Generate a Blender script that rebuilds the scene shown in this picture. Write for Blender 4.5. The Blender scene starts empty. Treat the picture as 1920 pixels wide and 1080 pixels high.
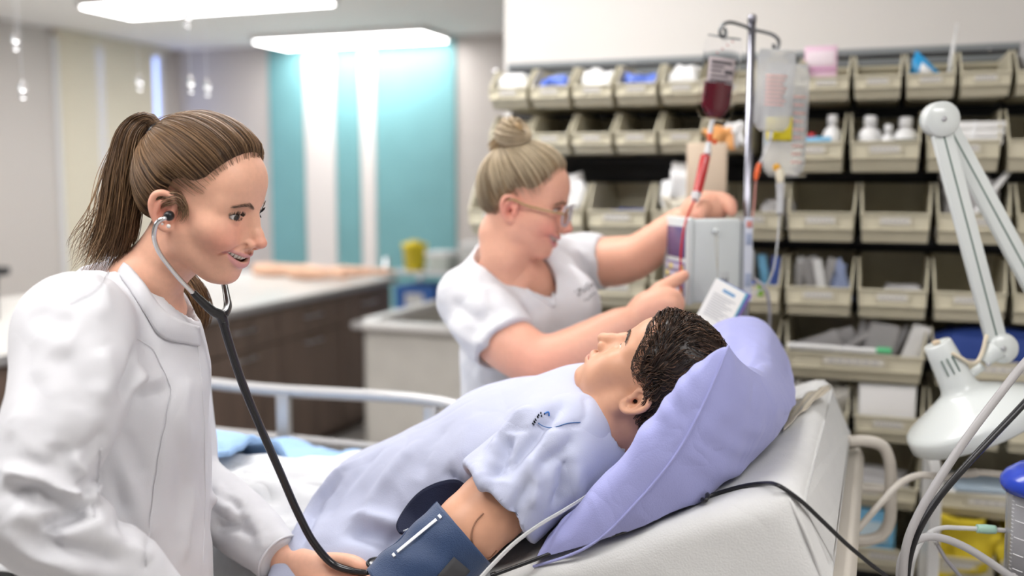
import bpy, bmesh, math, random
import numpy as np
from mathutils import Matrix, Vector, Euler

# ------------------------------------------------------------------ camera
F_PX, PITCH, CAM_H = 1900.0, math.radians(6.0), 1.55
scene = bpy.context.scene
col = scene.collection
cam_data = bpy.data.cameras.new('camera')
cam = bpy.data.objects.new('camera', cam_data)
col.objects.link(cam)
cam.location = (0, 0, CAM_H)
cam.rotation_euler = (math.radians(90) - PITCH, 0, 0)
cam_data.sensor_width = 36
cam_data.lens = F_PX / 1920 * 36
cam_data.clip_start = 0.05
cam_data.dof.use_dof = True
cam_data.dof.focus_distance = 1.58
cam_data.dof.aperture_fstop = 1.65
scene.camera = cam

# ------------------------------------------------------------------ world and exposure
world = bpy.data.worlds.new('world')
scene.world = world
world.use_nodes = True
bg = world.node_tree.nodes['Background']
bg.inputs[0].default_value = (0.97, 0.97, 1.0, 1)
bg.inputs[1].default_value = 0.20
scene.view_settings.view_transform = 'Standard'
scene.view_settings.look = 'None'
scene.view_settings.gamma = 1.0
scene.view_settings.use_curve_mapping = False
scene.view_settings.exposure = 0.10
scene.cycles.use_light_tree = False
scene.cycles.max_bounces = 6
scene.cycles.diffuse_bounces = 3
scene.cycles.glossy_bounces = 3
scene.cycles.transmission_bounces = 6
scene.cycles.transparent_max_bounces = 6
FIXTURE_EMIT = 12.8         # ceiling fixtures' diffusers
CEIL_Z = 2.75

# ------------------------------------------------------------------ frames
YAW = math.radians(20)
UX, UY = math.cos(YAW), -math.sin(YAW)      # u: along the bed and the bin wall
VX, VY = math.sin(YAW), math.cos(YAW)       # v: across the bed, towards the bin wall


def room(u, v, z):
    return np.array([u * UX + v * VX, u * UY + v * VY, z])


def uv_of(p):
    return p[0] * UX + p[1] * UY, p[0] * VX + p[1] * VY


def ray(px, py):
    a, b = (px - 960) / F_PX, (540 - py) / F_PX
    c, s = math.cos(PITCH), math.sin(PITCH)
    return np.array([a, c + b * s, -s + b * c])


CAM = np.array([0, 0, CAM_H])


def P(px, py, y):                # a point seen at that pixel, y metres in front of the camera
    d = ray(px, py)
    return CAM + d * (y / d[1])


def PV(px, py, v):               # ... on the plane v = const of the room
    d = ray(px, py)
    return CAM + d * (v / (d[0] * VX + d[1] * VY))


def PZ(px, py, z):
    d = ray(px, py)
    return CAM + d * ((z - CAM_H) / d[2])


def PU(px, py, u):
    d = ray(px, py)
    return CAM + d * (u / (d[0] * UX + d[1] * UY))


def mpp(y):                      # metres per pixel at that depth
    return y / F_PX


# ------------------------------------------------------------------ materials
MATS = {}


def mat(name, color=(.8, .8, .8), rough=.5, metal=0., spec=.5, bump=0., bscale=200., noise=0., nscale=20.,
        trans=0., ior=1.45, sss=0., sssr=(.01, .004, .002), coat=0., emit=0., attr=None, sheen=0., alpha=1., stretch=None, wrk=None):
    if name in MATS:
        return MATS[name]
    m = bpy.data.materials.new(name)
    m.use_nodes = True
    nt = m.node_tree
    b = nt.nodes['Principled BSDF']
    I = b.inputs
    I['Base Color'].default_value = (*color, 1)
    I['Roughness'].default_value = rough
    I['Metallic'].default_value = metal
    I['Specular IOR Level'].default_value = spec
    I['IOR'].default_value = ior
    I['Transmission Weight'].default_value = trans
    I['Coat Weight'].default_value = coat
    I['Sheen Weight'].default_value = sheen
    I['Alpha'].default_value = alpha
    if sss:
        I['Subsurface Weight'].default_value = sss
        I['Subsurface Radius'].default_value = sssr
        I['Subsurface Scale'].default_value = 1.0
    if emit:
        I['Emission Color'].default_value = (*color, 1)
        I['Emission Strength'].default_value = emit
    src = None
    if attr:
        a = nt.nodes.new('ShaderNodeAttribute')
        a.attribute_name = attr
        src = a.outputs['Color']
    tc = None
    if noise or bump:
        tc = nt.nodes.new('ShaderNodeTexCoord')
        vec = tc.outputs['Object']
        if stretch:
            mp = nt.nodes.new('ShaderNodeMapping')
            mp.inputs['Scale'].default_value = stretch
            nt.links.new(vec, mp.inputs[0])
            vec = mp.outputs[0]
    if noise:
        n = nt.nodes.new('ShaderNodeTexNoise')
        n.inputs['Scale'].default_value = nscale
        n.inputs['Detail'].default_value = 2
        nt.links.new(vec, n.inputs['Vector'])
        mr = nt.nodes.new('ShaderNodeMapRange')
        mr.inputs[1].default_value = .3
        mr.inputs[2].default_value = .7
        mr.inputs[3].default_value = 1 - noise
        mr.inputs[4].default_value = 1 + noise
        nt.links.new(n.outputs[0], mr.inputs[0])
        mx = nt.nodes.new('ShaderNodeMix')
        mx.data_type = 'RGBA'
        mx.blend_type = 'MULTIPLY'
        mx.inputs[0].default_value = 1
        if src:
            nt.links.new(src, mx.inputs[6])
        else:
            mx.inputs[6].default_value = (*color, 1)
        nt.links.new(mr.outputs[0], mx.inputs[7])
        src = mx.outputs[2]
    if src:
        nt.links.new(src, I['Base Color'])
    if bump:
        n = nt.nodes.new('ShaderNodeTexNoise')
        n.inputs['Scale'].default_value = bscale
        n.inputs['Detail'].default_value = 0
        nt.links.new(vec, n.inputs['Vector'])
        bp = nt.nodes.new('ShaderNodeBump')
        bp.inputs['Strength'].default_value = bump
        bp.inputs['Distance'].default_value = .002
        nt.links.new(n.outputs[0], bp.inputs['Height'])
        nt.links.new(bp.outputs[0], I['Normal'])
        if wrk:                      # small soft creases
            n2 = nt.nodes.new('ShaderNodeTexNoise')
            n2.inputs['Scale'].default_value = wrk[0]
            n2.inputs['Detail'].default_value = 1.5
            n2.inputs['Distortion'].default_value = .8
            nt.links.new(vec, n2.inputs['Vector'])
            ab = nt.nodes.new('ShaderNodeMath'); ab.operation = 'SUBTRACT'; ab.inputs[1].default_value = .5
            nt.links.new(n2.outputs[0], ab.inputs[0])
            a2 = nt.nodes.new('ShaderNodeMath'); a2.operation = 'ABSOLUTE'
            nt.links.new(ab.outputs[0], a2.inputs[0])
            b2 = nt.nodes.new('ShaderNodeBump')
            b2.inputs['Strength'].default_value = wrk[1]
            b2.inputs['Distance'].default_value = wrk[2]
            nt.links.new(a2.outputs[0], b2.inputs['Height'])
            nt.links.new(bp.outputs[0], b2.inputs['Normal'])
            nt.links.new(b2.outputs[0], I['Normal'])
    MATS[name] = m
    return m


# ------------------------------------------------------------------ objects
def tag(o, label=None, category=None, group=None, kind=None):
    if label: o['label'] = label
    if category: o['category'] = category
    if group: o['group'] = group
    if kind: o['kind'] = kind
    return o


def mesh(name, V, Fs, smooth=True, color=None):
    me = bpy.data.meshes.new(name)
    V = np.asarray(V, dtype=np.float32)
    if isinstance(Fs, np.ndarray) and Fs.ndim == 2:
        nf, k = Fs.shape
        me.vertices.add(len(V))
        me.vertices.foreach_set('co', V.ravel())
        me.loops.add(nf * k)
        me.loops.foreach_set('vertex_index', Fs.astype(np.int32).ravel())
        me.polygons.add(nf)
        me.polygons.foreach_set('loop_start', np.arange(0, nf * k, k, dtype=np.int32))
        me.polygons.foreach_set('loop_total', np.full(nf, k, dtype=np.int32))
        me.update(calc_edges=True)
    else:
        me.from_pydata([tuple(map(float, v)) for v in V], [], [tuple(map(int, f)) for f in Fs])
    lt_ = np.zeros(len(me.polygons), dtype=np.int32)
    me.polygons.foreach_get('loop_total', lt_)
    me.polygons.foreach_set('use_smooth', (lt_ <= 6) & bool(smooth))
    if color is not None:
        ca = me.color_attributes.new('col', 'FLOAT_COLOR', 'POINT')
        c = np.ones((len(V), 4), dtype=np.float32)
        c[:, :3] = color
        ca.data.foreach_set('color', c.ravel())
    me.update()
    return me


def link(name, me, m=None, parent=None, keep=True):
    o = bpy.data.objects.new(name, me)
    col.objects.link(o)
    if m is not None and me is not None:
        if len(me.materials) == 0:
            me.materials.append(m)
    if parent is not None:
        o.parent = parent
        if keep:
            o.matrix_parent_inverse = parent.matrix_basis.inverted()
    return o


def obj(name, VF, m, parent=None, smooth=True, keep=True, color=None):
    V, Fs = VF
    return link(name, mesh(name, V, Fs, smooth, color), m, parent, keep)


def empty(name, loc, label, category, group=None, rotz=0., kind=None):
    o = bpy.data.objects.new(name, None)
    col.objects.link(o)
    o.empty_display_size = .05
    o.matrix_basis = Matrix.Translation(Vector(loc)) @ Matrix.Rotation(rotz, 4, 'Z')
    return tag(o, label, category, group, kind)


# ------------------------------------------------------------------ geometry
def join(*parts):
    Vs, Fs, n = [], [], 0
    for V, Fa in parts:
        V = np.asarray(V, float)
        Vs.append(V)
        Fs += [tuple(int(i) + n for i in f) for f in Fa]
        n += len(V)
    return np.concatenate(Vs), Fs


def xf(VF, M=None, t=None):
    V = np.asarray(VF[0], float)
    if M is not None:
        V = V @ np.asarray(M, float).T
    if t is not None:
        V = V + np.asarray(t, float)
    return V, VF[1]


_rb = {}


def rbox(sx, sy, sz, bev=.004, seg=2, taper=None):
    """box centred in x and y, standing on z = 0, edges rounded"""
    key = (round(sx, 5), round(sy, 5), round(sz, 5), bev, seg, taper)
    if key in _rb:
        return _rb[key][0].copy(), _rb[key][1]
    bm = bmesh.new()
    bmesh.ops.create_cube(bm, size=1)
    for v in bm.verts:
        v.co = Vector((v.co.x * sx, v.co.y * sy, (v.co.z + .5) * sz))
        if taper and v.co.z < sz * .5:
            v.co.x *= taper
            v.co.y *= taper
    if bev:
        bmesh.ops.bevel(bm, geom=bm.edges[:] + bm.verts[:], offset=bev, segments=seg, profile=.5, affect='EDGES')
    bm.verts.ensure_lookup_table()
    V = np.array([v.co[:] for v in bm.verts])
    Fs = [tuple(v.index for v in f.verts) for f in bm.faces]
    bm.free()
    _rb[key] = (V, Fs)
    return V.copy(), Fs


def boxat(c, s, bev=.003, M=None):
    """rounded box with centre c and size s, optional rotation"""
    V, Fs = rbox(s[0], s[1], s[2], min(bev, min(s) * .45))
    V = V - np.array([0, 0, s[2] / 2])
    return xf((V, Fs), M, c)


ROOM_M = np.array([[UX, VX, 0], [UY, VY, 0], [0, 0, 1.]])     # columns: u, v, z


def rboxuv(u0, u1, v0, v1, z0, z1, bev=.003):
    c = room((u0 + u1) / 2, (v0 + v1) / 2, (z0 + z1) / 2)
    return boxat(c, (abs(u1 - u0), abs(v1 - v0), abs(z1 - z0)), bev, ROOM_M)


def catmull(pts, n):
    p = np.asarray(pts, float)
    if len(p) == 2:
        t = np.linspace(0, 1, n)[:, None]
        return p[0] * (1 - t) + p[1] * t
    seg = np.linalg.norm(np.diff(p[:, :3], axis=0), axis=1) + 1e-9
    s = np.concatenate([[0], np.cumsum(np.sqrt(seg))])
    q = np.linspace(0, s[-1], n)
    m = np.zeros_like(p)
    m[1:-1] = ((p[2:] - p[1:-1]) / (s[2:] - s[1:-1])[:, None] * (s[1:-1] - s[:-2])[:, None]
               + (p[1:-1] - p[:-2]) / (s[1:-1] - s[:-2])[:, None] * (s[2:] - s[1:-1])[:, None]) / (s[2:] - s[:-2])[:, None]
    m[0] = (p[1] - p[0]) / (s[1] - s[0]) * 1.5 - m[1] * .5
    m[-1] = (p[-1] - p[-2]) / (s[-1] - s[-2]) * 1.5 - m[-2] * .5
    i = np.clip(np.searchsorted(s, q, side='right') - 1, 0, len(p) - 2)
    h = (s[i + 1] - s[i])[:, None]
    t = ((q - s[i]) / (s[i + 1] - s[i]))[:, None]
    return ((2 * t**3 - 3 * t**2 + 1) * p[i] + (t**3 - 2 * t**2 + t) * h * m[i]
            + (-2 * t**3 + 3 * t**2) * p[i + 1] + (t**3 - t**2) * h * m[i + 1])


def frames(c):
    t = np.gradient(c, axis=0)
    t /= np.linalg.norm(t, axis=1, keepdims=True) + 1e-12
    n = np.zeros_like(c)
    a = np.array([0, 0, 1.]) if abs(t[0][2]) < .9 else np.array([1., 0, 0])
    v = a - t[0] * (a @ t[0])
    n[0] = v / np.linalg.norm(v)
    for i in range(1, len(c)):
        v = n[i - 1] - t[i] * (n[i - 1] @ t[i])
        n[i] = v / (np.linalg.norm(v) + 1e-12)
    return t, n, np.cross(t, n)


def tube(pts, r, n=48, k=10, caps=True, smooth=True, flat=1.0):
    c = catmull(pts, n) if smooth else np.asarray(pts, float)
    n = len(c)
    t, a, b = frames(c)
    r = np.asarray(r, float)
    rr = np.full(n, float(r)) if r.ndim == 0 else np.interp(np.linspace(0, 1, n), np.linspace(0, 1, len(r)), r)
    th = np.linspace(0, 2 * math.pi, k, endpoint=False)
    V = (c[:, None] + rr[:, None, None] * (np.cos(th)[None, :, None] * a[:, None] + flat * np.sin(th)[None, :, None] * b[:, None])).reshape(-1, 3)
    Fs = []
    for i in range(n - 1):
        for j in range(k):
            j2 = (j + 1) % k
            Fs.append((i * k + j, i * k + j2, (i + 1) * k + j2, (i + 1) * k + j))
    if caps:
        Fs.append(tuple(reversed(range(k))))
        Fs.append(tuple(range((n - 1) * k, n * k)))
    return V, Fs


def strands(paths, radii, k=3, colors=None):
    """many thin tubes in one mesh: paths (m, n, 3), radii (m,) or (m, n)"""
    paths = np.asarray(paths, float)
    m, n, _ = paths.shape
    t = np.gradient(paths, axis=1)
    t /= np.linalg.norm(t, axis=2, keepdims=True) + 1e-9
    ref = np.zeros_like(t)
    ref[..., 0], ref[..., 1], ref[..., 2] = .31, .83, .46
    a = np.cross(t, ref)
    a /= np.linalg.norm(a, axis=2, keepdims=True) + 1e-9
    b = np.cross(t, a)
    radii = np.asarray(radii, float)
    if radii.ndim == 1:
        prof = np.interp(np.linspace(0, 1, n), [0, .16, .75, 1], [.3, 1, .9, .15])
        radii = radii[:, None] * prof[None]
    th = np.linspace(0, 2 * math.pi, k, endpoint=False)
    V = paths[:, :, None] + radii[:, :, None, None] * (np.cos(th)[None, None, :, None] * a[:, :, None] + np.sin(th)[None, None, :, None] * b[:, :, None])
    V = V.reshape(-1, 3)
    i, s, j = np.meshgrid(np.arange(m), np.arange(n - 1), np.arange(k), indexing='ij')
    base = i * n * k
    j2 = (j + 1) % k
    Q = np.stack([base + s * k + j, base + s * k + j2, base + (s + 1) * k + j2, base + (s + 1) * k + j], -1).reshape(-1, 4)
    C = None
    if colors is not None:
        C = np.repeat(np.asarray(colors), n * k, axis=0)
    return V, Q, C


def lathe(profile, k=32, axis=None, origin=(0, 0, 0), caps=True):
    """profile [(r, h)] turned about an axis (default z)"""
    pr = np.asarray(profile, float)
    z = np.array([0, 0, 1.]) if axis is None else np.asarray(axis, float) / np.linalg.norm(axis)
    a = np.cross(z, [1., 0, 0]) if abs(z[0]) < .8 else np.cross(z, [0, 1., 0])
    a /= np.linalg.norm(a)
    b = np.cross(z, a)
    th = np.linspace(0, 2 * math.pi, k, endpoint=False)
    ring = np.cos(th)[:, None] * a + np.sin(th)[:, None] * b
    V = (pr[:, 0, None, None] * ring[None] + pr[:, 1, None, None] * z).reshape(-1, 3) + np.asarray(origin, float)
    Fs = []
    n = len(pr)
    for i in range(n - 1):
        for j in range(k):
            j2 = (j + 1) % k
            Fs.append((i * k + j, i * k + j2, (i + 1) * k + j2, (i + 1) * k + j))
    if caps:
        Fs.append(tuple(reversed(range(k))))
        Fs.append(tuple(range((n - 1) * k, n * k)))
    return V, Fs


def grid_faces(nu, nv, wrap=False, off=0):
    Fs = []
    for i in range(nu - 1):
        for j in range(nv if wrap else nv - 1):
            j2 = (j + 1) % nv
            Fs.append((off + i * nv + j, off + i * nv + j2, off + (i + 1) * nv + j2, off + (i + 1) * nv + j))
    return Fs


def slab(P3, th, nrm=None):
    """closed sheet from a grid of points (nu, nv, 3) thickened by th along its normals"""
    G = np.asarray(P3, float)
    nu, nv, _ = G.shape
    du, dv = np.gradient(G, axis=0), np.gradient(G, axis=1)
    N = np.cross(du, dv)
    N /= np.linalg.norm(N, axis=2, keepdims=True) + 1e-12
    A, B = (G + N * th / 2).reshape(-1, 3), (G - N * th / 2).reshape(-1, 3)
    n = nu * nv
    Fs = grid_faces(nu, nv) + [tuple(reversed(f)) for f in grid_faces(nu, nv, off=n)]
    ring = [j for j in range(nv)] + [i * nv + nv - 1 for i in range(1, nu)] + [(nu - 1) * nv + j for j in range(nv - 2, -1, -1)] + [i * nv for i in range(nu - 2, 0, -1)]
    for a, b in zip(ring, ring[1:] + ring[:1]):
        Fs.append((b, a, a + n, b + n))
    return np.concatenate([A, B]), Fs


def prism(poly, h, M=None, t=None):
    """flat polygon [(x, y)] with thickness h along z"""
    n = len(poly)
    V = [(x, y, 0) for x, y in poly] + [(x, y, h) for x, y in poly]
    Fs = [tuple(reversed(range(n))), tuple(range(n, 2 * n))]
    for i in range(n):
        j = (i + 1) % n
        Fs.append((i, j, n + j, n + i))
    return xf((np.array(V, float), Fs), M, t)


def basis(x, y=None, z=None):
    """rotation whose columns are unit x and two perpendiculars (y kept near the given one)"""
    x = np.asarray(x, float); x = x / np.linalg.norm(x)
    y = np.asarray(y, float)
    y = y - x * (x @ y); y /= np.linalg.norm(y)
    return np.stack([x, y, np.cross(x, y)], 1)


def text_obj(name, body, size, m, M, loc, parent=None, align='CENTER', ext=.0004, keep=True):
    cu = bpy.data.curves.new(name, 'FONT')
    cu.body = body
    cu.size = size
    cu.align_x = align
    cu.align_y = 'CENTER'
    cu.extrude = ext
    cu.resolution_u = 2
    tmp = bpy.data.objects.new(name, cu)
    col.objects.link(tmp)
    dg = bpy.context.evaluated_depsgraph_get()
    me = bpy.data.meshes.new_from_object(tmp.evaluated_get(dg))
    col.objects.unlink(tmp)
    bpy.data.objects.remove(tmp)
    bpy.data.curves.remove(cu)
    M4 = Matrix([[*M[0], loc[0]], [*M[1], loc[1]], [*M[2], loc[2]], [0, 0, 0, 1]])
    me.transform(M4)
    me.materials.clear()
    return link(name, me, m, parent, keep)


# ------------------------------------------------------------------ implicit modelling
def hsh(a):
    a = (a ^ 61) ^ (a >> 16)
    a = (a + (a << 3)) & 0xffffffff
    a = a ^ (a >> 4)
    a = (a * 0x27d4eb2d) & 0xffffffff
    return a ^ (a >> 15)


def vnoise(p, seed=0):
    """smooth value noise in -1..1 for points (n, 3)"""
    p = np.asarray(p, float)
    i = np.floor(p).astype(np.int64)
    f = p - i
    f = f * f * (3 - 2 * f)
    out = 0
    for dx in (0, 1):
        for dy in (0, 1):
            for dz in (0, 1):
                h = hsh(((i[:, 0] + dx) * 73856093 ^ (i[:, 1] + dy) * 19349663 ^ (i[:, 2] + dz) * 83492791 ^ seed * 2654435) & 0xffffffff)
                w = (f[:, 0] if dx else 1 - f[:, 0]) * (f[:, 1] if dy else 1 - f[:, 1]) * (f[:, 2] if dz else 1 - f[:, 2])
                out = out + w * ((h & 0xffff) / 32767.5 - 1)
    return out


class SDF:
    def __init__(s, lo, hi, h):
        s.lo, s.h = np.asarray(lo, float), h
        s.n = np.ceil((np.asarray(hi, float) - s.lo) / h).astype(int) + 1
        s.ax = [s.lo[i] + h * np.arange(s.n[i]) for i in range(3)]
        s.F = np.full(s.n, .5, dtype=np.float32)

    def _sl(s, lo, hi):
        a = np.clip(np.floor((np.asarray(lo) - s.lo) / s.h).astype(int), 0, s.n)
        b = np.clip(np.ceil((np.asarray(hi) - s.lo) / s.h).astype(int) + 1, 0, s.n)
        sl = tuple(slice(a[i], b[i]) for i in range(3))
        if any(b[i] <= a[i] for i in range(3)):
            return None, None
        X = np.meshgrid(*[s.ax[i][sl[i]].astype(np.float32) for i in range(3)], indexing='ij', sparse=True)
        return sl, X

    def _op(s, sl, d, k, op):
        F = s.F[sl]
        if op == 'u':
            if k <= 0:
                s.F[sl] = np.minimum(F, d)
            else:
                h = np.maximum(k - np.abs(F - d), 0) / k
                s.F[sl] = np.minimum(F, d) - h * h * k * .25
        elif op == 's':
            d = -d
            if k <= 0:
                s.F[sl] = np.maximum(F, d)
            else:
                h = np.maximum(k - np.abs(F - d), 0) / k
                s.F[sl] = np.maximum(F, d) + h * h * k * .25

    def ell(s, c, r, k=.0, M=None, op='u', pad=.03):
        c, r = np.asarray(c, float), np.asarray(r, float)
        R = r.max() + k + pad if M is not None else r + k + pad
        sl, X = s._sl(c - R, c + R)
        if sl is None: return s
        q = [X[i] - c[i] for i in range(3)]
        if M is not None:
            q = [sum(M[j][i] * q[j] for j in range(3)) for i in range(3)]     # columns of M: local axes
        k0 = np.sqrt(sum((q[i] / r[i])**2 for i in range(3))) + 1e-9
        k1 = np.sqrt(sum((q[i] / r[i]**2)**2 for i in range(3))) + 1e-9
        s._op(sl, k0 * (k0 - 1) / k1, k, op)
        return s

    def cone(s, a, b, ra, rb, k=.0, op='u', pad=.03, flat=None):
        """tapered capsule; flat = (axis, factor) squeezes the section along an axis"""
        a, b = np.asarray(a, float), np.asarray(b, float)
        R = max(ra, rb) + k + pad
        sl, X = s._sl(np.minimum(a, b) - R, np.maximum(a, b) + R)
        if sl is None: return s
        ab = b - a
        L2 = ab @ ab
        q = [X[i] - a[i] for i in range(3)]
        t = np.clip(sum(q[i] * ab[i] for i in range(3)) / L2, 0, 1)
        e = [q[i] - ab[i] * t for i in range(3)]
        if flat is not None:
            ax, fac = np.asarray(flat[0], float), flat[1]
            ax = ax / np.linalg.norm(ax)
            dt = sum(e[i] * ax[i] for i in range(3))
            e = [e[i] + ax[i] * dt * (1 / fac - 1) for i in range(3)]
        d = np.sqrt(sum(v * v for v in e)) - (ra + (rb - ra) * t)
        if flat is not None:
            d = d * min(1, flat[1])
        s._op(sl, d, k, op)
        return s

    def chain(s, pts, rad, k=.0, op='u', n=None, flat=None):
        pts = np.asarray(pts, float)
        rad = np.asarray(rad, float) if np.ndim(rad) else np.full(len(pts), rad)
        if n:
            pr = catmull(np.concatenate([pts, rad[:, None]], 1), n)
            pts, rad = pr[:, :3], pr[:, 3]
        for i in range(len(pts) - 1):
            s.cone(pts[i], pts[i + 1], rad[i], rad[i + 1], k if i == 0 or k == 0 else max(k, .004), op, flat=flat)
        return s

    def plane(s, p, n, k=0., lo=None, hi=None):
        """cut away the side the normal points to"""
        sl, X = s._sl(s.lo if lo is None else lo, s.lo + s.n * s.h if hi is None else hi)
        n = np.asarray(n, float) / np.linalg.norm(n)
        d = sum((X[i] - p[i]) * n[i] for i in range(3))
        s._op(sl, -d, k, 's')
        return s

    def mesh(s):
        F = s.F
        ins = F < 0
        n = s.n
        c = ins[:-1, :-1, :-1].astype(np.int8)
        cnt = sum(ins[i:n[0] - 1 + i, j:n[1] - 1 + j, k:n[2] - 1 + k].astype(np.int8) for i in (0, 1) for j in (0, 1) for k in (0, 1))
        act = np.argwhere((cnt > 0) & (cnt < 8))
        idx = np.full(tuple(n - 1), -1, dtype=np.int64)
        idx[act[:, 0], act[:, 1], act[:, 2]] = np.arange(len(act))
        corners = [(i, j, k) for i in (0, 1) for j in (0, 1) for k in (0, 1)]
        val = {q: F[act[:, 0] + q[0], act[:, 1] + q[1], act[:, 2] + q[2]].astype(float) for q in corners}
        acc, num = np.zeros((len(act), 3)), np.zeros(len(act))
        for q in corners:
            for ax in range(3):
                if q[ax] == 0:
                    r = list(q); r[ax] = 1; r = tuple(r)
                    a, b = val[q], val[r]
                    m = (a < 0) != (b < 0)
                    t = np.where(m, a / np.where(np.abs(a - b) < 1e-12, 1, a - b), 0)
                    pt = np.tile(np.array(q, float), (len(act), 1))
                    pt[:, ax] = t
                    acc[m] += pt[m]
                    num[m] += 1
        V = s.lo + s.h * (act + acc / num[:, None])
        quads = []
        for ax in range(3):
            o = [a for a in range(3) if a != ax]
            sa, sb = [slice(None)] * 3, [slice(None)] * 3
            sa[ax], sb[ax] = slice(0, -1), slice(1, None)
            A, B = ins[tuple(sa)], ins[tuple(sb)]
            e = np.argwhere(A != B)
            e = e[(e[:, o[0]] > 0) & (e[:, o[1]] > 0) & (e[:, o[0]] < n[o[0]] - 1) & (e[:, o[1]] < n[o[1]] - 1)]
            flip = A[e[:, 0], e[:, 1], e[:, 2]]
            cs = []
            for d0, d1 in ((1, 1), (0, 1), (0, 0), (1, 0)):
                g = e.copy()
                g[:, o[0]] -= d0
                g[:, o[1]] -= d1
                cs.append(idx[g[:, 0], g[:, 1], g[:, 2]])
            Q = np.stack(cs, 1)
            if ax == 1:
                flip = ~flip
            Q = np.where(flip[:, None], Q, Q[:, ::-1])
            quads.append(Q)
        Q = np.concatenate(quads)
        Q = Q[(Q >= 0).all(1)]
        return V, Q


def vnormals(V, Q):
    a, b, c, d = (V[Q[:, i]] for i in range(4))
    fn = np.cross(c - a, d - b)
    N = np.zeros_like(V)
    for i in range(4):
        np.add.at(N, Q[:, i], fn)
    return N / (np.linalg.norm(N, axis=1, keepdims=True) + 1e-12)


def largest(V, Q):
    """only the biggest connected piece of a mesh"""
    lab = np.arange(len(V))
    while True:
        m = lab[Q].min(1)
        new = lab.copy()
        for i in range(4):
            np.minimum.at(new, Q[:, i], m)
        new = new[new]
        if (new == lab).all():
            break
        lab = new
    ids, cnt_ = np.unique(lab, return_counts=True)
    keep = lab == ids[np.argmax(cnt_)]
    idx = np.cumsum(keep) - 1
    return V[keep], idx[Q[keep[Q].all(1)]]


def relax(V, Q, it=2, lam=.5):
    for _ in range(it):
        S, n = np.zeros_like(V), np.zeros(len(V))
        for i, j in ((0, 1), (1, 2), (2, 3), (3, 0)):
            np.add.at(S, Q[:, i], V[Q[:, j]])
            np.add.at(S, Q[:, j], V[Q[:, i]])
            np.add.at(n, Q[:, i], 1)
            np.add.at(n, Q[:, j], 1)
        V = V + lam * (S / np.maximum(n, 1)[:, None] - V)
    return V


def seg_dist(V, pts):
    """distance of points to a polyline, and the parameter along it"""
    best = np.full(len(V), 1e9)
    par = np.zeros(len(V))
    L = np.concatenate([[0], np.cumsum(np.linalg.norm(np.diff(pts, axis=0), axis=1))])
    for i in range(len(pts) - 1):
        ab = pts[i + 1] - pts[i]
        t = np.clip(((V - pts[i]) @ ab) / (ab @ ab + 1e-12), 0, 1)
        d = np.linalg.norm(V - pts[i] - t[:, None] * ab, axis=1)
        m = d < best
        best[m] = d[m]
        par[m] = (L[i] + t[m] * (L[i + 1] - L[i])) / L[-1]
    return best, par


def facing(V, N):
    return ((CAM - V) * N).sum(1) > 0


def project(V):
    d = V - CAM
    c, s = math.cos(PITCH), math.sin(PITCH)
    z = d[:, 1] * c - d[:, 2] * s
    return np.stack([960 + F_PX * d[:, 0] / z, 540 - F_PX * (d[:, 1] * s + d[:, 2] * c) / z], 1), z


def onto(V, N, pts, n=24):
    """polyline of photo points laid onto the near surface of a mesh (nearest camera-facing vertex under each point)"""
    pts = catmull(np.asarray(pts, float), n)
    uv, z = project(V)
    f = facing(V, N)
    idx = np.where(f)[0]
    out = []
    lo, hi = pts[:, :2].min(0) - 60, pts[:, :2].max(0) + 60
    idx = idx[((uv[idx] > lo) & (uv[idx] < hi)).all(1)]
    U, Z = uv[idx].astype(np.float32), z[idx]
    for q in pts:
        d2 = ((U - q[:2])**2).sum(1)
        c = np.where(d2 < max(25, d2.min() * 1.5 + 1))[0]
        out.append(V[idx[c[np.argmin(Z[c])]]])
    return np.array(out)


def fold(V, N, pts, amp, width, n=24, taper=True):
    """a cloth fold: a ridge (amp > 0) or valley along a line on the surface"""
    line = onto(V, N, pts, n)
    line[1:-1] = (line[:-2] + 2 * line[1:-1] + line[2:]) / 4
    lo, hi = line.min(0) - 3 * width, line.max(0) + 3 * width
    m = np.where(((V > lo) & (V < hi)).all(1))[0]
    d, t = seg_dist(V[m], line)
    w = np.exp(-(d / width)**2)
    if taper:
        w *= np.clip(np.sin(math.pi * np.clip(t, 0.02, .98)) * 1.6, 0, 1)
    V = V.copy()
    V[m] += N[m] * (amp * w)[:, None]
    return V


def crinkle(V, N, a, b, reach, amp, lam, seed, t0=.5, tw=.3, skew=.5, ridged=True):
    """cloth creases running round a limb (axis a-b), strongest at fraction t0 of its length"""
    ab = b - a
    L = np.linalg.norm(ab)
    d = ab / L
    q = V - a
    t = q @ d
    p = q - t[:, None] * d
    r = np.linalg.norm(p, axis=1)
    m = np.where((t > -.15 * L) & (t < 1.15 * L) & (r < reach))[0]
    e1 = np.cross(d, [0, 1., 0]); e1 /= np.linalg.norm(e1)
    e2 = np.cross(d, e1)
    c = np.stack([(t[m] + skew * (p[m] @ e1)) / lam, (p[m] @ e1) / (lam * 3.2), (p[m] @ e2) / (lam * 3.2)], 1)
    n = vnoise(c, seed)
    f = (1 - 2.2 * np.abs(n)) if ridged else n
    f = f + .5 * vnoise(c * 2.1, seed + 1)
    w = np.exp(-((t[m] / L - t0) / tw)**2) * np.clip((reach - r[m]) / (.25 * reach), 0, 1)
    V = V.copy()
    V[m] += N[m] * (amp * f * w)[:, None]
    return V

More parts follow.
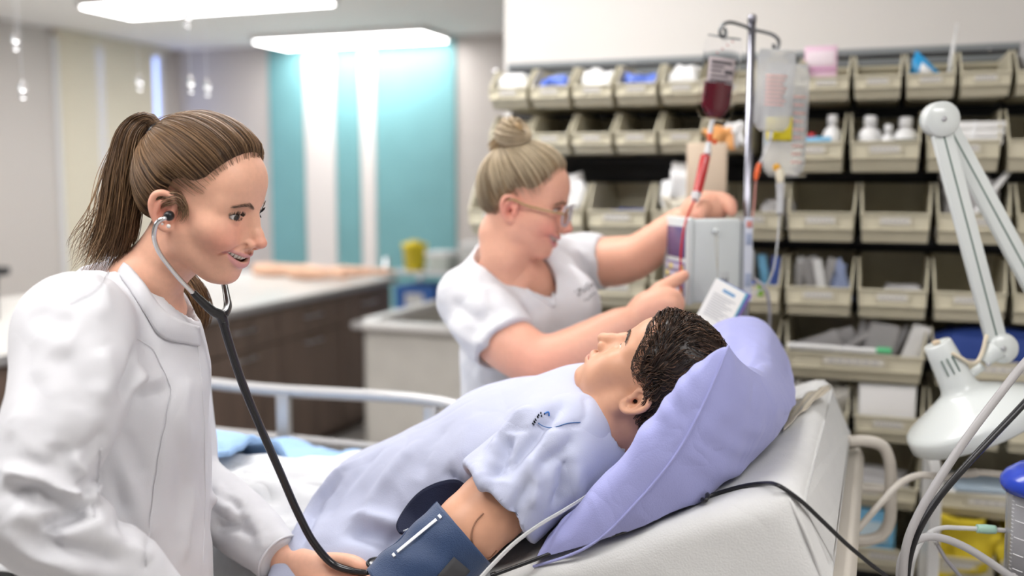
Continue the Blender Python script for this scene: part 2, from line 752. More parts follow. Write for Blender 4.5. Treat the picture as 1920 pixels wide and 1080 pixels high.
# ================================================================== the room
rnd = random.Random(7)
rng = np.random.default_rng(7)
M_WALL = mat('wall paint taupe', (.60, .555, .525), .75)
M_WALL_LIGHT = mat('wall paint warm white', (.83, .80, .765), .7)
M_STRIPE = mat('pale panel paint', (.80, .755, .735), .6)
M_TEAL = mat('teal panel paint', (.185, .41, .44), .5, noise=.05, nscale=3)
M_CEIL = mat('ceiling tile', (.90, .89, .87), .85)
M_FLOOR = mat('floor vinyl', (.62, .59, .56), .35, noise=.06, nscale=6)
M_WHITE = mat('white enamel', (.82, .82, .82), .3)
M_LIGHT = mat('lamp diffuser', (1.0, .98, .965), .5, emit=FIXTURE_EMIT)
M_STEEL = mat('brushed steel', (.55, .55, .57), .28, metal=1)
M_CHROME = mat('chrome', (.75, .75, .77), .12, metal=1)
M_DARK = mat('dark louvre steel', (.035, .034, .036), .45)
M_BLACK = mat('black rubber', (.012, .012, .014), .32)

UL, VB, UR, VN = -6.2, 7.9, 2.2, -3.2
floor = obj('floor', rboxuv(UL - .2, UR, VN, VB + .2, -.1, 0, .001), M_FLOOR, smooth=False)
tag(floor, 'grey vinyl floor of the training ward', kind='structure')
ceiling = obj('ceiling', rboxuv(UL - .2, UR, VN, VB + .2, CEIL_Z, CEIL_Z + .1, .001), M_CEIL, smooth=False)
tag(ceiling, 'pale grey ceiling with recessed light panels', kind='structure')
wall_back = obj('wall_back', rboxuv(UL - .2, 2.2, VB, VB + .15, 0, CEIL_Z, .001), M_WALL, smooth=False)
tag(wall_back, 'taupe back wall with teal and pale stripes', kind='structure')
wall_left = obj('wall_left', rboxuv(UL - .15, UL, VN, VB, 0, CEIL_Z, .001), M_WALL, smooth=False)
tag(wall_left, 'taupe side wall with the blinds', kind='structure')
VW = 3.36
UW = uv_of(PV(945, 60, VW))[0]
wall_right = obj('wall_right', rboxuv(UW, UR, VW, VW + .16, 0, CEIL_Z, .004), M_WALL_LIGHT, smooth=False)
tag(wall_right, 'warm white partition wall behind the storage bins', kind='structure')
wall_end = obj('wall_side', rboxuv(UR, UR + .15, VN, VW + .16, 0, CEIL_Z, .001), M_WALL_LIGHT, smooth=False)
tag(wall_end, 'warm white wall beyond the lamp', kind='structure')


def u_on(px, py, v):
    return uv_of(PV(px, py, v))[0]


# painted stripes on the back wall: thin panels
for n, (x0, x1, m, nm) in enumerate(((508, 574, M_TEAL, 't'), (574, 631, M_STRIPE, 's'), (631, 678, M_TEAL, 't'),
                                     (678, 706, M_STRIPE, 's'), (706, 857, M_TEAL, 't'))):
    a, b = u_on(x0, 300, VB), u_on(x1, 300, VB)
    o = obj('panel', rboxuv(a + .004, b - .004, VB - .018, VB + .001, .02, CEIL_Z - .01, .003), m, wall_back, smooth=False)
    o['label'] = 'teal wall panel' if nm == 't' else 'pale wall stripe'

# window with vertical blinds in the side wall
v0, v1 = uv_of(PU(108, 250, UL))[1], uv_of(PU(300, 250, UL))[1]
win = empty('window_1', room(UL, (v0 + v1) / 2, .9), 'tall window behind cream vertical blinds', 'window', kind='structure')
M_BLIND = mat('cream blind fabric', (.72, .66, .53), .8, noise=.04, nscale=60)
M_SKYGLASS = mat('daylit window pane', (.42, .55, 1.0), .3, emit=1.6)
obj('pane', rboxuv(UL + .001, UL + .006, v0 + .05, v1 - .01, .5, CEIL_Z - .09, .001), M_SKYGLASS, win, smooth=False)
obj('head_rail', rboxuv(UL + .01, UL + .09, v0 - .02, v1 + .02, CEIL_Z - .07, CEIL_Z - .005, .004), M_BLIND, win)
NS = 16
vlast = uv_of(PU(282, 250, UL))[1]
for i in range(NS):
    a = v0 + (vlast - v0) * (i + .5) / NS
    w = (vlast - v0) / NS * (.45 if i == 6 else 1.06)
    ang = math.radians(14 + rnd.uniform(-2, 2))
    M = ROOM_M @ np.array([[math.sin(ang), math.cos(ang), 0], [math.cos(ang), -math.sin(ang), 0], [0, 0, 1.]])
    obj('slat', boxat(room(UL + .05, a, 1.45), (w, .004, 2.46), .001, M), M_BLIND, win, smooth=False)
obj('window_frame', join(rboxuv(UL + .001, UL + .03, v1 - .012, v1 + .03, .45, CEIL_Z - .05, .003),
                         rboxuv(UL + .001, UL + .03, v0 - .03, v0 + .012, .45, CEIL_Z - .05, .003),
                         rboxuv(UL + .001, UL + .06, v0 - .03, v1 + .03, .42, .47, .003)), M_WHITE, win, smooth=False)


# ceiling fixtures: shallow trays with a glowing diffuser
def fixture(u0, u1, v0, v1, label):
    e = empty('ceiling_light', room((u0 + u1) / 2, (v0 + v1) / 2, CEIL_Z - .05), label, 'ceiling light', 'recessed ceiling lights')
    t = .025
    fr = join(rboxuv(u0, u1, v0, v0 + t, CEIL_Z - .05, CEIL_Z, .003), rboxuv(u0, u1, v1 - t, v1, CEIL_Z - .05, CEIL_Z, .003),
              rboxuv(u0, u0 + t, v0, v1, CEIL_Z - .05, CEIL_Z, .003), rboxuv(u1 - t, u1, v0, v1, CEIL_Z - .05, CEIL_Z, .003))
    obj('frame', fr, M_WHITE, e, smooth=False)
    obj('diffuser', rboxuv(u0 + t, u1 - t, v0 + t, v1 - t, CEIL_Z - .058, CEIL_Z - .03, 0), M_LIGHT, e, smooth=False)


fixture(-4.95, -3.38, 7.28, 7.82, 'glowing ceiling light panel nearest the teal stripes')
fixture(-5.05, -3.38, 5.45, 5.98, 'glowing ceiling light panel cut by the top edge, above the counter')
for u, vs in ((-4.2, (3.7, 1.8, -.1)), (-1.35, (2.3, .5)), (.9, (.7,))):
    for v in vs:
        fixture(u - .75, u + .75, v - .28, v + .28, 'ceiling light panel outside the picture, over the ward')

# ------------------------------------------------------------------ counter with dark cabinets
M_TOP = mat('pale worktop laminate', (.74, .72, .69), .3, noise=.02)
M_BROWN = mat('dark brown cabinet laminate', (.165, .115, .09), .42, noise=.18, nscale=14, stretch=(1, 1, .12))
CU, CV0, CV1 = -2.98, 1.3, 5.98
top = obj('countertop', rboxuv(-4.45, CU, CV0, CV1, .885, .925, .006), M_TOP)
tag(top, 'long pale worktop on the dark brown cabinets', 'countertop')
edge = obj('edge_strip', rboxuv(CU - .001, CU + .006, CV0, CV1, .884, .922, .002), mat('grey edge band', (.36, .35, .35), .4), top)
NC, w = 7, (CV1 - .04 - CV0 - .02) / 7
ordn = ['first', 'second', 'third', 'fourth', 'fifth', 'sixth', 'seventh']
for i in range(NC):
    a = CV0 + .02 + i * w
    e = empty('base_cabinet', room(CU - .35, a + w / 2, 0), 'dark brown base cabinet under the worktop, %s from the teal wall' % ordn[NC - 1 - i],
              'cabinet', 'dark base cabinets')
    obj('body', join(rboxuv(-4.35, CU - .05, a + .002, a + w - .002, .09, .884, .002), rboxuv(-4.3, CU - .12, a + .002, a + w - .002, 0, .09, .002)), M_BROWN, e, smooth=False)
    dr = obj('drawer', rboxuv(CU - .05, CU - .028, a + .006, a + w - .006, .70, .87, .002), M_BROWN, e, smooth=False)
    do = obj('door', rboxuv(CU - .05, CU - .028, a + .006, a + w - .006, .10, .692, .002), M_BROWN, e, smooth=False)
    for q, zz in ((dr, .80), (do, .655)):
        c = a + w * .5
        obj('handle', tube([room(CU - .028, c - .085, zz), room(CU - .002, c - .08, zz), room(CU, c, zz), room(CU - .002, c + .08, zz), room(CU - .028, c + .085, zz)], .007, 20, 8), M_STEEL, q)

# ------------------------------------------------------------------ grey bulk cart
M_CART = mat('grey cart plastic', (.60, .575, .53), .5, noise=.04, nscale=8)
M_CARTR = mat('pale cart rim', (.70, .68, .66), .35)


def cart():
    u0, u1, v0, v1, z0, z1 = -2.50, -1.55, 4.47, 5.5, .20, .84
    e = empty('bulk_cart', room((u0 + u1) / 2, (v0 + v1) / 2, 0), 'open grey plastic bulk cart behind the bed rail', 'cart')
    t, tp = .03, .05
    def wall(ua, ub, va, vb):
        return rboxuv(ua, ub, va, vb, z0, z1, .008)
    obj('tub', join(wall(u0 + tp, u1 - tp, v0 + tp, v0 + tp + t), wall(u0 + tp, u1 - tp, v1 - tp - t, v1 - tp),
                    wall(u0 + tp, u0 + tp + t, v0 + tp, v1 - tp), wall(u1 - tp - t, u1 - tp, v0 + tp, v1 - tp),
                    rboxuv(u0 + tp, u1 - tp, v0 + tp, v1 - tp, z0, z0 + .03, .005)), M_CART, e, smooth=False)
    r = .05
    obj('rim', join(rboxuv(u0, u1, v0, v0 + .09, z1 - .035, z1 + .012, .018), rboxuv(u0, u1, v1 - .09, v1, z1 - .035, z1 + .012, .018),
                    rboxuv(u0, u0 + .09, v0, v1, z1 - .035, z1 + .012, .018), rboxuv(u1 - .09, u1, v0, v1, z1 - .035, z1 + .012, .018)), M_CARTR, e)
    obj('base', rboxuv(u0 + .04, u1 - .04, v0 + .04, v1 - .04, .15, .21, .01), M_DARK, e)
    for a in (u0 + .1, u1 - .1):
        for b in (v0 + .1, v1 - .1):
            c = room(a, b, .075)
            obj('caster', join(lathe([(.001, -.018), (.06, -.018), (.072, -.01), (.072, .01), (.06, .018), (.001, .018)], 20, (VX, VY, 0), c),
                               boxat(c + [0, 0, .05], (.06, .05, .06), .006, ROOM_M)), M_BLACK, e)
    return e


cart()

# ------------------------------------------------------------------ supply trolley and things at the far end of the counter
M_YEL = mat('yellow plastic', (.78, .62, .02), .4)
M_BLUEBOX = mat('blue carton', (.05, .17, .55), .5, noise=.1)
M_SKINPAD = mat('training arm vinyl', (.83, .52, .36), .5, noise=.08, nscale=10)
tu0, tu1, tv0, tv1 = -3.28, -2.53, 6.35, 6.95
e = empty('supply_trolley', room((tu0 + tu1) / 2, (tv0 + tv1) / 2, 0), 'grey metal supply trolley against the teal wall panel', 'trolley')
for z in (.3, .62, .90):
    obj('shelf', rboxuv(tu0, tu1, tv0, tv1, z, z + .025, .005), M_STEEL, e)
for a in (tu0 + .02, tu1 - .02):
    for b in (tv0 + .02, tv1 - .02):
        p = room(a, b, 0)
        obj('post', tube([p + [0, 0, .03], p + [0, 0, 1.02]], .018, 2, 10), M_STEEL, e)
        obj('wheel', lathe([(.001, -.012), (.045, -.012), (.05, 0), (.045, .012), (.001, .012)], 16, (UX, UY, 0), p + [0, 0, .05]), M_BLACK, e)
for i, (a, w_, h_) in enumerate(((-3.22, .3, .17), (-2.88, .27, .14))):
    o = obj('carton', rboxuv(a, a + w_, 6.42, 6.82, .646, .646 + h_, .006), M_BLUEBOX)
    tag(o, ('blue supply carton on the trolley shelf beside the cabinets', 'smaller blue carton on the right of the trolley shelf')[i], 'carton', 'blue cartons on the trolley')
    obj('label', rboxuv(a + .08, a + w_ - .08, 6.416, 6.425, .68, .646 + h_ - .05, .001), M_WHITE, o)
c = room(-3.10, 6.5, .926)
o = obj('sharps_container', join(lathe([(.001, 0), (.07, 0), (.085, .16), (.092, .165), (.092, .19), (.001, .195)], 20, None, c)), M_YEL)
tag(o, 'yellow sharps container on the supply trolley', 'sharps container')
obj('lid_flap', boxat(c + [0, 0, .2], (.08, .05, .018), .004), M_YEL, o)
M_TRAY = mat('clear grey box', (.55, .60, .55), .3)
for i, (a, b, s, h_, lb, m) in enumerate(((-2.88, 6.5, .17, .13, 'pale green supply box on the trolley beside the sharps container', M_TRAY),
                                          (-2.68, 6.62, .16, .19, 'grey open box at the right end of the trolley top', mat('light grey box', (.62, .62, .6), .5)))):
    o = obj('supply_box', rboxuv(a - s / 2, a + s / 2, b - .1, b + .1, .926, .926 + h_, .008), m)
    tag(o, lb, 'box')
    obj('lid', rboxuv(a - s / 2 - .006, a + s / 2 + .006, b - .106, b + .106, .926 + h_ - .02, .926 + h_ + .008, .004), M_WHITE, o)
for i, (a, b, L, r, ang) in enumerate(((-3.65, 5.75, .5, .045, .15), (-3.35, 5.6, .42, .05, -.1), (-3.2, 5.85, .38, .04, .3))):
    d = room(math.cos(ang), math.sin(ang), 0)
    c = room(a, b, .925 + r)
    pts = [c - d * L / 2, c - d * L * .2, c + d * L * .15, c + d * L * .35, c + d * L * .5]
    o = obj('practice_limb', tube(pts, [r * .85, r, r * .8, r * .55, r * .7], 30, 14), M_SKINPAD)
    tag(o, ('flesh coloured practice arm lying at the counter end, leftmost of three', 'flesh coloured practice arm lying at the counter end, thickest one', 'flesh coloured practice arm lying beside the yellow sharps container')[i],
        'practice arm', 'practice arms on the counter')
    for k in range(4):
        p = c + d * L * .5 + np.array([VX, VY, 0]) * (k - 1.5) * r * .45
        obj('finger', tube([p - d * .01, p + d * .03, p + d * .055 - [0, 0, .008]], [.009, .008, .006], 8, 8), M_SKINPAD, o)

# hanging glass drops on thin cords
M_GLASS = mat('clear glass', (.95, .95, .97), .02, trans=1.0, ior=1.45)
M_CORD = mat('thin white cord', (.85, .85, .85), .5)
for i, (px, py, px2, py2, d, lb) in enumerate((
        (24, 0, 29, 70, 3.4, 'glass drop on a cord near the top left corner'), (34, 40, 42, 160, 3.2, 'lower glass drop on a cord at the far left'),
        (350, 4, 350, 28, 3.4, 'glass drop hanging right under the big ceiling light'), (351, 30, 357, 150, 3.3, 'glass drop hanging above the ponytailed student, left of a pair'),
        (384, 30, 388, 157, 3.6, 'glass drop hanging above the ponytailed student, right of a pair'), (258, 60, 261, 148, 3.9, 'glass drop hanging in front of the cream blinds'))):
    b = P(px2, py2, d)
    e = empty('hanging_drop', b, lb, 'ornament', 'glass drops on cords')
    z0 = CEIL_Z
    obj('cord', tube([np.array([b[0] - .01, b[1], z0]), b + [0, 0, .02]], .0011, 2, 5), M_CORD, e)
    V, Fs = lathe([(.001, -.026), (.009, -.022), (.0135, -.012), (.0125, -.001), (.006, .01), (.002, .02), (.001, .022)], 14, None, b)
    obj('drop', (V, Fs), M_GLASS, e)
    V, Fs = lathe([(.001, -.011), (.007, -.008), (.01, 0), (.007, .008), (.001, .011)], 12, None, b + [0, 0, -.036])
    obj('bead', (V, Fs), M_GLASS, e)
# small dark monitor arm tip at the far left
o = obj('wall_phone', join(boxat(P(-2, 508, 5.2), (.1, .06, .045), .012), boxat(P(-10, 514, 5.2), (.06, .04, .03), .01)), M_BLACK)
tag(o, 'small black device at the left edge above the worktop', 'device')
obj('stand', tube([P(-8, 512, 5.2), PZ(-8, 600, .925) * [1, 1, 0] + [0, 0, .925]], .012, 6, 8), M_BLACK, o)

# ================================================================== storage bins on the partition
M_BIN = mat('beige bin plastic', (.60, .555, .42), .42, noise=.03, nscale=15)
M_CARD = mat('white label card', (.66, .63, .56), .6)
VF = 2.96                                # bin fronts
louvre = wall_right
obj('louvre_panel', rboxuv(UW + .03, UR - .05, VW - .012, VW - .001, .1, 1.95, .002), M_DARK, louvre, smooth=False)
for z in np.arange(.16, 1.93, .042):
    V, Fs = rboxuv(UW + .03, UR - .05, VW - .03, VW - .012, z, z + .012, .004)
    obj('louvre', (V, Fs), M_DARK, louvre, smooth=False)
trim = obj('trim_1', rboxuv(UW + .02, UR - .05, VW - .02, VW - .001, 1.905, 1.955, .003), mat('grey steel strip', (.27, .29, .30), .6), smooth=False)
tag(trim, 'grey steel strip above the top row of bins', kind='structure')
for px, py in ((930, 135), (1075, 124), (1188, 121), (1308, 118), (1581, 105), (1713, 101), (1855, 96)):
    p = PV(px, py, VW - .02)
    p[2] = 1.93
    obj('bolt', lathe([(.001, 0), (.011, 0), (.011, .004), (.006, .008), (.001, .009)], 12, (-VX, -VY, 0), p), M_CHROME, trim)


def bin_mesh(w, h, d, lip=.50):
    """local: x across, y out from the wall, z up; back at y = 0"""
    t = .005
    def side(s):
        prof = [(0, 0), (0, h), (d * .80, h), (d * .965, h * lip + .012), (d, h * lip), (d * .985, h * .24), (d * .93, 0)]
        V = []
        for off in (0, t):
            for y, z in prof:
                tp = .90 + .10 * z / h
                V.append((s * (w / 2 * tp - off), y, z))
        n = len(prof)
        Fs = [tuple(range(n)), tuple(reversed(range(n, 2 * n)))]
        for i in range(n):
            j = (i + 1) % n
            Fs.append((j, i, n + i, n + j))
        if s < 0:
            Fs = [tuple(reversed(f)) for f in Fs]
        return np.array(V), Fs
    def quadslab(z0, y0, z1, y1):
        V = []
        for yy in (0, -t):
            for (z, y, sx) in ((z0, y0, -1), (z0, y0, 1), (z1, y1, 1), (z1, y1, -1)):
                V.append((sx * w / 2 * (.90 + .10 * z / h), y + yy, z))
        return np.array(V), [(0, 1, 2, 3)[::-1], (4, 5, 6, 7), (0, 4, 5, 1)[::-1], (3, 2, 6, 7)[::-1], (0, 3, 7, 4)[::-1], (1, 5, 6, 2)[::-1]]
    body = [side(-1), side(1), quadslab(0, t, h, t)]
    V = np.array([(sx * w * .45, y, z) for z in (0, t) for (sx, y) in ((-1, 0), (1, 0), (1, d * .93), (-1, d * .93))])
    body.append((V, [(0, 1, 2, 3)[::-1], (4, 5, 6, 7), (0, 1, 5, 4), (1, 2, 6, 5), (2, 3, 7, 6), (3, 0, 4, 7)]))
    body.append(quadslab(0, d * .93, h * .22, d * .98))
    body.append(quadslab(h * .22, d, h * lip, d))
    zc = (h * .22 + h * lip) / 2
    body.append(boxat((0, d + .001, h * lip - .002), (w * .97, .010, .006), .002))
    body.append(boxat((0, d + .0005, h * .225), (w * .93, .008, .005), .002))
    for x in (-.47, -.24, .24, .47):
        body.append(boxat((x * w * .96, d + .0005, zc), (.004, .007, h * lip - h * .22), .001))
    body.append(boxat((0, .014, h - .006), (w * .98, .02, .010), .002))
    return join(*body)


BINS = {}
HB = {'small': (.128, .122, .36), 'large': (.188, .164, .36), 'mid': (.188, .155, .36), 'wide': (.385, .158, .36), 'low': (.385, .14, .36)}
for k, (w, h, d) in HB.items():
    V, Fs = bin_mesh(w, h, d)
    BINS[k] = mesh('bin_' + k, V, Fs, smooth=False)
    BINS[k].materials.append(M_BIN)
    V, Fs = boxat((0, d + .0035, h * .37), (w * .42, .0012, h * .12), .0003)
    BINS[k + 'c'] = mesh('card_' + k, V, Fs, smooth=False)
    BINS[k + 'c'].materials.append(M_CARD)
    V, Fs = join(*[boxat((x * w, d + .0042, h * .37), (w * .045, .0004, h * .035), .0001) for x in (-.15, -.09, -.03, .03, .09, .15)])
    BINS[k + 't'] = mesh('print_' + k, V, Fs, smooth=False)
    BINS[k + 't'].materials.append(mat('grey print', (.35, .34, .36), .7))
ROTW = math.atan2(-VY, -VX) - math.pi / 2        # local +y points out from the wall
ORD = ['first', 'second', 'third', 'fourth', 'fifth', 'sixth', 'seventh', 'eighth', 'ninth', 'tenth', 'eleventh', 'twelfth', 'thirteenth', 'fourteenth']
bin_at = {}


def add_bin(kind, u, z, rowname, order, label=None):
    w, h, d = HB[kind]
    loc = room(u, VF + d + .0, z)
    lb = label or 'beige bin in the %s row, %s from its left end' % (rowname, ORD[order])
    e = empty('storage_bin', loc, lb, 'bin', 'beige storage bins', rotz=ROTW)
    link('tray', BINS[kind], None, e, keep=False)
    link('label_card', BINS[kind + 'c'], None, e, keep=False)
    link('print', BINS[kind + 't'], None, e, keep=False)
    return e


# rows: (name, kind, z of the bottom, first left edge u, pitch, count)
ROWS = [('top', 'small', 1.775, -1.158, .1335, 13),
        ('second', 'small', 1.634, -1.158, .1335, 6), ('second', 'large', 1.577, -.2925, .196, 5),
        ('third', 'large', 1.382, -1.232 + .0, .195, 10),
        ('fourth', 'large', 1.172, -1.232 + .0, .195, 10),
        ('fifth', 'wide', .990, -1.04, .392, 5),
        ('sixth', 'mid', .820, -1.04 , .196, 9),
        ('seventh', 'low', .630, -1.04, .392, 5),
        ('eighth', 'mid', .440, -1.04, .196, 9)]
cnt = {}
for nm, kind, z, ul, pit, n in ROWS:
    for i in range(n):
        k = cnt.get(nm, 0)
        cnt[nm] = k + 1
        uc = ul + pit * (i + .5)
        bin_at[(nm, k)] = (uc, z, kind)
        add_bin(kind, uc, z, nm, k)

# ---- things inside the bins
M_PK = {}


def soft(name, c, s, m, label, cat, seed, group=None, rz=0., tilt=0., lump=.25, parts=None):
    """a crumpled pack or bundle: rounded lump pressed into a box of size s"""
    n = 20
    th = np.linspace(0, math.pi, n)
    ph = np.linspace(0, 2 * math.pi, 2 * n, endpoint=False)
    T, Ph = np.meshgrid(th, ph, indexing='ij')
    D = np.stack([np.sin(T) * np.cos(Ph), np.sin(T) * np.sin(Ph), np.cos(T)], -1).reshape(-1, 3)
    e = .55
    D2 = np.sign(D) * np.abs(D)**e
    D2 /= np.abs(D2).max()
    ns = vnoise(D * 2.3 + seed * 7.1, seed) * lump + vnoise(D * 5.1 + seed * 3.3, seed + 5) * lump * .5
    V = D2 * (1 + ns)[:, None] * np.array(s) / 2
    R = np.array(Matrix.Rotation(rz, 3, 'Z') @ Matrix.Rotation(tilt, 3, 'Y'))
    V = V @ R.T
    V = V @ ROOM_M.T + np.asarray(c)
    o = obj(name, (V, grid_faces(n, 2 * n, True)), m)
    tag(o, label, cat, group)
    return o


M_WPACK = mat('white packet film', (.85, .85, .85), .35, bump=.3, bscale=40)
M_BPACK = mat('blue packet', (.10, .18, .62), .4)
M_NAVY = mat('blue cloth pack', (.025, .06, .27), .7, bump=.3, bscale=60)
M_PINK = mat('pink leaflet', (.80, .55, .68), .6)
M_CYAN = mat('bright blue packet', (.03, .33, .68), .35)
M_YGOWN = mat('yellow gown fabric', (.72, .55, .03), .75, bump=.4, bscale=50)
M_GREYP = mat('grey clear packet', (.42, .41, .41), .3, bump=.4, bscale=30)
M_PAPER = mat('white paper', (.84, .83, .82), .6)
M_RED = mat('red cap plastic', (.55, .02, .03), .35)
M_GREEN = mat('green plastic', (.12, .55, .25), .4)
M_LBLUE = mat('light blue pack', (.22, .56, .85), .5, noise=.1, nscale=30)


def inbin(nm, k, du=0, out=.16, dz=0):
    u, z, kind = bin_at[(nm, k)]
    return room(u + du, VF + .24 - out * .88, z + dz + .004)


# top row
for k, (m, lb) in enumerate(((M_WPACK, 'white swab packs in the leftmost top bin'), (M_BPACK, 'blue packet in the second top bin'), (M_WPACK, 'white swab packs in the third top bin'),
                             (M_BPACK, 'blue packet in the fourth top bin'), (M_WPACK, 'white tubing pack in the fifth top bin'))):
    hgt = .095 if m is M_WPACK else .08
    soft('packet', inbin('top', k, 0, .17, .012 + hgt / 2), (.095, .10, hgt), m, lb, 'packet', k + 1, 'packets in the top bins')
o = obj('leaflet_block', boxat(inbin('top', 7, -.02, .19, .085), (.088, .02, .13), .003, ROOM_M), M_PINK)
tag(o, 'pink leaflet pack standing in a top bin beside the clear infusion bags', 'leaflet')
obj('label', boxat(inbin('top', 7, -.02, .203, .115), (.076, .002, .04), .0005, ROOM_M), mat('pale pink print', (.84, .72, .78), .6), o)
obj('band', boxat(inbin('top', 7, -.02, .203, .085), (.088, .003, .006), .0005, ROOM_M), mat('magenta band', (.62, .28, .5), .6), o)
c = inbin('top', 9, -.01, .19, .075)
tri = prism([(-.05, -.03), (.05, -.032), (.035, -.012), (-.028, .052)], .02)
o = obj('packet', xf(tri, basis((UX, UY, 0), (0, 0, 1)), c), M_CYAN)
tag(o, 'bright blue folded packet sticking out of a top bin', 'packet')
obj('label', xf(prism([(-.02, -.012), (.02, -.02), (.015, -.005), (-.012, .018)], .002), basis((UX, UY, 0), (0, 0, 1)), c + room(0, -.0215, 0)), M_WPACK, o)
o = obj('syringe', tube([inbin('top', 9, .045, .16, .03), inbin('top', 9, .062, .16, .175)], [.006, .006, .006, .002], 10, 8), M_WPACK)
tag(o, 'thin white syringe leaning in the bin with the blue packet', 'syringe')
obj('plunger', tube([inbin('top', 9, .061, .16, .172), inbin('top', 9, .064, .16, .198)], .003, 4, 6), M_WPACK, o)
soft('packet', inbin('top', 11, 0, .17, .075), (.1, .1, .13), M_GREYP, 'clear crumpled packet in the top bin at the right edge', 'packet', 31)
# second row, left: dark contents; right: bottles
for k in range(1, 6):
    soft('packet', inbin('second', k, 0, .12, .03), (.09, .09, .05), M_GREYP, 'grey packet low in a second-row bin, %s from the left' % ORD[k], 'packet', 40 + k, 'grey packets in the second row')


def bottle(c, r, h, m, capm, label, cat='bottle'):
    e = empty('bottle', c, label, cat, 'small bottles in the second row')
    obj('flask', lathe([(.001, 0), (r, 0), (r, h * .62), (r * .8, h * .72), (r * .4, h * .78), (r * .4, h * .84), (.001, h * .84)], 18, None, c), m, e)
    obj('cap', lathe([(.001, h * .8), (r * .52, h * .8), (r * .52, h * .98), (r * .4, h), (.001, h)], 14, None, c), capm, e)


bottle(inbin('second', 6, .055, .2, .006), .026, .15, M_WPACK, M_WPACK, 'white round-capped bottle beside the red caps')
bottle(inbin('second', 6, .0, .2, .006), .02, .10, M_RED, M_RED, 'small red bottle in the bin right of the clear infusion bags')
bottle(inbin('second', 6, -.045, .21, .006), .02, .10, M_RED, M_GREEN, 'small red bottle with a green cap')
o = obj('card', boxat(inbin('second', 6, -.0, .245, .083), (.11, .006, .02), .001, ROOM_M), M_LBLUE)
tag(o, 'light blue card lying along the lip of a second-row bin', 'card')
bottle(inbin('second', 7, -.04, .2, .006), .033, .145, M_WPACK, M_WPACK, 'wide white bottle in the bin left of the lamp joint')
bottle(inbin('second', 7, .008, .21, .006), .02, .12, M_WPACK, M_WPACK, 'slim white bottle between two wider ones')
bottle(inbin('second', 7, .052, .19, .006), .034, .14, M_WPACK, M_WPACK, 'white bottle with a dark label near the lamp joint')
o = bpy.data.objects['bottle.005'] if 'bottle.005' in bpy.data.objects else None
if o:
    cc = inbin('second', 7, .052, .19, .03)
    obj('label', lathe([(.0346, 0), (.0346, .055)], 18, None, cc, caps=False), mat('dark label', (.07, .09, .08), .5), o)
    obj('green_mark', boxat(cc + room(.002, -.035, .04), (.025, .004, .016), .001, ROOM_M), M_GREEN, o)
for j in range(3):
    o = obj('paper_pack', boxat(inbin('second', 8, .02 + .005 * j, .2 - .02 * j, .075 + .022 * j), (.15, .12, .02), .004, ROOM_M), M_PAPER)
    tag(o, 'white paper pack behind the lamp arm, %s of three in its bin' % ('lowest', 'middle', 'topmost')[j], 'paper pack', 'white packs behind the lamp')
    obj('band', boxat(inbin('second', 8, .02 + .005 * j, .2 - .02 * j, .075 + .022 * j), (.012, .122, .0215), .001, ROOM_M), M_WPACK, o)
# third row
soft('cloth_bundle', inbin('third', 3, .02, .19, .14), (.13, .12, .14), M_WPACK, 'crumpled white bundle spilling from a third-row bin', 'bundle', 51, lump=.5)
soft('cloth_bundle', inbin('third', 3, .0, .22, .08), (.12, .08, .07), mat('cream gauze', (.72, .67, .56), .8), 'cream gauze under the crumpled white bundle', 'bundle', 52, lump=.5)
soft('packet', inbin('third', 2, .02, .15, .05), (.13, .09, .06), M_NAVY, 'dark blue packet low in a third-row bin', 'packet', 53)
soft('packet', inbin('third', 0, .0, .18, .10), (.15, .1, .12), M_WPACK, 'white packs in the leftmost third-row bin', 'packet', 54)
soft('packet', inbin('third', 1, .0, .18, .12), (.15, .1, .13), M_WPACK, 'white packs in the second bin of the third row', 'packet', 58)
soft('packet', inbin('third', 4, .07, .16, .07), (.09, .09, .09), M_GREYP, 'grey packet behind the infusion pole', 'packet', 55)
soft('packet', inbin('third', 7, .0, .15, .10), (.15, .1, .15), M_GREYP, 'clear tubing pack behind the lamp arms', 'packet', 56, lump=.5)
o = obj('tube_pack', tube([inbin('third', 7, .0, .24, .07), inbin('third', 7, .085, .20, .19)], .009, 6, 8), M_WPACK)
tag(o, 'white tube leaning out of a bin between the lamp arms', 'tube')
obj('tip', tube([inbin('third', 7, -.012, .245, .055), inbin('third', 7, .0, .24, .07)], .006, 4, 8), M_GREYP, o)
# fourth row: wrapped syringes standing in a fan
for k, n0 in ((4, 5), (5, 9), (1, 3)):
    for j in range(n0):
        a = -.07 + .14 * j / max(1, n0 - 1)
        c = inbin('fourth', k, a * .9, .12 + .08 * rnd.random(), .07)
        ln = rnd.uniform(-.35, .35)
        R = ROOM_M @ np.array(Matrix.Rotation(ln, 3, 'Y'))
        m = (M_GREYP, M_WPACK, M_GREYP)[j % 3] if j < n0 - 3 else (M_LBLUE if j % 2 else M_BPACK)
        if k == 5 and j >= n0 - 3: m = mat('pale blue film', (.38, .46, .72), .35)
        o = obj('wrapped_syringe', boxat(c + [0, 0, rnd.uniform(.0, .03)], (.026, .008, .13), .003, R), m)
        tag(o, 'wrapped syringe in a fourth-row bin %s, %s from the left' % ({4: 'beside the pump', 5: 'right of the pump cable', 1: 'behind the nurse'}[k], ORD[j]), 'syringe', 'wrapped syringes')
soft('packet', inbin('fourth', 6, .03, .17, .06), (.11, .09, .05), M_GREYP, 'grey packets low in a fourth-row bin above the clear tubing bin', 'packet', 61)
soft('packet', inbin('fourth', 8, .03, .17, .06), (.11, .09, .09), M_GREYP, 'grey packets in the fourth-row bin at the right edge', 'packet', 62)
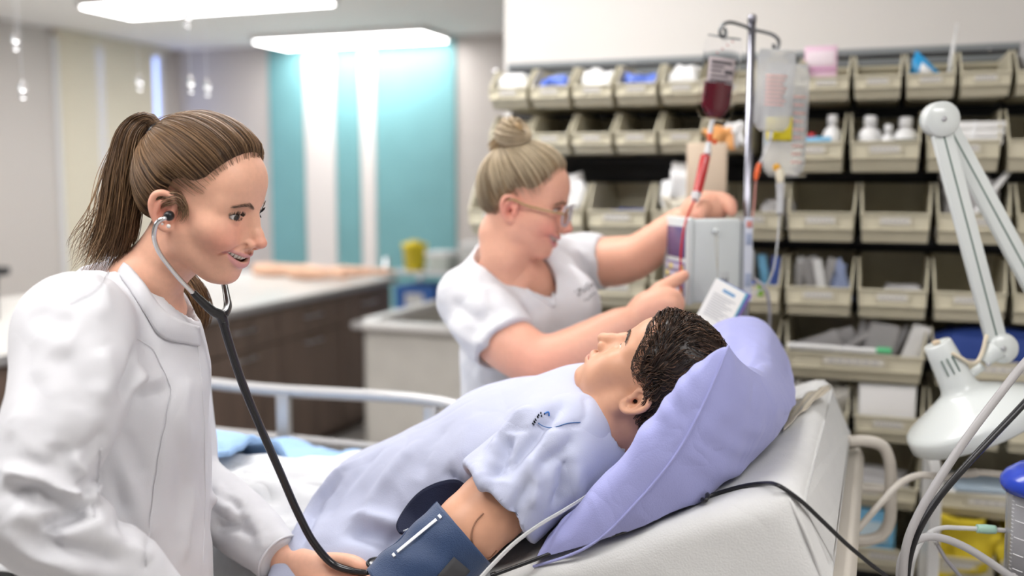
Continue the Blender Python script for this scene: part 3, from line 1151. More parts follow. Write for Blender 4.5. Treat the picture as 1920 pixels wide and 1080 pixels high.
# fifth row: clear tubing packs and the blue drape
for j in range(8):
    c = inbin('fifth', 2, -.16 + .045 * j, .17 + .03 * (j % 2), .08)
    R = ROOM_M @ np.array(Matrix.Rotation((1.15 if j < 4 else .15) + rnd.uniform(-.25, .25), 3, 'Y'))
    o = obj('clear_packet', boxat(c, (.02 + .03 * (j % 3), .01, .16), .004, R), M_GREYP if j not in (7,) else M_PAPER)
    tag(o, 'clear wrapped catheter in the wide bin above the bed end, %s from the left' % ORD[j], 'packet', 'catheter packs in the wide bin')
o = obj('catheter_pack', tube([inbin('fifth', 2, -.18, .25, .088), inbin('fifth', 2, .1, .25, .083)], .008, 8, 8), M_WPACK)
tag(o, 'long white catheter pack with green end along the bin lip', 'catheter')
obj('green_end', tube([inbin('fifth', 2, .06, .252, .087), inbin('fifth', 2, .1, .252, .086)], .0095, 5, 8), M_GREEN, o)
soft('drape_pack', inbin('fifth', 3, -.03, .15, .09), (.29, .15, .125), M_NAVY, 'dark blue folded drape in the bin behind the lamp head', 'drape', 63, lump=.15)
soft('packet', inbin('fifth', 3, .12, .22, .09), (.12, .07, .1), M_GREYP, 'crumpled clear packet right of the blue drape', 'packet', 64, lump=.5)
# sixth row
o = obj('box', boxat(inbin('sixth', 5, -.005, .20, .088), (.15, .10, .13), .004, ROOM_M), M_PAPER)
tag(o, 'white carton in the sixth-row bin left of the lamp shade', 'carton')
obj('flap', boxat(inbin('sixth', 5, -.005, .20, .155), (.15, .1, .004), .001, ROOM_M), M_PAPER, o)
soft('packet', inbin('sixth', 4, .02, .18, .09), (.14, .1, .12), mat('cream packet', (.62, .60, .55), .5), 'cream packet in the sixth-row bin behind the mattress end', 'packet', 65, lump=.4)
soft('packet', inbin('sixth', 6, .02, .18, .05), (.14, .1, .05), M_GREYP, 'flat grey packet in the bin below the lamp shade', 'packet', 68)
# seventh row: flat papers
for j in range(3):
    o = obj('paper_pack', boxat(inbin('seventh', 3, -.06 + .03 * j, .17, .05 + .014 * j), (.25, .16, .01), .002, ROOM_M @ np.array(Matrix.Rotation(.06 * j, 3, 'Z'))), (M_LBLUE, M_PAPER, mat('blue-grey paper', (.4, .5, .6), .6))[j])
    tag(o, '%s flat paper pack in the wide bin behind the cables' % ('lowest, light blue', 'middle, white', 'topmost, blue-grey')[j], 'paper pack', 'flat packs in the wide bin')
    obj('edge_band', boxat(inbin('seventh', 3, -.06 + .03 * j, .249, .05 + .014 * j), (.1, .004, .0105), .001, ROOM_M), M_PAPER, o)
soft('packet', inbin('seventh', 2, .05, .18, .05), (.2, .1, .08), M_GREYP, 'grey packet in the wide bin behind the bed handle', 'packet', 69)
# eighth row
soft('gown_bundle', inbin('eighth', 6, .0, .17, .095), (.15, .14, .14), M_YGOWN, 'yellow isolation gown stuffed in a low bin', 'gown', 66, lump=.8)
soft('gown_bundle', inbin('eighth', 7, -.02, .17, .085), (.15, .14, .13), M_YGOWN, 'folded yellow gown in the low bin behind the blue-lidded canister', 'gown', 67, lump=.7)
o = obj('wipes_pack', boxat(inbin('eighth', 5, -.03, .2, .10), (.12, .06, .15), .012, ROOM_M), M_LBLUE)
tag(o, 'light blue wipes pack in a low bin behind the bed handle', 'wipes pack')
obj('label', boxat(inbin('eighth', 5, -.03, .2355, .11), (.08, .002, .06), .0005, ROOM_M), mat('pale print', (.62, .76, .84), .5), o)
soft('packet', inbin('eighth', 4, .0, .18, .09), (.15, .1, .14), mat('dark mixed packs', (.16, .13, .14), .5), 'dark packs in the low bin behind the mattress end', 'packet', 70, lump=.4)

# ================================================================== hospital bed
MV0, MV1, MU1, MZ0 = 1.40, 2.30, -.10, .755
MPIV, MANG = -.98, math.radians(23.2)


def zmat(u):
    """height of the mattress top along the bed"""
    x = np.maximum(np.asarray(u, float) - MPIV, -10)
    k = .10
    sm = np.where(x < -k, 0, np.where(x > k, x, (x + k)**2 / (4 * k)))
    return MZ0 + math.tan(MANG) * sm


M_SHEET = mat('white bed sheet', (.66, .66, .65), .8, bump=.25, bscale=420, noise=.015, nscale=30, wrk=(7, .45, .02))
M_BEDP = mat('beige bed plastic', (.60, .555, .49), .42)
M_RAIL = mat('pale metal rail', (.55, .54, .54), .35, metal=.55)
bed = empty('hospital_bed', room(-1.15, 1.85, 0), 'adjustable hospital bed with raised white back section', 'bed')


def mattress():
    us = np.concatenate([np.linspace(-2.28, -1.2, 26), np.linspace(-1.17, MU1 - .05, 60), MU1 - np.array([.035, .022, .012, .005, .001, 0])])
    th, rc = .165, .032
    ring = []
    def arc(cy, cz, a0, a1):
        for a in np.linspace(a0, a1, 7):
            ring.append((cy + rc * math.cos(a), cz + rc * math.sin(a), math.cos(a), math.sin(a)))
    h = math.pi / 2
    nv = 40
    for y in np.linspace(MV0 + rc, MV1 - rc, nv): ring.append((y, 0, 0, 1))
    arc(MV1 - rc, -rc, h, 0)
    for z in np.linspace(-rc - .01, -th + rc + .01, 8): ring.append((MV1, z, 1, 0))
    arc(MV1 - rc, -th + rc, 0, -h)
    for y in np.linspace(MV1 - rc, MV0 + rc, 8): ring.append((y, -th, 0, -1))
    arc(MV0 + rc, -th + rc, -h, -2 * h)
    for z in np.linspace(-th + rc + .01, -rc - .01, 8): ring.append((MV0, z, -1, 0))
    arc(MV0 + rc, -rc, -2 * h, -3 * h)
    ring = np.array(ring)
    V = []
    for u in us:
        e = MU1 - u
        ins = 0 if e > .035 else .035 - math.sqrt(max(0, .035**2 - (.035 - e)**2))
        sl = (zmat(u + .005) - zmat(u - .005)) / .01
        n = np.array([-sl, 1]) / math.hypot(sl, 1)
        for y, z, ny, nz in ring:
            y2 = min(max(y, MV0 + ins), MV1 - ins)
            z2 = min(max(z, -th + ins), -ins)
            V.append(room(u + n[0] * z2, y2, zmat(u) + n[1] * z2))
    V = np.array(V)
    nr = len(ring)
    Fs = grid_faces(len(us), nr, True)
    Fs.append(tuple(range(nr)))
    Fs.append(tuple(reversed(range((len(us) - 1) * nr, len(us) * nr))))
    Fs = [tuple(reversed(f)) for f in Fs]
    w = .0030 * vnoise(V * 9, 3) + .0016 * (1 - 2 * np.abs(vnoise(V * [17, 9, 9], 4))) + .001 * vnoise(V * 30, 14)
    V[:, 2] += w
    V[:, :2] += (.0015 * vnoise(V * 12, 9))[:, None]
    return V, Fs


mt = obj('mattress', mattress(), M_SHEET, bed)
mt['label'] = 'white sheeted mattress'
sl_n = np.array([-math.sin(MANG), math.cos(MANG)])
# piping along the edges of the mattress cover
def mpt(u, v, d=0.0):
    return room(u + sl_n[0] * -d, v, float(zmat(u)) - sl_n[1] * d)


obj('piping', tube([mpt(MU1 - .012, MV0 + .012, .012), mpt(MU1 - .008, MV0 + .008, .05), mpt(MU1 - .008, MV0 + .008, .10), mpt(MU1 - .012, MV0 + .012, .155)], .0030, 20, 8), M_SHEET, mt)
obj('piping', tube([mpt(MU1 - .012, MV1 - .012, .012), mpt(MU1 - .008, MV1 - .008, .05), mpt(MU1 - .012, MV1 - .012, .155)], .0028, 20, 8), M_SHEET, mt)
# deck under the back section, base frame, legs
def deckpiece(u0, u1, v0, v1, d0, d1):
    c = mpt((u0 + u1) / 2, (v0 + v1) / 2, (d0 + d1) / 2)
    M = ROOM_M @ np.array([[math.cos(MANG), 0, -math.sin(MANG)], [0, 1, 0], [math.sin(MANG), 0, math.cos(MANG)]])
    return boxat(c, ((u1 - u0) / math.cos(MANG), v1 - v0, d1 - d0), .008, M)


obj('back_deck', deckpiece(-.93, MU1 + .006, MV0 + .012, MV1 - .012, .170, .205), M_BEDP, bed)
obj('seat_deck', rboxuv(-2.3, -1.0, MV0 + .03, MV1 - .03, MZ0 - .215, MZ0 - .172, .008), M_BEDP, bed)
obj('base_frame', join(rboxuv(-2.25, -.05, MV0 + .1, MV0 + .17, .34, .42, .01), rboxuv(-2.25, -.05, MV1 - .17, MV1 - .1, .34, .42, .01), rboxuv(-2.2, -2.1, MV0 + .1, MV1 - .1, .34, .42, .01), rboxuv(-.2, -.1, MV0 + .1, MV1 - .1, .34, .42, .01)), M_BEDP, bed)
for u in (-1.95, -1.2):
    obj('lift_column', rboxuv(u - .08, u + .08, 1.77, 1.93, .05, MZ0 - .18, .02), M_BEDP, bed)
for u in (-2.15, -.2):
    for v in (MV0 + .13, MV1 - .13):
        c = room(u, v, .075)
        obj('caster', join(lathe([(.001, -.022), (.06, -.022), (.075, -.012), (.075, .012), (.06, .022), (.001, .022)], 22, (VX, VY, 0), c), boxat(c + [0, 0, .15], (.05, .05, .24), .01, ROOM_M)), M_BLACK, bed)
# rounded push handle behind the head end
loop = [P(1588, 828, 2.08), P(1632, 828, 2.08), P(1656, 838, 2.08), P(1668, 866, 2.08), P(1670, 930, 2.08), P(1667, 980, 2.08), P(1652, 1004, 2.08), P(1625, 1013, 2.08), P(1580, 1010, 2.08)]
obj('push_handle', tube(loop, .0125, 70, 12), M_BEDP, bed)
obj('push_handle', tube([P(1585, 915, 2.10), P(1625, 916, 2.10), P(1664, 920, 2.09)], .008, 10, 10), M_BEDP, bed)
# far side rail
RV = 2.40
rail = []
zr = .968
obj('side_rail', tube([room(-2.2, RV, zr - .10), room(-2.17, RV, zr - .03), room(-2.10, RV, zr), room(-1.6, RV, zr), room(-1.04, RV, zr), room(-.95, RV, zr - .03), room(-.91, RV, zr - .14)], .0165, 70, 12), M_RAIL, bed)
obj('side_rail', tube([room(-2.19, RV, zr - .135), room(-1.6, RV, zr - .135), room(-.97, RV, zr - .135)], .0125, 20, 12), M_RAIL, bed)
for u in (-2.0, -1.553, -1.1):
    obj('rail_post', rboxuv(u - .020, u + .020, RV - .014, RV + .014, MZ0 - .2, zr - .008, .006), M_RAIL, bed)
    obj('rail_bracket', rboxuv(u - .03, u + .03, MV1 - .06, RV + .012, MZ0 - .23, MZ0 - .18, .006), M_BEDP, bed)

# ------------------------------------------------------------------ covers over the legs
def cover(name, u0, u1, v0, v1, bumpf, m, label, cat, th=.006, nu=90, nv=90, seed=3, amp=.012):
    us, vs = np.linspace(u0, u1, nu), np.linspace(v0, v1, nv)
    Uu, Vv = np.meshgrid(us, vs, indexing='ij')
    Z = bumpf(Uu, Vv)
    pn = np.stack([Uu.ravel() * 9 + Vv.ravel() * 5, Vv.ravel() * 14 - Uu.ravel() * 4, np.zeros(Uu.size)], 1)
    wr = (vnoise(pn * .55, seed) + .6 * np.abs(vnoise(pn * 1.1, seed + 1)) + .35 * vnoise(pn * 2.2, seed + 2)).reshape(Uu.shape)
    Z = Z + amp * wr
    G = np.stack([Uu * UX + Vv * VX, Uu * UY + Vv * VY, Z], -1)
    o = obj(name, slab(G, th), m)
    return tag(o, label, cat)


def legs(U, Vv):
    base = zmat(U) + .042
    hill = .185 * np.exp(-((Vv - 1.75) / .20)**2) * np.clip(1 - (np.abs(U + 1.15) / 1.05)**2.5, 0, 1) + .05 * np.exp(-((Vv - 1.52) / .10)**2)
    return base + hill


def blanket(U, Vv):
    return legs(U, Vv) + .04 + .02 * np.exp(-((U + 1.62) / .14)**2 - ((Vv - 1.95) / .25)**2)


cover('bed_sheet', -2.2, -.90, 1.41, 2.24, legs, mat('white draw sheet', (.74, .75, .77), .8, bump=.2, bscale=500, wrk=(9, .8, .03)), 'rumpled white sheet over the legs of the training manikin', 'sheet', amp=.022)
cover('blanket', -2.26, -1.22, 1.68, 2.26, blanket, mat('light blue blanket', (.34, .53, .83), .8, bump=.3, bscale=350, wrk=(8, .7, .03)), 'light blue blanket folded over the foot of the bed', 'blanket', th=.012, seed=3, amp=.022)

# ================================================================== people: heads
CR_C, CR_R = np.array([-.004, 0, .046]), np.array([.0955, .0755, .0885])       # cranium


def head_field(kind, h=.0017, jaw=1.0, full=0.0, nose=1.0, neck=None, eye=1.0):
    """skin of a head in its own frame: x forward, y to its left, z up, origin between the ears"""
    lo, hi = np.array([-.105, -.1, -.135]), np.array([.135, .1, .145])
    if neck is not None:
        for q, r in neck:
            lo, hi = np.minimum(lo, np.array(q) - r - .01), np.maximum(hi, np.array(q) + r + .01)
    s = SDF(lo, hi, h)
    def two(f, c, *a, **k):
        f(c, *a, **k)
        c2 = np.array(c, float); c2[1] *= -1
        f(c2, *a, **k)
    def twoc(a, b, *q, **k):
        s.cone(a, b, *q, **k)
        s.cone(np.array(a) * [1, -1, 1], np.array(b) * [1, -1, 1], *q, **k)
    def twoch(p, r, **k):
        p = np.array(p, float)
        s.chain(p, r, **k)
        s.chain(p * [1, -1, 1], r, **k)
    smile = kind == 'smile'
    s.ell(CR_C, CR_R)
    s.ell((.045, 0, .06), (.050, .058, .045), .03)                 # forehead
    s.ell((.036, 0, -.03), (.054, .054 + full, .075), .035)        # face mass
    twoc((.002, .049 * jaw, -.055), (.062, .018, -.096), .017, .016, k=.03)      # jaw
    twoc((.0, .052, -.03), (.002, .047 * jaw, -.062), .018, .016, k=.025)
    s.ell((.080, 0, -.099), (.0165, .019, .014), .022)             # chin
    two(s.ell, (.054, .047, -.012), (.022, .018, .019), .03)       # cheek bones
    if smile:
        two(s.ell, (.0655, .037, -.030), (.019, .018, .0185), .022)    # raised cheeks
    else:
        two(s.ell, (.058, .034, -.045), (.02, .02, .03), .03)
    s.ell((.072, 0, -.060), (.0255 + (0 if smile else .002), .031, .025), .026)             # muzzle
    twoc((.081, .010, .031), (.062, .047, .030), .0105, .009, k=.018)  # brow
    two(s.ell, (.1005, .0335, .0125), (.0235, .0195, .0125), .012, op='s')        # eye sockets
    ex = np.array([.0735, .0315, .0125])
    two(s.ell, ex, (.0134, .0136, .0134), .007)                    # lids
    # nose
    n = nose
    twoc((.082, .0045, .018), (.0945, .0085, -.028), .0075, .0075, k=.016)
    s.chain([(.086, 0, .022), (.0955, 0, .006), (.1075 * (n * .15 + .85), 0, -.014), (.1150 * (n * .2 + .8), 0, -.0265)], [.0062, .0066, .0072, .0082], k=.012)
    s.ell((.1150 * (n * .2 + .8), 0, -.0275), (.0100, .0100, .0090), .007)
    two(s.ell, (.1015, .0128, -.0325), (.0105, .0070, .0082), .004)
    twoc((.108, .0, -.037), (.098, .0, -.041), .0042, .004, k=.005)
    two(s.ell, (.1070, .0066, -.0405), (.0062, .0032, .0042), .0025, op='s')
    # mouth
    if smile:
        mid = [(.100, 0, -.0640), (.0975, .013, -.0622), (.0865, .0260, -.0550), (.0715, .0365, -.0462)]
        twoch(mid, [.0071, .0069, .0060, .0022], k=.002, op='s', n=10)
        twoch(np.array(mid) + [-.011, 0, 0], [.0080, .0077, .0066, .0022], k=.002, op='s', n=10)
        twoch([(.0995, 0, -.0548), (.0985, .009, -.0540), (.0885, .0245, -.0488), (.0720, .0372, -.0440)], [.0030, .0030, .0022, .0013], k=.0035, n=10)
        twoch([(.0975, 0, -.0745), (.0952, .012, -.0730), (.0850, .0258, -.0628), (.0710, .0372, -.0478)], [.0046, .0044, .0034, .0017], k=.005, n=10)
        # cheek fold from the nostril to the corner of the mouth
        twoch([(.100, .0175, -.0335), (.0935, .0275, -.0395), (.0815, .0400, -.0455), (.071, .0450, -.055)], [.0018, .0028, .0028, .0010], k=.005, op='s', n=10)
        two(s.ell, (.0705, .0395, -.0295), (.0175, .0145, .0155), .010)
    else:
        twoch([(.1025, 0, -.0585), (.1000, .009, -.0575), (.0910, .018, -.0600), (.0825, .0245, -.0625)], [.0044, .0046, .0036, .0018], k=.006, n=9)
        twoch([(.0995, 0, -.0690), (.0975, .009, -.0690), (.0890, .018, -.0665), (.0815, .024, -.0635)], [.0052, .0050, .0040, .0018], k=.006, n=9)
        twoch([(.1075, 0, -.0635), (.1045, .009, -.0630), (.0955, .018, -.0633), (.0860, .0245, -.0632)], [.0012, .0012, .0012, .0006], k=.003, op='s', n=8)
    s.ell((.0985, 0, -.0465), (.0045, .0022, .006), .006, op='s')  # philtrum
    # eye openings
    for sg in (1, -1):
        M = np.array(Matrix.Rotation(math.radians(26 * sg), 3, 'Z') @ Matrix.Rotation(math.radians(-4 * sg), 3, 'X'))
        hh = (.0041 if smile else .0048) * eye
        s.ell(ex * [1, sg, 1] + M @ np.array([.0125, 0, -.0002]), (.011, .0138, hh), .0012, M=M, op='s')
    if neck is not None:
        s.chain([q for q, r in neck], [r for q, r in neck], k=.02)
    # ears
    for sg in (1, -1):
        def E(a, b, o=0.0):
            a, b = a * .92, b * .92
            return np.array([-.014 + a * .95, sg * (.0745 + .004 - a * .42 + o + max(b, 0) * .05), b - .002 - a * .18])
        s.ell(E(-.002, 0, -.006), (.015, .0065, .026), .008)
        s.ell(E(.004, -.024, -.003), (.0095, .0042, .0085), .005)
        hel = [E(.004, .002, .002), E(.012, .008, .002), E(.015, .019, .001), E(.008, .0295, .002), E(-.004, .0325, .003), E(-.0155, .026, .004),
               E(-.0205, .011, .004), E(-.018, -.005, .003), E(-.0115, -.018, .002), E(-.004, -.0265, .001), E(.005, -.029, 0), E(.0105, -.0235, -.002)]
        s.chain(hel, [.0024, .0032, .0036, .0038, .0038, .0038, .0037, .0034, .0034, .0042, .0042, .003], k=.0025, n=30)
        s.chain([E(.0, .022, .001), E(-.0085, .015, .002), E(-.0115, .004, .002), E(-.0085, -.008, .002), E(-.001, -.0155, .001)], [.0022, .0030, .0033, .0033, .0025], k=.004, n=14)
        s.ell(E(.000, -.002, .0045), (.0075, .0085, .0105), .003, op='s')
        s.ell(E(.002, -.002, -.006), (.0045, .0085, .0045), .002, op='s')
        s.chain([E(.0125, .004, .001), E(.0118, -.004, .003), E(.0105, -.010, .002)], [.003, .0042, .003], k=.004)
    return s, ex


def head_colors(V, kind, base, lip, blush, lid=None):
    """pigment of the skin: lips, cheeks, ears, nose tip"""
    C = np.tile(np.array(base, float), (len(V), 1))
    ay = np.abs(V[:, 1])
    A = np.stack([V[:, 0], ay, V[:, 2]], 1)
    def mix(w, c):
        nonlocal C
        C = C * (1 - w[:, None]) + np.array(c) * w[:, None]
    if blush is not None:
        for c, r, a in (((.07, .043, -.028), .026, .8), ((.117, 0, -.03), .015, .8), ((-.016, .082, -.0), .03, .65), ((.085, 0, -.1), .018, .35), ((.09, .03, .0), .014, .3)):
            d = np.linalg.norm(A - np.array(c), axis=1)
            mix(a * np.exp(-(d / r)**2), blush)
    if kind == 'smile':
        ls = [[(.1015, 0, -.0550), (.1005, .009, -.0542), (.0900, .0245, -.0490), (.0730, .0372, -.0443)],
              [(.1010, 0, -.0748), (.0982, .012, -.0733), (.0875, .0258, -.0628), (.0725, .0372, -.0478)]]
        w0 = (.0043, .0062)
    else:
        ls = [[(.105, 0, -.0585), (.1025, .009, -.0575), (.0935, .018, -.0600), (.0845, .0245, -.0625)],
              [(.103, 0, -.0690), (.1005, .009, -.0690), (.0920, .018, -.0665), (.0835, .024, -.0635)]]
        w0 = (.0052, .0058)
    for l, w in zip(ls, w0):
        d, t = seg_dist(A, catmull(l, 12))
        mix(np.clip((w - d) / .0016, 0, 1) * (V[:, 0] > .07), lip)
    if kind == 'smile':                                     # inside of the mouth
        d, t = seg_dist(A, catmull([(.088, 0, -.064), (.0855, .013, -.0622), (.0745, .0260, -.055), (.0595, .0355, -.0462)], 10))
        mix(np.clip((.0088 - d) / .002, 0, 1) * (A[:, 1] < .036), (.16, .02, .02))
    if lid is not None:                                     # mascara on the lid edges
        el = []
        for r in np.linspace(-1, 1, 15):
            az_, e_ = math.radians(26 + 54 * r), math.radians(18.5 * (1 - .8 * r * r))
            el.append(lid + .0138 * np.array([math.cos(e_) * math.cos(az_), math.cos(e_) * math.sin(az_), math.sin(e_)]))
        d, t = seg_dist(A, np.array(el))
        mix(np.clip((.0019 - d) / .0009, 0, 1) * .85, (.05, .03, .03))
    return C


def eyeball(c, r, gaze, iris=(.10, .055, .03)):
    g = np.array(gaze, float); g /= np.linalg.norm(g)
    prof = [(max(1e-4, r * math.sin(a)), r * math.cos(a) + (.0009 * math.exp(-(a / .42)**2 * 2))) for a in np.linspace(.001, math.pi - .001, 40)]
    V, Fs = lathe(prof, 32, g, c)
    a = np.arccos(np.clip(((V - c) @ g) / np.linalg.norm(V - c, axis=1), -1, 1))
    C = np.tile([.80, .76, .74], (len(V), 1))
    C[a < .56] = np.array(iris) * .4
    C[a < .50] = iris
    C[a < .23] = (.004, .004, .004)
    return V, Fs, C


def teeth(sc=1.0):
    parts = []
    th = 0.0
    R, cx = .033, .0597
    ws = [.0084, .0066, .0074, .0068, .0066, .0075]
    for sg in (1, -1):
        th = 0
        for i, w in enumerate(ws):
            a = th + w / 2 / R
            th += w / R
            hgt = (.0108, .0098, .0104, .0090, .0085, .008)[i]
            M = np.array(Matrix.Rotation(sg * a, 3, 'Z'))
            c = np.array([cx + R * math.cos(a) * .97, sg * R * math.sin(a), -.0572 - hgt / 2 + .0034 + (1 - math.cos(a)) * .02])
            parts.append(boxat(c, (.006, w * .97, hgt), .0019, M))
    return join(*parts)


HL_X = [-.11, -.07, -.045, -.028, -.012, .004, .02, .036, .052, .066, .08, .10]


def hair_mask(V, hz):
    """signed height of points above the hairline"""
    return V[:, 2] - np.interp(V[:, 0], HL_X, hz)


def hair_cap(thick, hz, seed=1, n=90, ridge=.0008, soft=.010, c=CR_C, r=CR_R):
    th = np.linspace(.001, math.pi - .001, n)
    ph = np.linspace(0, 2 * math.pi, 2 * n, endpoint=False)
    T, Ph = np.meshgrid(th, ph, indexing='ij')
    D = np.stack([np.sin(T) * np.cos(Ph), np.sin(T) * np.sin(Ph), np.cos(T)], -1).reshape(-1, 3)
    S = c + D * r
    m = np.clip(hair_mask(S, hz) / soft, 0, 1)
    m = m * m * (3 - 2 * m)
    t = thick * m - .006 * (1 - m) + ridge * vnoise(S * 160, seed) * m
    N = D / r
    N /= np.linalg.norm(N, axis=1, keepdims=True)
    return S + N * t[:, None], grid_faces(n, 2 * n, True)


def on_skull(d, off, c=CR_C, r=CR_R):
    d = d / np.linalg.norm(d, axis=-1, keepdims=True)
    N = d / r
    N = N / np.linalg.norm(N, axis=-1, keepdims=True)
    return c + d * r + N * off[..., None] if np.ndim(off) else c + d * r + N * off


def slerp(a, b, t):
    dot = np.clip((a * b).sum(-1, keepdims=True), -.9995, .9995)
    w = np.arccos(dot)
    return (np.sin((1 - t) * w) * a + np.sin(t * w) * b) / np.sin(w)


def scalp_roots(n, hz, seed, margin=.002):
    g = np.random.default_rng(seed)
    out = []
    while sum(map(len, out)) < n:
        d = g.normal(size=(4 * n, 3))
        d /= np.linalg.norm(d, axis=1, keepdims=True)
        S = CR_C + d * CR_R
        out.append(d[hair_mask(S, hz) > margin + g.normal(size=len(d)) * .0035])
    return np.concatenate(out)[:n]


def place(V, R, o):
    return np.asarray(V) @ np.asarray(R).T + np.asarray(o)


def head_rot(fwd, up):
    """columns: forward, left, up"""
    x = np.asarray(fwd, float); x /= np.linalg.norm(x)
    z = np.asarray(up, float); z = z - x * (x @ z); z /= np.linalg.norm(z)
    return np.stack([x, np.cross(z, x), z], 1)


M_SKIN = mat('fair skin', (.8, .55, .45), .43, spec=.4, sss=.06, attr='col', bump=.06, bscale=900, noise=.03, nscale=120)
M_EYE = mat('eye', (.8, .8, .8), .08, attr='col', coat=.5)
M_TOOTH = mat('teeth', (.80, .76, .66), .18)
M_HAIR = mat('hair', (.2, .12, .07), .42, spec=.45, attr='col')


def face_x(V, y, z, tol=.0035):
    m = (np.abs(V[:, 1] - y) < tol) & (np.abs(V[:, 2] - z) < tol)
    return V[m, 0].max() if m.any() else .08


def brow_paths(V, pts, n, seed, spread=.0028, L=.009, off=.0006):
    g = np.random.default_rng(seed)
    c = catmull(np.array(pts, float), 60)
    out = []
    for i in range(n):
        k = g.integers(0, 56)
        p = c[k] + g.normal(size=2) * [0, spread * (1 - .5 * k / 60)]
        d = c[min(59, k + 4)] - c[k]
        d = d / np.linalg.norm(d)
        d = d + np.array([0, .45 * (1 - k / 45)]) + g.normal(size=2) * .12
        l = L * g.uniform(.7, 1.1)
        out.append([[face_x(V, p[0] + d[0] * l * t, p[1] + d[1] * l * t) + off, p[0] + d[0] * l * t, p[1] + d[1] * l * t] for t in (0, .33, .66, 1)])
    return np.array(out)


def lash_paths(ex, sg, n, seed, L=.0085, upper=True):
    g = np.random.default_rng(seed)
    out = []
    for i in range(n):
        az = math.radians(26 * sg) + math.radians(g.uniform(-52, 52))
        rel = (az - math.radians(26 * sg)) / math.radians(52)
        el = math.radians((18.5 if upper else -15) * (1 - .8 * rel**2))
        r = .0138
        d = np.array([math.cos(el) * math.cos(az), math.cos(el) * math.sin(az), math.sin(el)])
        b = ex * [1, sg, 1] + d * r
        l = L * g.uniform(.75, 1.1)
        up = 1 if upper else -.6
        out.append([b, b + l * .4 * (d * .95 + np.array([0, 0, -.05 * up])), b + l * .75 * (d * .9 + np.array([0, 0, .35 * up])), b + l * (d * .75 + np.array([0, 0, .62 * up]))])
    return np.array(out)

# ================================================================== student with the stethoscope
def clump_path(center, rad, n, seed, wave=.0, npt=24, spread=1.0, twist=0., end_spread=1.0):
    """a lock of hair: n strands about a centre line with radius profile rad"""
    g = np.random.default_rng(seed)
    c = catmull(np.asarray(center, float), npt)
    t, a, b = frames(c)
    rr = np.interp(np.linspace(0, 1, npt), np.linspace(0, 1, len(rad)), rad)
    r = np.sqrt(g.random(n)) * spread
    th = g.random(n) * 2 * math.pi
    s = np.linspace(0, 1, npt)
    out = np.zeros((n, npt, 3))
    ph = g.random((n, 3)) * 6.28
    for i in range(n):
        fan = 1 + (end_spread - 1) * s**2
        ox = r[i] * math.cos(th[i]) * rr * fan + wave * np.sin(ph[i, 0] + s * (5 + 3 * g.random())) * s
        oy = r[i] * math.sin(th[i]) * rr * fan + wave * np.sin(ph[i, 1] + s * (5 + 3 * g.random())) * s
        ln = .82 + .18 * g.random()
        out[i] = c + a * ox[:, None] + b * oy[:, None]
        if ln < 1:
            idx = np.linspace(0, (npt - 1) * ln, npt)
            lo = np.floor(idx).astype(int)
            hi = np.minimum(lo + 1, npt - 1)
            f = (idx - lo)[:, None]
            out[i] = out[i][lo] * (1 - f) + out[i][hi] * f
    return out


def hair_colors(n, seed, dark, light, p=1.6):
    g = np.random.default_rng(seed)
    w = g.random(n)[:, None]**p
    return np.array(dark) * (1 - w) + np.array(light) * w


def hair_obj(name, paths, r, cols, parent, seed=0):
    g = np.random.default_rng(seed)
    rad = r * g.uniform(.6, 1.3, len(paths))
    V, Q, C = strands(paths, rad, 3, cols)
    return obj(name, (V, Q), M_HAIR, parent, color=C)


SK1 = (.81, .455, .32)
N1_R = head_rot((.945, -.22, -.24), (.24, -.10, .96))
N1_EAR = np.array([-.008, -.082, -.003])
HS1 = .96


def warp1(V):
    V = np.array(V, float)
    V[..., 2] = np.where(V[..., 2] < 0, V[..., 2] * .90, V[..., 2] * 1.02)
    k_ = np.clip((-V[..., 2] - .028) / .075, 0, 1)
    V[..., 0] = V[..., 0] - .015 * k_ * k_ * (3 - 2 * k_) * np.clip(V[..., 0] / .05, 0, 1)
    V[..., 0] = np.where(V[..., 0] > .05, .05 + (V[..., 0] - .05) * .93, V[..., 0])
    return V


N1_O = P(313, 403, 1.473) - N1_R @ (N1_EAR * HS1)


def loc1(p):
    return (np.asarray(p) - N1_O) @ N1_R / HS1


n1 = empty('person', (N1_O[0] - .15, N1_O[1], 0), 'smiling student in a white coat with a brown ponytail, wearing a stethoscope', 'person')
neck1 = [((-.022, 0, -.035), .050), ((-.030, 0, -.075), .0485), (tuple(loc1(P(268, 545, 1.562))), .0540), (tuple(loc1(P(262, 590, 1.574))), .072)]
s, ex = head_field('smile', .0016, jaw=.92, neck=neck1)
V, Q = s.mesh()
V = relax(V, Q, 1, .5)
HV1 = V
C1 = head_colors(V, 'smile', SK1, (.68, .32, .30), (.78, .29, .22), lid=ex)
b1 = obj('body', (place(warp1(V), N1_R * HS1, N1_O), Q), M_SKIN, n1, color=C1)
b1['label'] = 'fair face and neck'
for sg in (1, -1):
    ev, ef, ec = eyeball(ex * [1, sg, 1], .0125, (1, -.36, -.14), iris=(.04, .028, .022))
    obj('eye', (place(warp1(ev), N1_R * HS1, N1_O), ef), M_EYE, n1, color=ec)
    p_ = brow_paths(V, [(sg * .012, .0262), (sg * .027, .0315), (sg * .050, .0290)], 130, 3 + sg, spread=.0017, L=.008)
    hair_obj('eyebrow', place(warp1(p_), N1_R * HS1, N1_O), .00026, hair_colors(130, 4, (.10, .06, .04), (.22, .14, .10)), n1)
    p_ = np.concatenate([lash_paths(ex, sg, 60, 5), lash_paths(ex, sg, 22, 6, .004, False)])
    hair_obj('eyelashes', place(warp1(p_), N1_R * HS1, N1_O), .00032, np.tile([.008, .006, .006], (82, 1)), n1)
tv, tf = teeth()
obj('teeth', (place(warp1(tv), N1_R * HS1, N1_O), tf), M_TOOTH, n1)

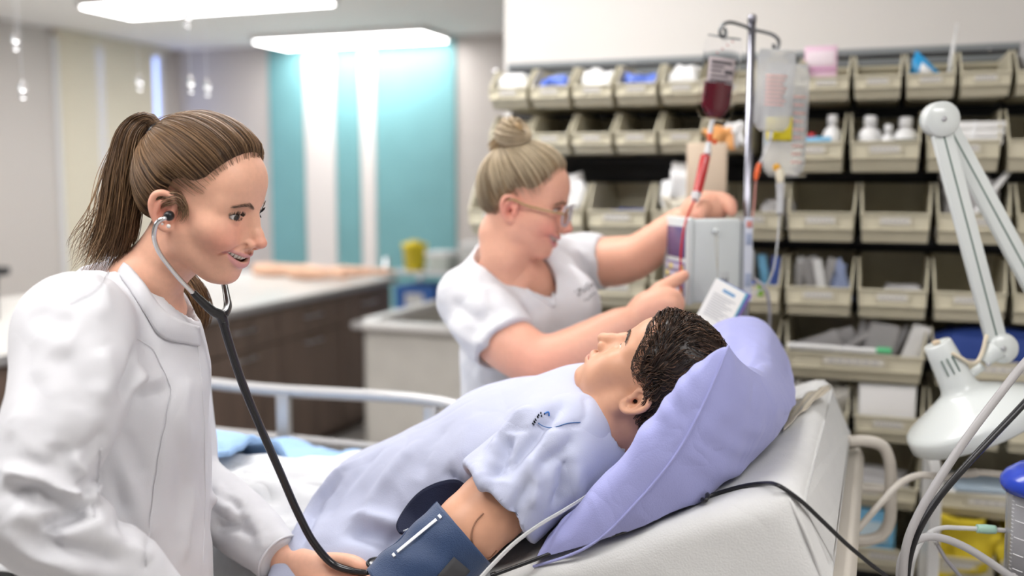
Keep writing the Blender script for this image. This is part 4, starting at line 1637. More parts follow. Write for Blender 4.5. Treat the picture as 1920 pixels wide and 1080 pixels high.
# hair drawn back into a ponytail
HZ1 = [-.07, -.055, -.040, -.014, .026, .033, .030, .034, .052, .071, .086, .096]
T1 = loc1(P(270, 243, 1.557)); T1[1] = 0
D_T1 = (T1 - CR_C) / CR_R
TIE_OFF = .0
D_T1 /= np.linalg.norm(D_T1)
cv, cf = hair_cap(.0150, [z + .006 for z in HZ1], 3, soft=.05)
hair1 = obj('hair', (place(warp1(cv), N1_R * HS1, N1_O), cf), M_HAIR, n1, color=np.tile([.05, .027, .014], (len(cv), 1)))
hair1['label'] = 'brown hair pulled back into a high ponytail'
NR = 4200
d0 = scalp_roots(NR, HZ1, 11, .000)
tt = np.linspace(0, .985, 20)[None, :, None]
g = np.random.default_rng(5)
dirs = slerp(d0[:, None, :], np.tile(D_T1, (NR, 1))[:, None, :], tt)
az = np.arctan2(d0[:, 1], d0[:, 2])
band = np.sin(az * 26 + 1.5 * np.sin(az * 7)) * .0011
ms = np.clip(hair_mask(CR_C + dirs * CR_R if False else (CR_C + dirs.reshape(-1, 3) * CR_R), HZ1) / .05, 0, 1).reshape(NR, 20)
ms = ms * ms * (3 - 2 * ms)
off = .0035 + .0135 * ms + band[:, None] * ms + g.normal(size=(NR, 1)) * .0007
off[:, 0] -= .002
hair_p = on_skull(dirs, off)
lt = np.clip(.45 + .35 * np.sin(az * 26 + 1.5 * np.sin(az * 7)) + g.normal(size=NR) * .28, 0, 1)[:, None]
hc = np.array([.055, .028, .014]) * (1 - lt) + np.array([.30, .175, .088]) * lt
hair_obj('strands', place(warp1(hair_p), N1_R * HS1, N1_O), .00044, hc, hair1)
tie_c = on_skull(D_T1[None], .018)[0]
tie_w = place(warp1(tie_c), N1_R * HS1, N1_O)
tdir = P(262, 214, 1.557) - P(292, 232, 1.557); tdir /= np.linalg.norm(tdir)
ta = np.cross(tdir, [0, 1, 0]); ta /= np.linalg.norm(ta); tb = np.cross(tdir, ta)
ring = [tie_w + .016 * (math.cos(a) * ta + math.sin(a) * tb) for a in np.linspace(0, 2 * math.pi, 24)]
obj('hair_tie', tube(ring, .0055, 40, 8, caps=False), M_BLACK, n1)
tail = [tie_w - tdir * .012, P(276, 228, 1.557), P(252, 246, 1.551), P(238, 305, 1.546), P(228, 380, 1.540), P(216, 440, 1.540), P(192, 500, 1.557)]
tp = clump_path(tail, [.011, .016, .024, .028, .027, .026, .030], 1500, 21, .006, 26, 1.0, end_spread=1.15)
hair_obj('ponytail', tp, .00055, hair_colors(1500, 8, (.05, .026, .013), (.28, .16, .08), 1.6), hair1)
w2 = clump_path([P(243, 260, 1.551), P(218, 330, 1.546), P(200, 410, 1.534), P(165, 470, 1.534), P(145, 500, 1.540)], [.02, .022, .024, .02, .016], 130, 22, .012, 24, 1.0, end_spread=1.6)
hair_obj('loose_hair', w2, .0005, hair_colors(130, 9, (.1, .055, .03), (.42, .27, .15)), hair1)
w3 = clump_path([P(292, 395, 1.490), P(310, 375, 1.473), P(334, 372, 1.473), P(345, 400, 1.476), P(336, 420, 1.475)], [.006, .008, .009, .007, .004], 60, 23, .004, 24)
hair_obj('loose_hair', w3, .0004, hair_colors(60, 9, (.1, .055, .03), (.36, .22, .12)), hair1)
w4 = clump_path([P(300, 470, 1.702), P(340, 520, 1.702), P(368, 555, 1.680), P(377, 590, 1.669), P(372, 622, 1.669)], [.022, .022, .019, .016, .008], 420, 24, .006, 24)
hair_obj('ponytail_end', w4, .0007, hair_colors(420, 10, (.10, .05, .025), (.42, .25, .12)), hair1)
g = np.random.default_rng(77)
fly = []
for i in range(70):
    k = g.integers(0, NR)
    p = hair_p[k].copy()
    lift = np.linspace(0, 1, 20)**2 * g.uniform(.004, .018)
    nn = (p - CR_C) / CR_R**2
    nn /= np.linalg.norm(nn, axis=1, keepdims=True)
    fly.append(p + nn * lift[:, None] + g.normal(size=3) * .001)
hair_obj('flyaway_hair', place(warp1(np.array(fly)), N1_R * HS1, N1_O), .00028, hair_colors(70, 3, (.2, .12, .07), (.5, .34, .2)), hair1)
# ear studs
for (px, py, r) in ((316, 424, .0030), (304.5, 420, .0018)):
    c = P(px, py, 1.459)
    obj('ear_stud', lathe([(r * math.sin(a) + 1e-4, -r * math.cos(a)) for a in np.linspace(0, math.pi, 10)], 14, None, c), mat('pearl', (.85, .84, .82), .15, coat=.6), n1)

# coat
M_COAT = mat('white cotton coat', (.68, .68, .71), .75, bump=.12, bscale=900, sheen=.1, wrk=(7, .35, .02))
s = SDF((-.98, 1.06, .48), (-.24, 2.02, 1.50), .0046)
sh_r, el_r = P(140, 615, 1.383), P(36, 948, 1.254)
fa_r = P(270, 1125, 1.310)
sh_l = P(300, 640, 1.792)
el_l = P(345, 905, 1.826)
wr_l = P(512, 1036, 1.686)
bk = np.array([1., 0.05, 0])
chest, belly, hip = P(240, 720, 1.574), P(250, 900, 1.568), P(245, 1120, 1.545)
s.cone(P(240, 665, 1.579), chest, .150, .178, flat=(bk, .60))
s.cone(chest, belly, .178, .172, .02, flat=(bk, .60))
s.cone(belly, hip, .172, .190, .02, flat=(bk, .64))
s.ell(P(298, 790, 1.523), (.055, .080, .080), .055)                # bust
s.ell(P(298, 790, 1.646), (.055, .080, .080), .055)
s.cone(P(222, 575, 1.56), P(165, 612, 1.445), .052, .062, .03)     # slope from the neck to the near shoulder
s.cone(P(270, 600, 1.60), P(300, 630, 1.758), .058, .066, .04)
s.cone(P(226, 560, 1.57), P(245, 640, 1.574), .066, .09, .04)
s.cone(P(290, 632, 1.565), P(300, 690, 1.575), .062, .07, .04)
s.chain([P(165, 612, 1.422), sh_r, P(140, 700, 1.345), P(110, 800, 1.295), P(66, 890, 1.268), el_r], [.064, .074, .076, .067, .060, .062], k=.015, n=12)
s.chain([el_r, P(110, 1005, 1.262), P(200, 1065, 1.288), fa_r], [.062, .062, .058, .052], k=.015, n=7)
s.chain([sh_l, P(320, 760, 1.826), el_l], [.070, .066, .058], k=.03, n=6)
s.chain([el_l, P(420, 955, 1.764), wr_l], [.058, .054, .045], k=.02, n=6)
# neck opening
s.chain([P(262, 600, 1.575), P(240, 530, 1.565), P(222, 420, 1.56)], [.052, .055, .075], k=.004, op='s')
s.chain([P(275, 600, 1.58), P(322, 560, 1.585), P(350, 510, 1.59)], [.050, .052, .07], k=.004, op='s')
# cuff of the near sleeve (below the picture)
fd_r = fa_r - P(200, 1065, 1.288); fd_r /= np.linalg.norm(fd_r)
fa_e = fa_r + fd_r * .05
s.cone(fa_r, fa_e + fd_r * .03, .052, .045, .01)
s.plane(fa_e, fd_r, .004, lo=fa_e - .08, hi=fa_e + .12)
# cuff cut of the far sleeve
wd = wr_l - P(420, 955, 1.764); wd /= np.linalg.norm(wd)
s.plane(wr_l + wd * .020, wd, .004, lo=wr_l - .09, hi=wr_l + .11)
V, Q = s.mesh()
V = relax(V, Q, 2, .5)
N = vnormals(V, Q)
FOLDS1 = [([(0, 906), (33, 886), (85, 905), (138, 934), (168, 945)], .020, .011), ([(10, 925), (60, 915), (110, 938), (140, 955)], -.014, .010),
          ([(70, 998), (106, 980), (168, 950)], -.020, .011), ([(95, 1012), (150, 985), (205, 990)], .010, .013), ([(20, 960), (60, 965), (120, 962)], .010, .012),
          ([(24, 996), (81, 1020), (165, 1038), (240, 1055)], -.010, .010), ([(0, 975), (50, 1022), (110, 1055), (190, 1076)], .010, .011), ([(180, 1000), (240, 1020), (290, 1050)], .007, .010),
          ([(176, 905), (172, 925), (166, 948)], .012, .008), ([(153, 840), (150, 872), (156, 900)], .010, .008), ([(205, 800), (180, 835), (140, 862)], -.008, .011), ([(120, 830), (100, 870), (60, 885)], -.007, .012),
          ([(262, 655), (252, 700), (232, 750)], -.016, .010), ([(285, 690), (262, 703), (240, 735)], .010, .009), ([(332, 722), (295, 738), (252, 744)], -.008, .009), ([(318, 700), (290, 712), (262, 722)], .006, .008),
          ([(60, 690), (78, 780), (66, 850)], -.005, .016), ([(100, 650), (150, 720), (165, 790)], -.006, .016), ([(190, 650), (205, 700), (190, 760)], .006, .014), ([(30, 760), (45, 820), (30, 870)], .005, .014),
          ([(205, 870), (230, 960), (262, 1050)], -.008, .012), ([(330, 780), (345, 880), (340, 1000)], -.006, .016), ([(225, 830), (252, 930), (285, 1010)], .007, .012), ([(355, 700), (345, 760), (352, 850)], .005, .014),
          ([(240, 800), (250, 850), (275, 900)], -.005, .012), ([(365, 900), (355, 980), (345, 1060)], .005, .012),
          ([(395, 935), (430, 955), (470, 965)], .010, .009), ([(400, 988), (440, 985), (490, 1010)], -.012, .010), ([(420, 918), (445, 950), (450, 990)], -.009, .009), ([(400, 900), (420, 925), (455, 945)], .007, .009), ([(470, 990), (490, 1010), (500, 1040)], .005, .009),
          ([(60, 575), (90, 595), (150, 606)], -.005, .015), ([(190, 520), (200, 560), (180, 600)], .004, .012), ([(60, 620), (100, 640), (150, 650)], .004, .014)]
for pts, amp, wd_ in FOLDS1:
    V = fold(V, N, pts, amp * 1.1, wd_ * 1.12)
N = vnormals(V, Q)
V = crinkle(V, N, sh_r, el_r, .12, .0018, .07, 61, t0=.95, tw=.40, skew=-.5)
V = crinkle(V, N, el_r, fa_r, .11, .0022, .06, 62, t0=.15, tw=.50, skew=.6)
V = crinkle(V, N, el_l, wr_l, .09, .0012, .06, 63, t0=.55, tw=.5, skew=.6)
V = crinkle(V, N, chest, hip, .24, .0015, .10, 64, t0=.5, tw=.6, skew=1.4)
N = vnormals(V, Q)
V = V + N * (.0016 * vnoise(V * [22, 22, 11], 5) + .0009 * vnoise(V * [55, 55, 22], 6))[:, None]
N = vnormals(V, Q)
seams = []
for pts in ([(262, 636), (290, 652), (304, 680), (322, 721), (316, 780), (305, 835), (290, 925), (277, 1060)], [(192, 843), (187, 900), (178, 966)],
            [(212, 486), (180, 540), (130, 566)],):
    ln = onto(V, N, pts, 40)
    V = V - N * (.0022 * np.exp(-(seg_dist(V, ln)[0] / .0045)**2))[:, None]
    ln[1:-1] = (ln[:-2] + ln[1:-1] * 2 + ln[2:]) / 4
    seams.append(ln)
coat = obj('coat', (V, Q), M_COAT, n1)
coat['label'] = 'white cotton lab coat'
CV1, CN1 = V, vnormals(V, Q)
for ln in seams:
    obj('seam', tube(ln + (CAM - ln) / np.linalg.norm(CAM - ln, axis=1, keepdims=True) * .0006, .0007, 60, 5), M_COAT, coat)
# front edge and collar band
fe = onto(V, CN1, [(372, 640), (380, 700), (386, 780), (388, 870), (388, 960), (384, 1060)], 40)
fe[1:-1] = (fe[:-2] + fe[1:-1] * 2 + fe[2:]) / 4
obj('placket', tube(fe, .0014, 60, 6), M_COAT, coat)
lo_c = onto(V, CN1, [(205, 492), (228, 514), (254, 550), (280, 594), (303, 626), (335, 640), (376, 647)], 40)
for _ in range(3): lo_c[1:-1] = (lo_c[:-2] + 2 * lo_c[1:-1] + lo_c[2:]) / 4
uv_lo, _z = project(lo_c)
up_px = catmull(np.array([(213., 478.), (240, 498), (268, 530), (296, 570), (320, 592), (347, 604), (373, 613)]), 40)
up_c = np.array([P(q[0], q[1], lo_c[i][1] + .012) for i, q in enumerate(up_px)])
Gc = np.array([lo_c * (1 - k) + up_c * k + (CAM - lo_c) / np.linalg.norm(CAM - lo_c, axis=1, keepdims=True) * (.0035 + .006 * math.sin(math.pi * k)) for k in np.linspace(0, 1, 8)])
collar = obj('collar', slab(Gc, .004), M_COAT, coat)
obj('seam', tube(Gc[0] + (CAM - Gc[0]) * .001, .0008, 60, 5), M_COAT, coat)

# cuff hem and the hand at the chest piece
hw = wr_l + wd * .018
hx = np.cross(wd, [0, 0, 1.]); hx /= np.linalg.norm(hx); hy = np.cross(wd, hx)
obj('cuff_hem', tube([hw + .0445 * (math.cos(a) * hx + math.sin(a) * hy) for a in np.linspace(0, 2 * math.pi, 30)], .0022, 60, 6, caps=False), M_COAT, coat)


def hand_field(lo, hi, h=.0017):
    return SDF(lo, hi, h)


def skin_hand(parts, name, parent, base=SK1, blush=(.78, .32, .25), h=.0018, k=.006, label=None):
    """hand from joint chains in world space: [(points, radii, k)], first the wrist and palm"""
    pts = np.concatenate([np.array(p) for p, r, kk in parts])
    s = SDF(pts.min(0) - .05, pts.max(0) + .05, h)
    for p, r, kk in parts:
        s.chain(p, r, k=kk, n=max(6, 4 * len(p)))
    V, Q = s.mesh()
    V = relax(V, Q, 1, .5)
    C = np.tile(np.array(base, float), (len(V), 1))
    for p, r, kk in parts[2:]:
        d = np.linalg.norm(V - np.array(p[-1]), axis=1)
        w = .6 * np.exp(-(d / .016)**2)[:, None]
        C = C * (1 - w) + np.array(blush) * w
    return V, Q, C


def rest_hand(w, d, n, sc=1.0):
    """relaxed hand: wrist w, pointing d, back of the hand towards n"""
    d = np.asarray(d, float) / np.linalg.norm(d)
    n = np.asarray(n, float) - d * (np.asarray(n, float) @ d)
    n /= np.linalg.norm(n)
    t = np.cross(n, d)                     # towards the thumb side
    q = lambda a, b, c: w + sc * (d * a + t * b + n * c)
    out = [([q(-.06, 0, 0), q(0, 0, 0), q(.03, 0, .002)], [.027 * sc, .026 * sc, .026 * sc], .0),
           ([q(.02, .014, 0), q(.085, .022, .002)], [.021 * sc, .014 * sc], .015), ([q(.02, -.012, 0), q(.08, -.024, 0)], [.020 * sc, .013 * sc], .015), ([q(.03, 0, 0), q(.085, 0, .002)], [.019 * sc, .014 * sc], .012)]
    for b, L in ((.027, .9), (.009, 1.0), (-.009, .94), (-.026, .75)):
        out.append(([q(.078, b, 0), q(.078 + .042 * L, b * 1.1, -.006), q(.078 + .066 * L, b * 1.12, -.022), q(.078 + .078 * L, b * 1.1, -.038)], [.0100 * sc, .0092 * sc, .0085 * sc, .0070 * sc], .004))
    out.append(([q(.022, .026, -.004), q(.050, .046, -.010), q(.076, .052, -.018), q(.096, .052, -.024)], [.015 * sc, .012 * sc, .0105 * sc, .0085 * sc], .008))
    return out


V, Q, C = skin_hand(rest_hand(fa_e + fd_r * .01, fd_r + np.array([.1, .25, .2]), (.1, -.5, 1)), 'hand', n1)
obj('hand', (V, Q), M_SKIN, n1, color=C)
W = P
hand1 = [([W(498, 1030, 1.695), W(545, 1052, 1.672), W(585, 1066, 1.655)], [.027, .026, .025], .0),
         ([W(575, 1062, 1.66), W(612, 1078, 1.64), W(640, 1088, 1.63)], [.026, .025, .018], .02),
         ([W(590, 1055, 1.645), W(625, 1049, 1.625), W(660, 1053, 1.605), W(676, 1061, 1.597), W(690, 1073, 1.592)], [.0120, .0098, .0090, .0085, .0070], .006),
         ([W(600, 1076, 1.635), W(640, 1079, 1.61), W(670, 1083, 1.60), W(692, 1090, 1.595)], [.0115, .0092, .0085, .0070], .003),
         ([W(600, 1085, 1.63), W(640, 1090, 1.605), W(668, 1104, 1.60)], [.011, .009, .007], .003),
         ([W(590, 1095, 1.64), W(630, 1106, 1.62), W(655, 1110, 1.61)], [.011, .009, .0075], .008),
         ([W(585, 1075, 1.70), W(625, 1072, 1.70), W(660, 1070, 1.685), W(690, 1076, 1.67)], [.014, .012, .0105, .0085], .010)]
V, Q, C = skin_hand(hand1, 'hand', n1)
hd = obj('hand', (V, Q), M_SKIN, n1, color=C)
hd['label'] = 'hand holding the chest piece'
for (a, b) in ((W(682, 1063, 1.595), W(700, 1076, 1.588)),):
    d = (b - a) / np.linalg.norm(b - a)
    c = b - d * .004 + np.array([0, 0, .0062])
    obj('fingernail', xf(rbox(.011, .008, .0016, .0007), basis(d, np.cross([0, 0, 1.], d)), c - [0, 0, .0008]), mat('nail', (.84, .58, .50), .25), hd)

# ------------------------------------------------------------------ stethoscope
M_TUBE = mat('black tubing', (.010, .010, .012), .22, coat=.3)
st = empty('stethoscope', W(415, 595, 1.52), 'black stethoscope running from her ears to the cuffed arm', 'stethoscope')
e0 = W(321, 404, 1.462)
y0 = W(414, 592, 1.535)
obj('ear_tip', lathe([(.0008, -.006), (.0045, -.0055), (.0072, -.001), (.0075, .005), (.0062, .009), (.0034, .0115), (.0008, .012)], 18, P(321, 404, 1.50) - W(306, 410, 1.455), W(316, 405, 1.459)), M_BLACK, st)
obj('binaural', tube([W(315, 408, 1.459), W(303, 411, 1.452), W(293, 421, 1.452), W(289, 443, 1.455), W(297, 470, 1.462), W(330, 515, 1.485), W(368, 555, 1.51)], .0036, 60, 12), M_CHROME, st)
obj('yoke', tube([W(361, 548, 1.507), W(380, 567, 1.515), W(400, 584, 1.525), y0, W(421, 612, 1.54)], [.0050, .0062, .0072, .0085, .0078], 40, 12), M_TUBE, st)
obj('yoke', tube([W(421, 534, 1.60), W(425, 555, 1.58), W(427, 575, 1.56), W(421, 588, 1.542), y0], [.0048, .0052, .0062, .0068, .0075], 40, 12), M_TUBE, st)
obj('binaural', tube([W(421, 536, 1.60), W(419, 500, 1.635), W(410, 470, 1.66), W(395, 440, 1.66)], .0036, 30, 12), M_CHROME, st)
obj('tubing', tube([W(418, 602, 1.537), W(430, 645, 1.545), W(455, 720, 1.56), W(490, 805, 1.575), W(525, 885, 1.59), W(560, 965, 1.60), W(590, 1020, 1.60), W(625, 1058, 1.60), W(662, 1071, 1.59), W(692, 1075, 1.575)], [.0070, .0068, .0066, .0065, .0065, .0065, .0064, .0062, .0058], 110, 14), M_TUBE, st)
cc = W(708, 1061, 1.565)
ax = np.array([.08, -.12, 1.])
obj('chest_piece', lathe([(.001, -.030), (.013, -.030), (.0145, -.024), (.0075, -.019), (.0085, -.010), (.0080, -.004), (.0165, .000), (.0172, .004), (.0155, .0055), (.001, .0055)], 28, ax, cc), M_CHROME, st)
obj('bell_ring', lathe([(.0155, .003), (.0185, .0028), (.0190, .0048), (.0175, .0068), (.0145, .0070), (.0140, .005)], 28, ax, cc, caps=False), M_BLACK, st)
obj('diaphragm', lathe([(.001, .0060), (.0140, .0060), (.0145, .0052), (.001, .005)], 28, ax, cc), M_STEEL, st)

# ================================================================== nurse at the infusion pump
SK2 = (.79, .42, .295)
N2_R = head_rot((.96, -.20, -.19), (.18, -.07, .975))
HS2 = 1.0
N2_O = P(958, 396, 2.22) - N2_R @ (np.array([-.010, -.082, -.003]) * HS2)


def loc2(p):
    return (np.asarray(p) - N2_O) @ N2_R / HS2


n2 = empty('person', (N2_O[0], N2_O[1] + .15, 0), 'nurse with a blonde bun and glasses pressing the infusion pump', 'person')
neck2 = [((-.022, 0, -.035), .056), ((-.03, 0, -.075), .056), (tuple(loc2(P(952, 490, 2.30))), .060), (tuple(loc2(P(955, 540, 2.34))), .090)]
s, ex = head_field('smile', .0022, jaw=1.0, full=.005, neck=neck2)
V, Q = s.mesh()
V = relax(V, Q, 1, .5)
C2 = head_colors(V, 'smile', SK2, (.66, .28, .27), (.80, .27, .22), lid=ex)
HV, HQ, HC = place(warp1(V), N2_R * HS2, N2_O), Q, C2
# chest and arms in the same skin
s = SDF(P(840, 460, 2.1) - [0, .05, .45], P(1420, 340, 2.7) + [.0, .0, .03], .0044)
CH = P(985, 570, 2.44)
fac = np.array([.72, -.69, 0.])
s.cone(CH, P(985, 680, 2.46), .14, .14, flat=(fac, .6))
s.cone(P(952, 520, 2.33), P(990, 560, 2.40), .075, .09, .04)
rs, ls = P(878, 560, 2.28), P(1085, 488, 2.55)
relb, rwr = P(1015, 683, 2.14), P(1188, 598, 2.18)
s.chain([P(890, 580, 2.27), P(935, 630, 2.20), relb], [.046, .054, .048], k=.03, n=6)
s.chain([relb, P(1085, 655, 2.15), P(1140, 622, 2.165), rwr], [.049, .047, .037, .029], k=.02, n=7)
lel, lwr = P(1195, 482, 2.48), P(1290, 408, 2.42)
s.chain([ls, P(1140, 492, 2.52), lel], [.048, .052, .046], k=.03, n=6)
s.chain([lel, P(1245, 445, 2.45), lwr], [.046, .041, .030], k=.02, n=6)
V, Q = s.mesh()
V = relax(V, Q, 1, .5)
C = np.tile(np.array(SK2), (len(V), 1))
w_ = .55 * np.exp(-(np.linalg.norm(V - relb, axis=1) / .07)**2)[:, None]
C = C * (1 - w_) + np.array((.80, .31, .24)) * w_
bv, bq, bc = [HV, V], [HQ, Q + len(HV)], [HC, C]
nb = len(HV) + len(V)
# hands: one finger on the keypad, the other hand over the top of the pump
hr = [([rwr - (relb - rwr) * 0, P(1215, 575, 2.19), P(1236, 560, 2.195)], [.029, .030, .026], .0),
      ([P(1205, 585, 2.19), P(1235, 572, 2.19), P(1255, 565, 2.19)], [.026, .025, .018], .02),
      ([P(1232, 545, 2.20), P(1252, 534, 2.215), P(1270, 524, 2.235), P(1284, 515, 2.255)], [.0125, .011, .0100, .0080], .010),
      ([P(1245, 555, 2.18), P(1266, 556, 2.185), P(1272, 572, 2.19), P(1264, 584, 2.195)], [.0125, .0112, .0105, .0088], .008),
      ([P(1240, 568, 2.17), P(1260, 572, 2.17), P(1264, 586, 2.18), P(1254, 594, 2.185)], [.012, .0108, .010, .0085], .008),
      ([P(1230, 580, 2.17), P(1248, 586, 2.17), P(1252, 598, 2.175), P(1242, 603, 2.18)], [.011, .0098, .009, .0078], .008),
      ([P(1212, 560, 2.22), P(1236, 556, 2.235), P(1254, 562, 2.235), P(1264, 572, 2.23)], [.014, .012, .0108, .009], .010)]
hl = [([lwr, P(1312, 388, 2.41), P(1332, 381, 2.405)], [.030, .030, .025], .0),
      ([P(1305, 392, 2.40), P(1335, 388, 2.40), P(1350, 388, 2.40)], [.024, .024, .016], .02),
      ([P(1335, 378, 2.40), P(1354, 376, 2.385), P(1367, 384, 2.37), P(1372, 398, 2.36)], [.0125, .0115, .0105, .0085], .010),
      ([P(1330, 376, 2.42), P(1352, 372, 2.42), P(1366, 378, 2.415), P(1374, 390, 2.41)], [.0125, .0115, .0105, .0085], .008),
      ([P(1328, 376, 2.44), P(1348, 370, 2.445), P(1362, 375, 2.45), P(1370, 386, 2.45)], [.012, .0105, .0095, .008], .008),
      ([P(1318, 380, 2.46), P(1338, 376, 2.47), P(1352, 380, 2.475)], [.011, .0095, .008], .008),
      ([P(1312, 388, 2.385), P(1318, 388, 2.355), P(1314, 396, 2.335), P(1308, 404, 2.325)], [.015, .0125, .011, .009], .010)]
for hp in (hr, hl):
    V, Q, C = skin_hand(hp, 'hand', n2, SK2, (.80, .33, .26), h=.0022)
    bv.append(V); bq.append(Q + nb); bc.append(C)
    nb += len(V)
bo = obj('body', (np.concatenate(bv), np.concatenate(bq)), M_SKIN, n2, color=np.concatenate(bc))
bo['label'] = 'fair face, neck and bare arms'
for sg in (1, -1):
    ev, ef, ec = eyeball(ex * [1, sg, 1], .0125, (1, -.15, -.3), iris=(.06, .07, .08))
    obj('eye', (place(warp1(ev), N2_R * HS2, N2_O), ef), M_EYE, n2, color=ec)
    p_ = brow_paths(HV * 0 + loc2(HV), [(sg * .012, .0262), (sg * .027, .0315), (sg * .048, .028)], 80, 33 + sg, spread=.0015)
    hair_obj('eyebrow', place(p_, N2_R * HS2, N2_O), .00035, np.tile([.20, .13, .08], (80, 1)), n2)
    p_ = lash_paths(ex, sg, 40, 35)
    hair_obj('eyelashes', place(warp1(p_), N2_R * HS2, N2_O), .0004, np.tile([.02, .015, .012], (40, 1)), n2)
tv, tf = teeth()
obj('teeth', (place(warp1(tv), N2_R * HS2, N2_O), tf), M_TOOTH, n2)
# blonde hair up in a bun
HZ2 = [-.07, -.052, -.038, -.010, .024, .031, .028, .032, .050, .070, .086, .096]
cv, cf = hair_cap(.013, [z + .005 for z in HZ2], 7, soft=.045)
hair2 = obj('hair', (place(warp1(cv), N2_R * HS2, N2_O), cf), M_HAIR, n2, color=np.tile([.30, .20, .105], (len(cv), 1)))
hair2['label'] = 'blonde hair tied up in a bun'
BUN = P(962, 250, 2.28)
bl = loc2(BUN); bl[1] = 0
DB = (loc2(P(950, 300, 2.28)) * [1, 0, 1] - CR_C) / CR_R
DB /= np.linalg.norm(DB)
N2N = 2200
d0 = scalp_roots(N2N, HZ2, 41, 0)
tt = np.linspace(0, .97, 18)[None, :, None]
dirs = slerp(d0[:, None], np.tile(DB, (N2N, 1))[:, None], tt)
ms = np.clip(hair_mask(CR_C + dirs.reshape(-1, 3) * CR_R, HZ2) / .045, 0, 1).reshape(N2N, 18)
ms = ms * ms * (3 - 2 * ms)
g = np.random.default_rng(51)
az = np.arctan2(d0[:, 1], d0[:, 0])
off = .003 + .0125 * ms + (np.sin(az * 22) * .0012)[:, None] * ms + g.normal(size=(N2N, 1)) * .0007
lt = np.clip(.5 + .3 * np.sin(az * 22) + g.normal(size=N2N) * .25 - .35 * np.clip(-(d0[:, 2]) * 1.5, 0, 1), 0, 1)[:, None]
hc2 = np.array([.17, .11, .06]) * (1 - lt) + np.array([.76, .63, .43]) * lt
hair_obj('strands', place(warp1(on_skull(dirs, off)), N2_R * HS2, N2_O), .0007, hc2, hair2)
stem = place(warp1(on_skull(DB[None], .010)[0]), N2_R * HS2, N2_O)
bax = BUN - stem; bax /= np.linalg.norm(bax)
ba = np.cross(bax, [0, 1, 0]); ba /= np.linalg.norm(ba); bb = np.cross(bax, ba)
coil = []
for i in range(560):
    a0, tw = g.uniform(0, 6.28), g.uniform(0, 6.28)
    R0, r0 = .030, .021 * math.sqrt(g.random())
    pts = []
    for k in range(22):
        a = a0 + k / 21 * 3.6
        q = tw + k * .16
        rad = R0 * (.72 + .1 * math.sin(a)) + r0 * math.cos(q)
        pts.append(BUN + (ba * math.cos(a) + bb * math.sin(a)) * rad + bax * (r0 * 1.35 * math.sin(q)))
    coil.append(pts)
hair_obj('bun', np.array(coil), .0011, hair_colors(560, 12, (.26, .175, .095), (.78, .65, .45), .9), hair2)
wrap = clump_path([stem - bax * .015, stem + bax * .01, BUN - bax * .01], [.034, .027, .024], 260, 44, .001, 12)
hair_obj('bun_base', wrap, .001, hair_colors(260, 13, (.22, .14, .07), (.6, .44, .25)), hair2)
core = lathe([(.001, -.03), (.028, -.02), (.036, 0), (.028, .02), (.001, .028)], 18, bax, BUN)
obj('bun_core', core, M_HAIR, hair2, color=np.tile([.33, .22, .11], (len(core[0]), 1)))
# glasses
M_FRAME = mat('amber clear frame', (.42, .27, .12), .2, coat=.5)
M_FRAMEG = mat('clear grey frame', (.42, .42, .46), .15, coat=.5)
gl = empty('glasses', place(np.array([.1, 0, .01]), N2_R * HS2, N2_O), 'amber and grey framed glasses on the nurse with the bun', 'glasses')
for sg in (1, -1):
    c0 = np.array([.108, sg * .0335, .006])
    rim = [place(c0 + np.array([-.10 * abs(math.cos(a)) * .0 - sg * 0 - (.007 if True else 0) * (math.cos(a) * sg > .3) , .0245 * math.cos(a), .0215 * math.sin(a)]), N2_R * HS2, N2_O) for a in np.linspace(0, 2 * math.pi, 30)]
    obj('rim', tube(rim, .0024, 60, 8, caps=False), M_FRAMEG, gl)
    d = [place(c0 + np.array([0, .024 * math.cos(a) * r, .021 * math.sin(a) * r]), N2_R * HS2, N2_O) for r in (1.0,) for a in np.linspace(0, 2 * math.pi, 28, endpoint=False)]
    V = np.array(d + [q - N2_R[:, 0] * .0015 for q in d])
    obj('lens', (V, [tuple(range(28)), tuple(reversed(range(28, 56)))] + [(i, i + 28, (i + 1) % 28 + 28, (i + 1) % 28) for i in range(28)]), mat('lens glass', (.95, .95, .97), .02, trans=1., ior=1.02), gl, smooth=False)
    obj('temple', tube([place(np.array(q), N2_R * HS2, N2_O) for q in ((.104, sg * .0585, .012), (.07, sg * .076, .013), (.02, sg * .081, .016), (-.016, sg * .084, .022), (-.028, sg * .080, .004))], .0028, 30, 8), M_FRAME, gl)
obj('bridge', tube([place(np.array(q), N2_R * HS2, N2_O) for q in ((.109, .0115, .009), (.111, 0, .012), (.109, -.0115, .009))], .0022, 12, 8), M_FRAMEG, gl)

# scrub top
M_SCRUB = mat('white scrub cotton', (.66, .66, .69), .8, bump=.12, bscale=800, sheen=.1, wrk=(8, .5, .02))
s = SDF(P(800, 460, 2.2) - [.02, .25, .70], P(1180, 420, 2.6) + [.04, .22, .06], .0052)
s.chain([P(975, 535, 2.42), P(985, 600, 2.45), P(983, 690, 2.50), P(985, 790, 2.60), P(990, 880, 2.67)], [.150, .180, .178, .180, .195], k=.02, n=8, flat=(fac, .66))
s.ell(P(1060, 575, 2.37), (.085, .085, .09), .06)
s.ell(P(975, 600, 2.31), (.085, .085, .09), .06)
s.cone(P(930, 520, 2.36), rs, .06, .068, .05)
s.cone(P(985, 500, 2.46), ls, .06, .062, .05)
sd_ = (P(935, 630, 2.20) - rs); sd_ /= np.linalg.norm(sd_)
s.chain([rs, P(920, 610, 2.22), P(952, 655, 2.17)], [.070, .076, .078], k=.02)
s.plane(P(946, 650, 2.18), sd_, .003, lo=P(905, 700, 2.05) - [.08, .05, .03], hi=P(1030, 590, 2.28) + .02)
s.cone(P(925, 620, 2.21), P(975, 685, 2.15), .056, .07, op='s', k=.002)
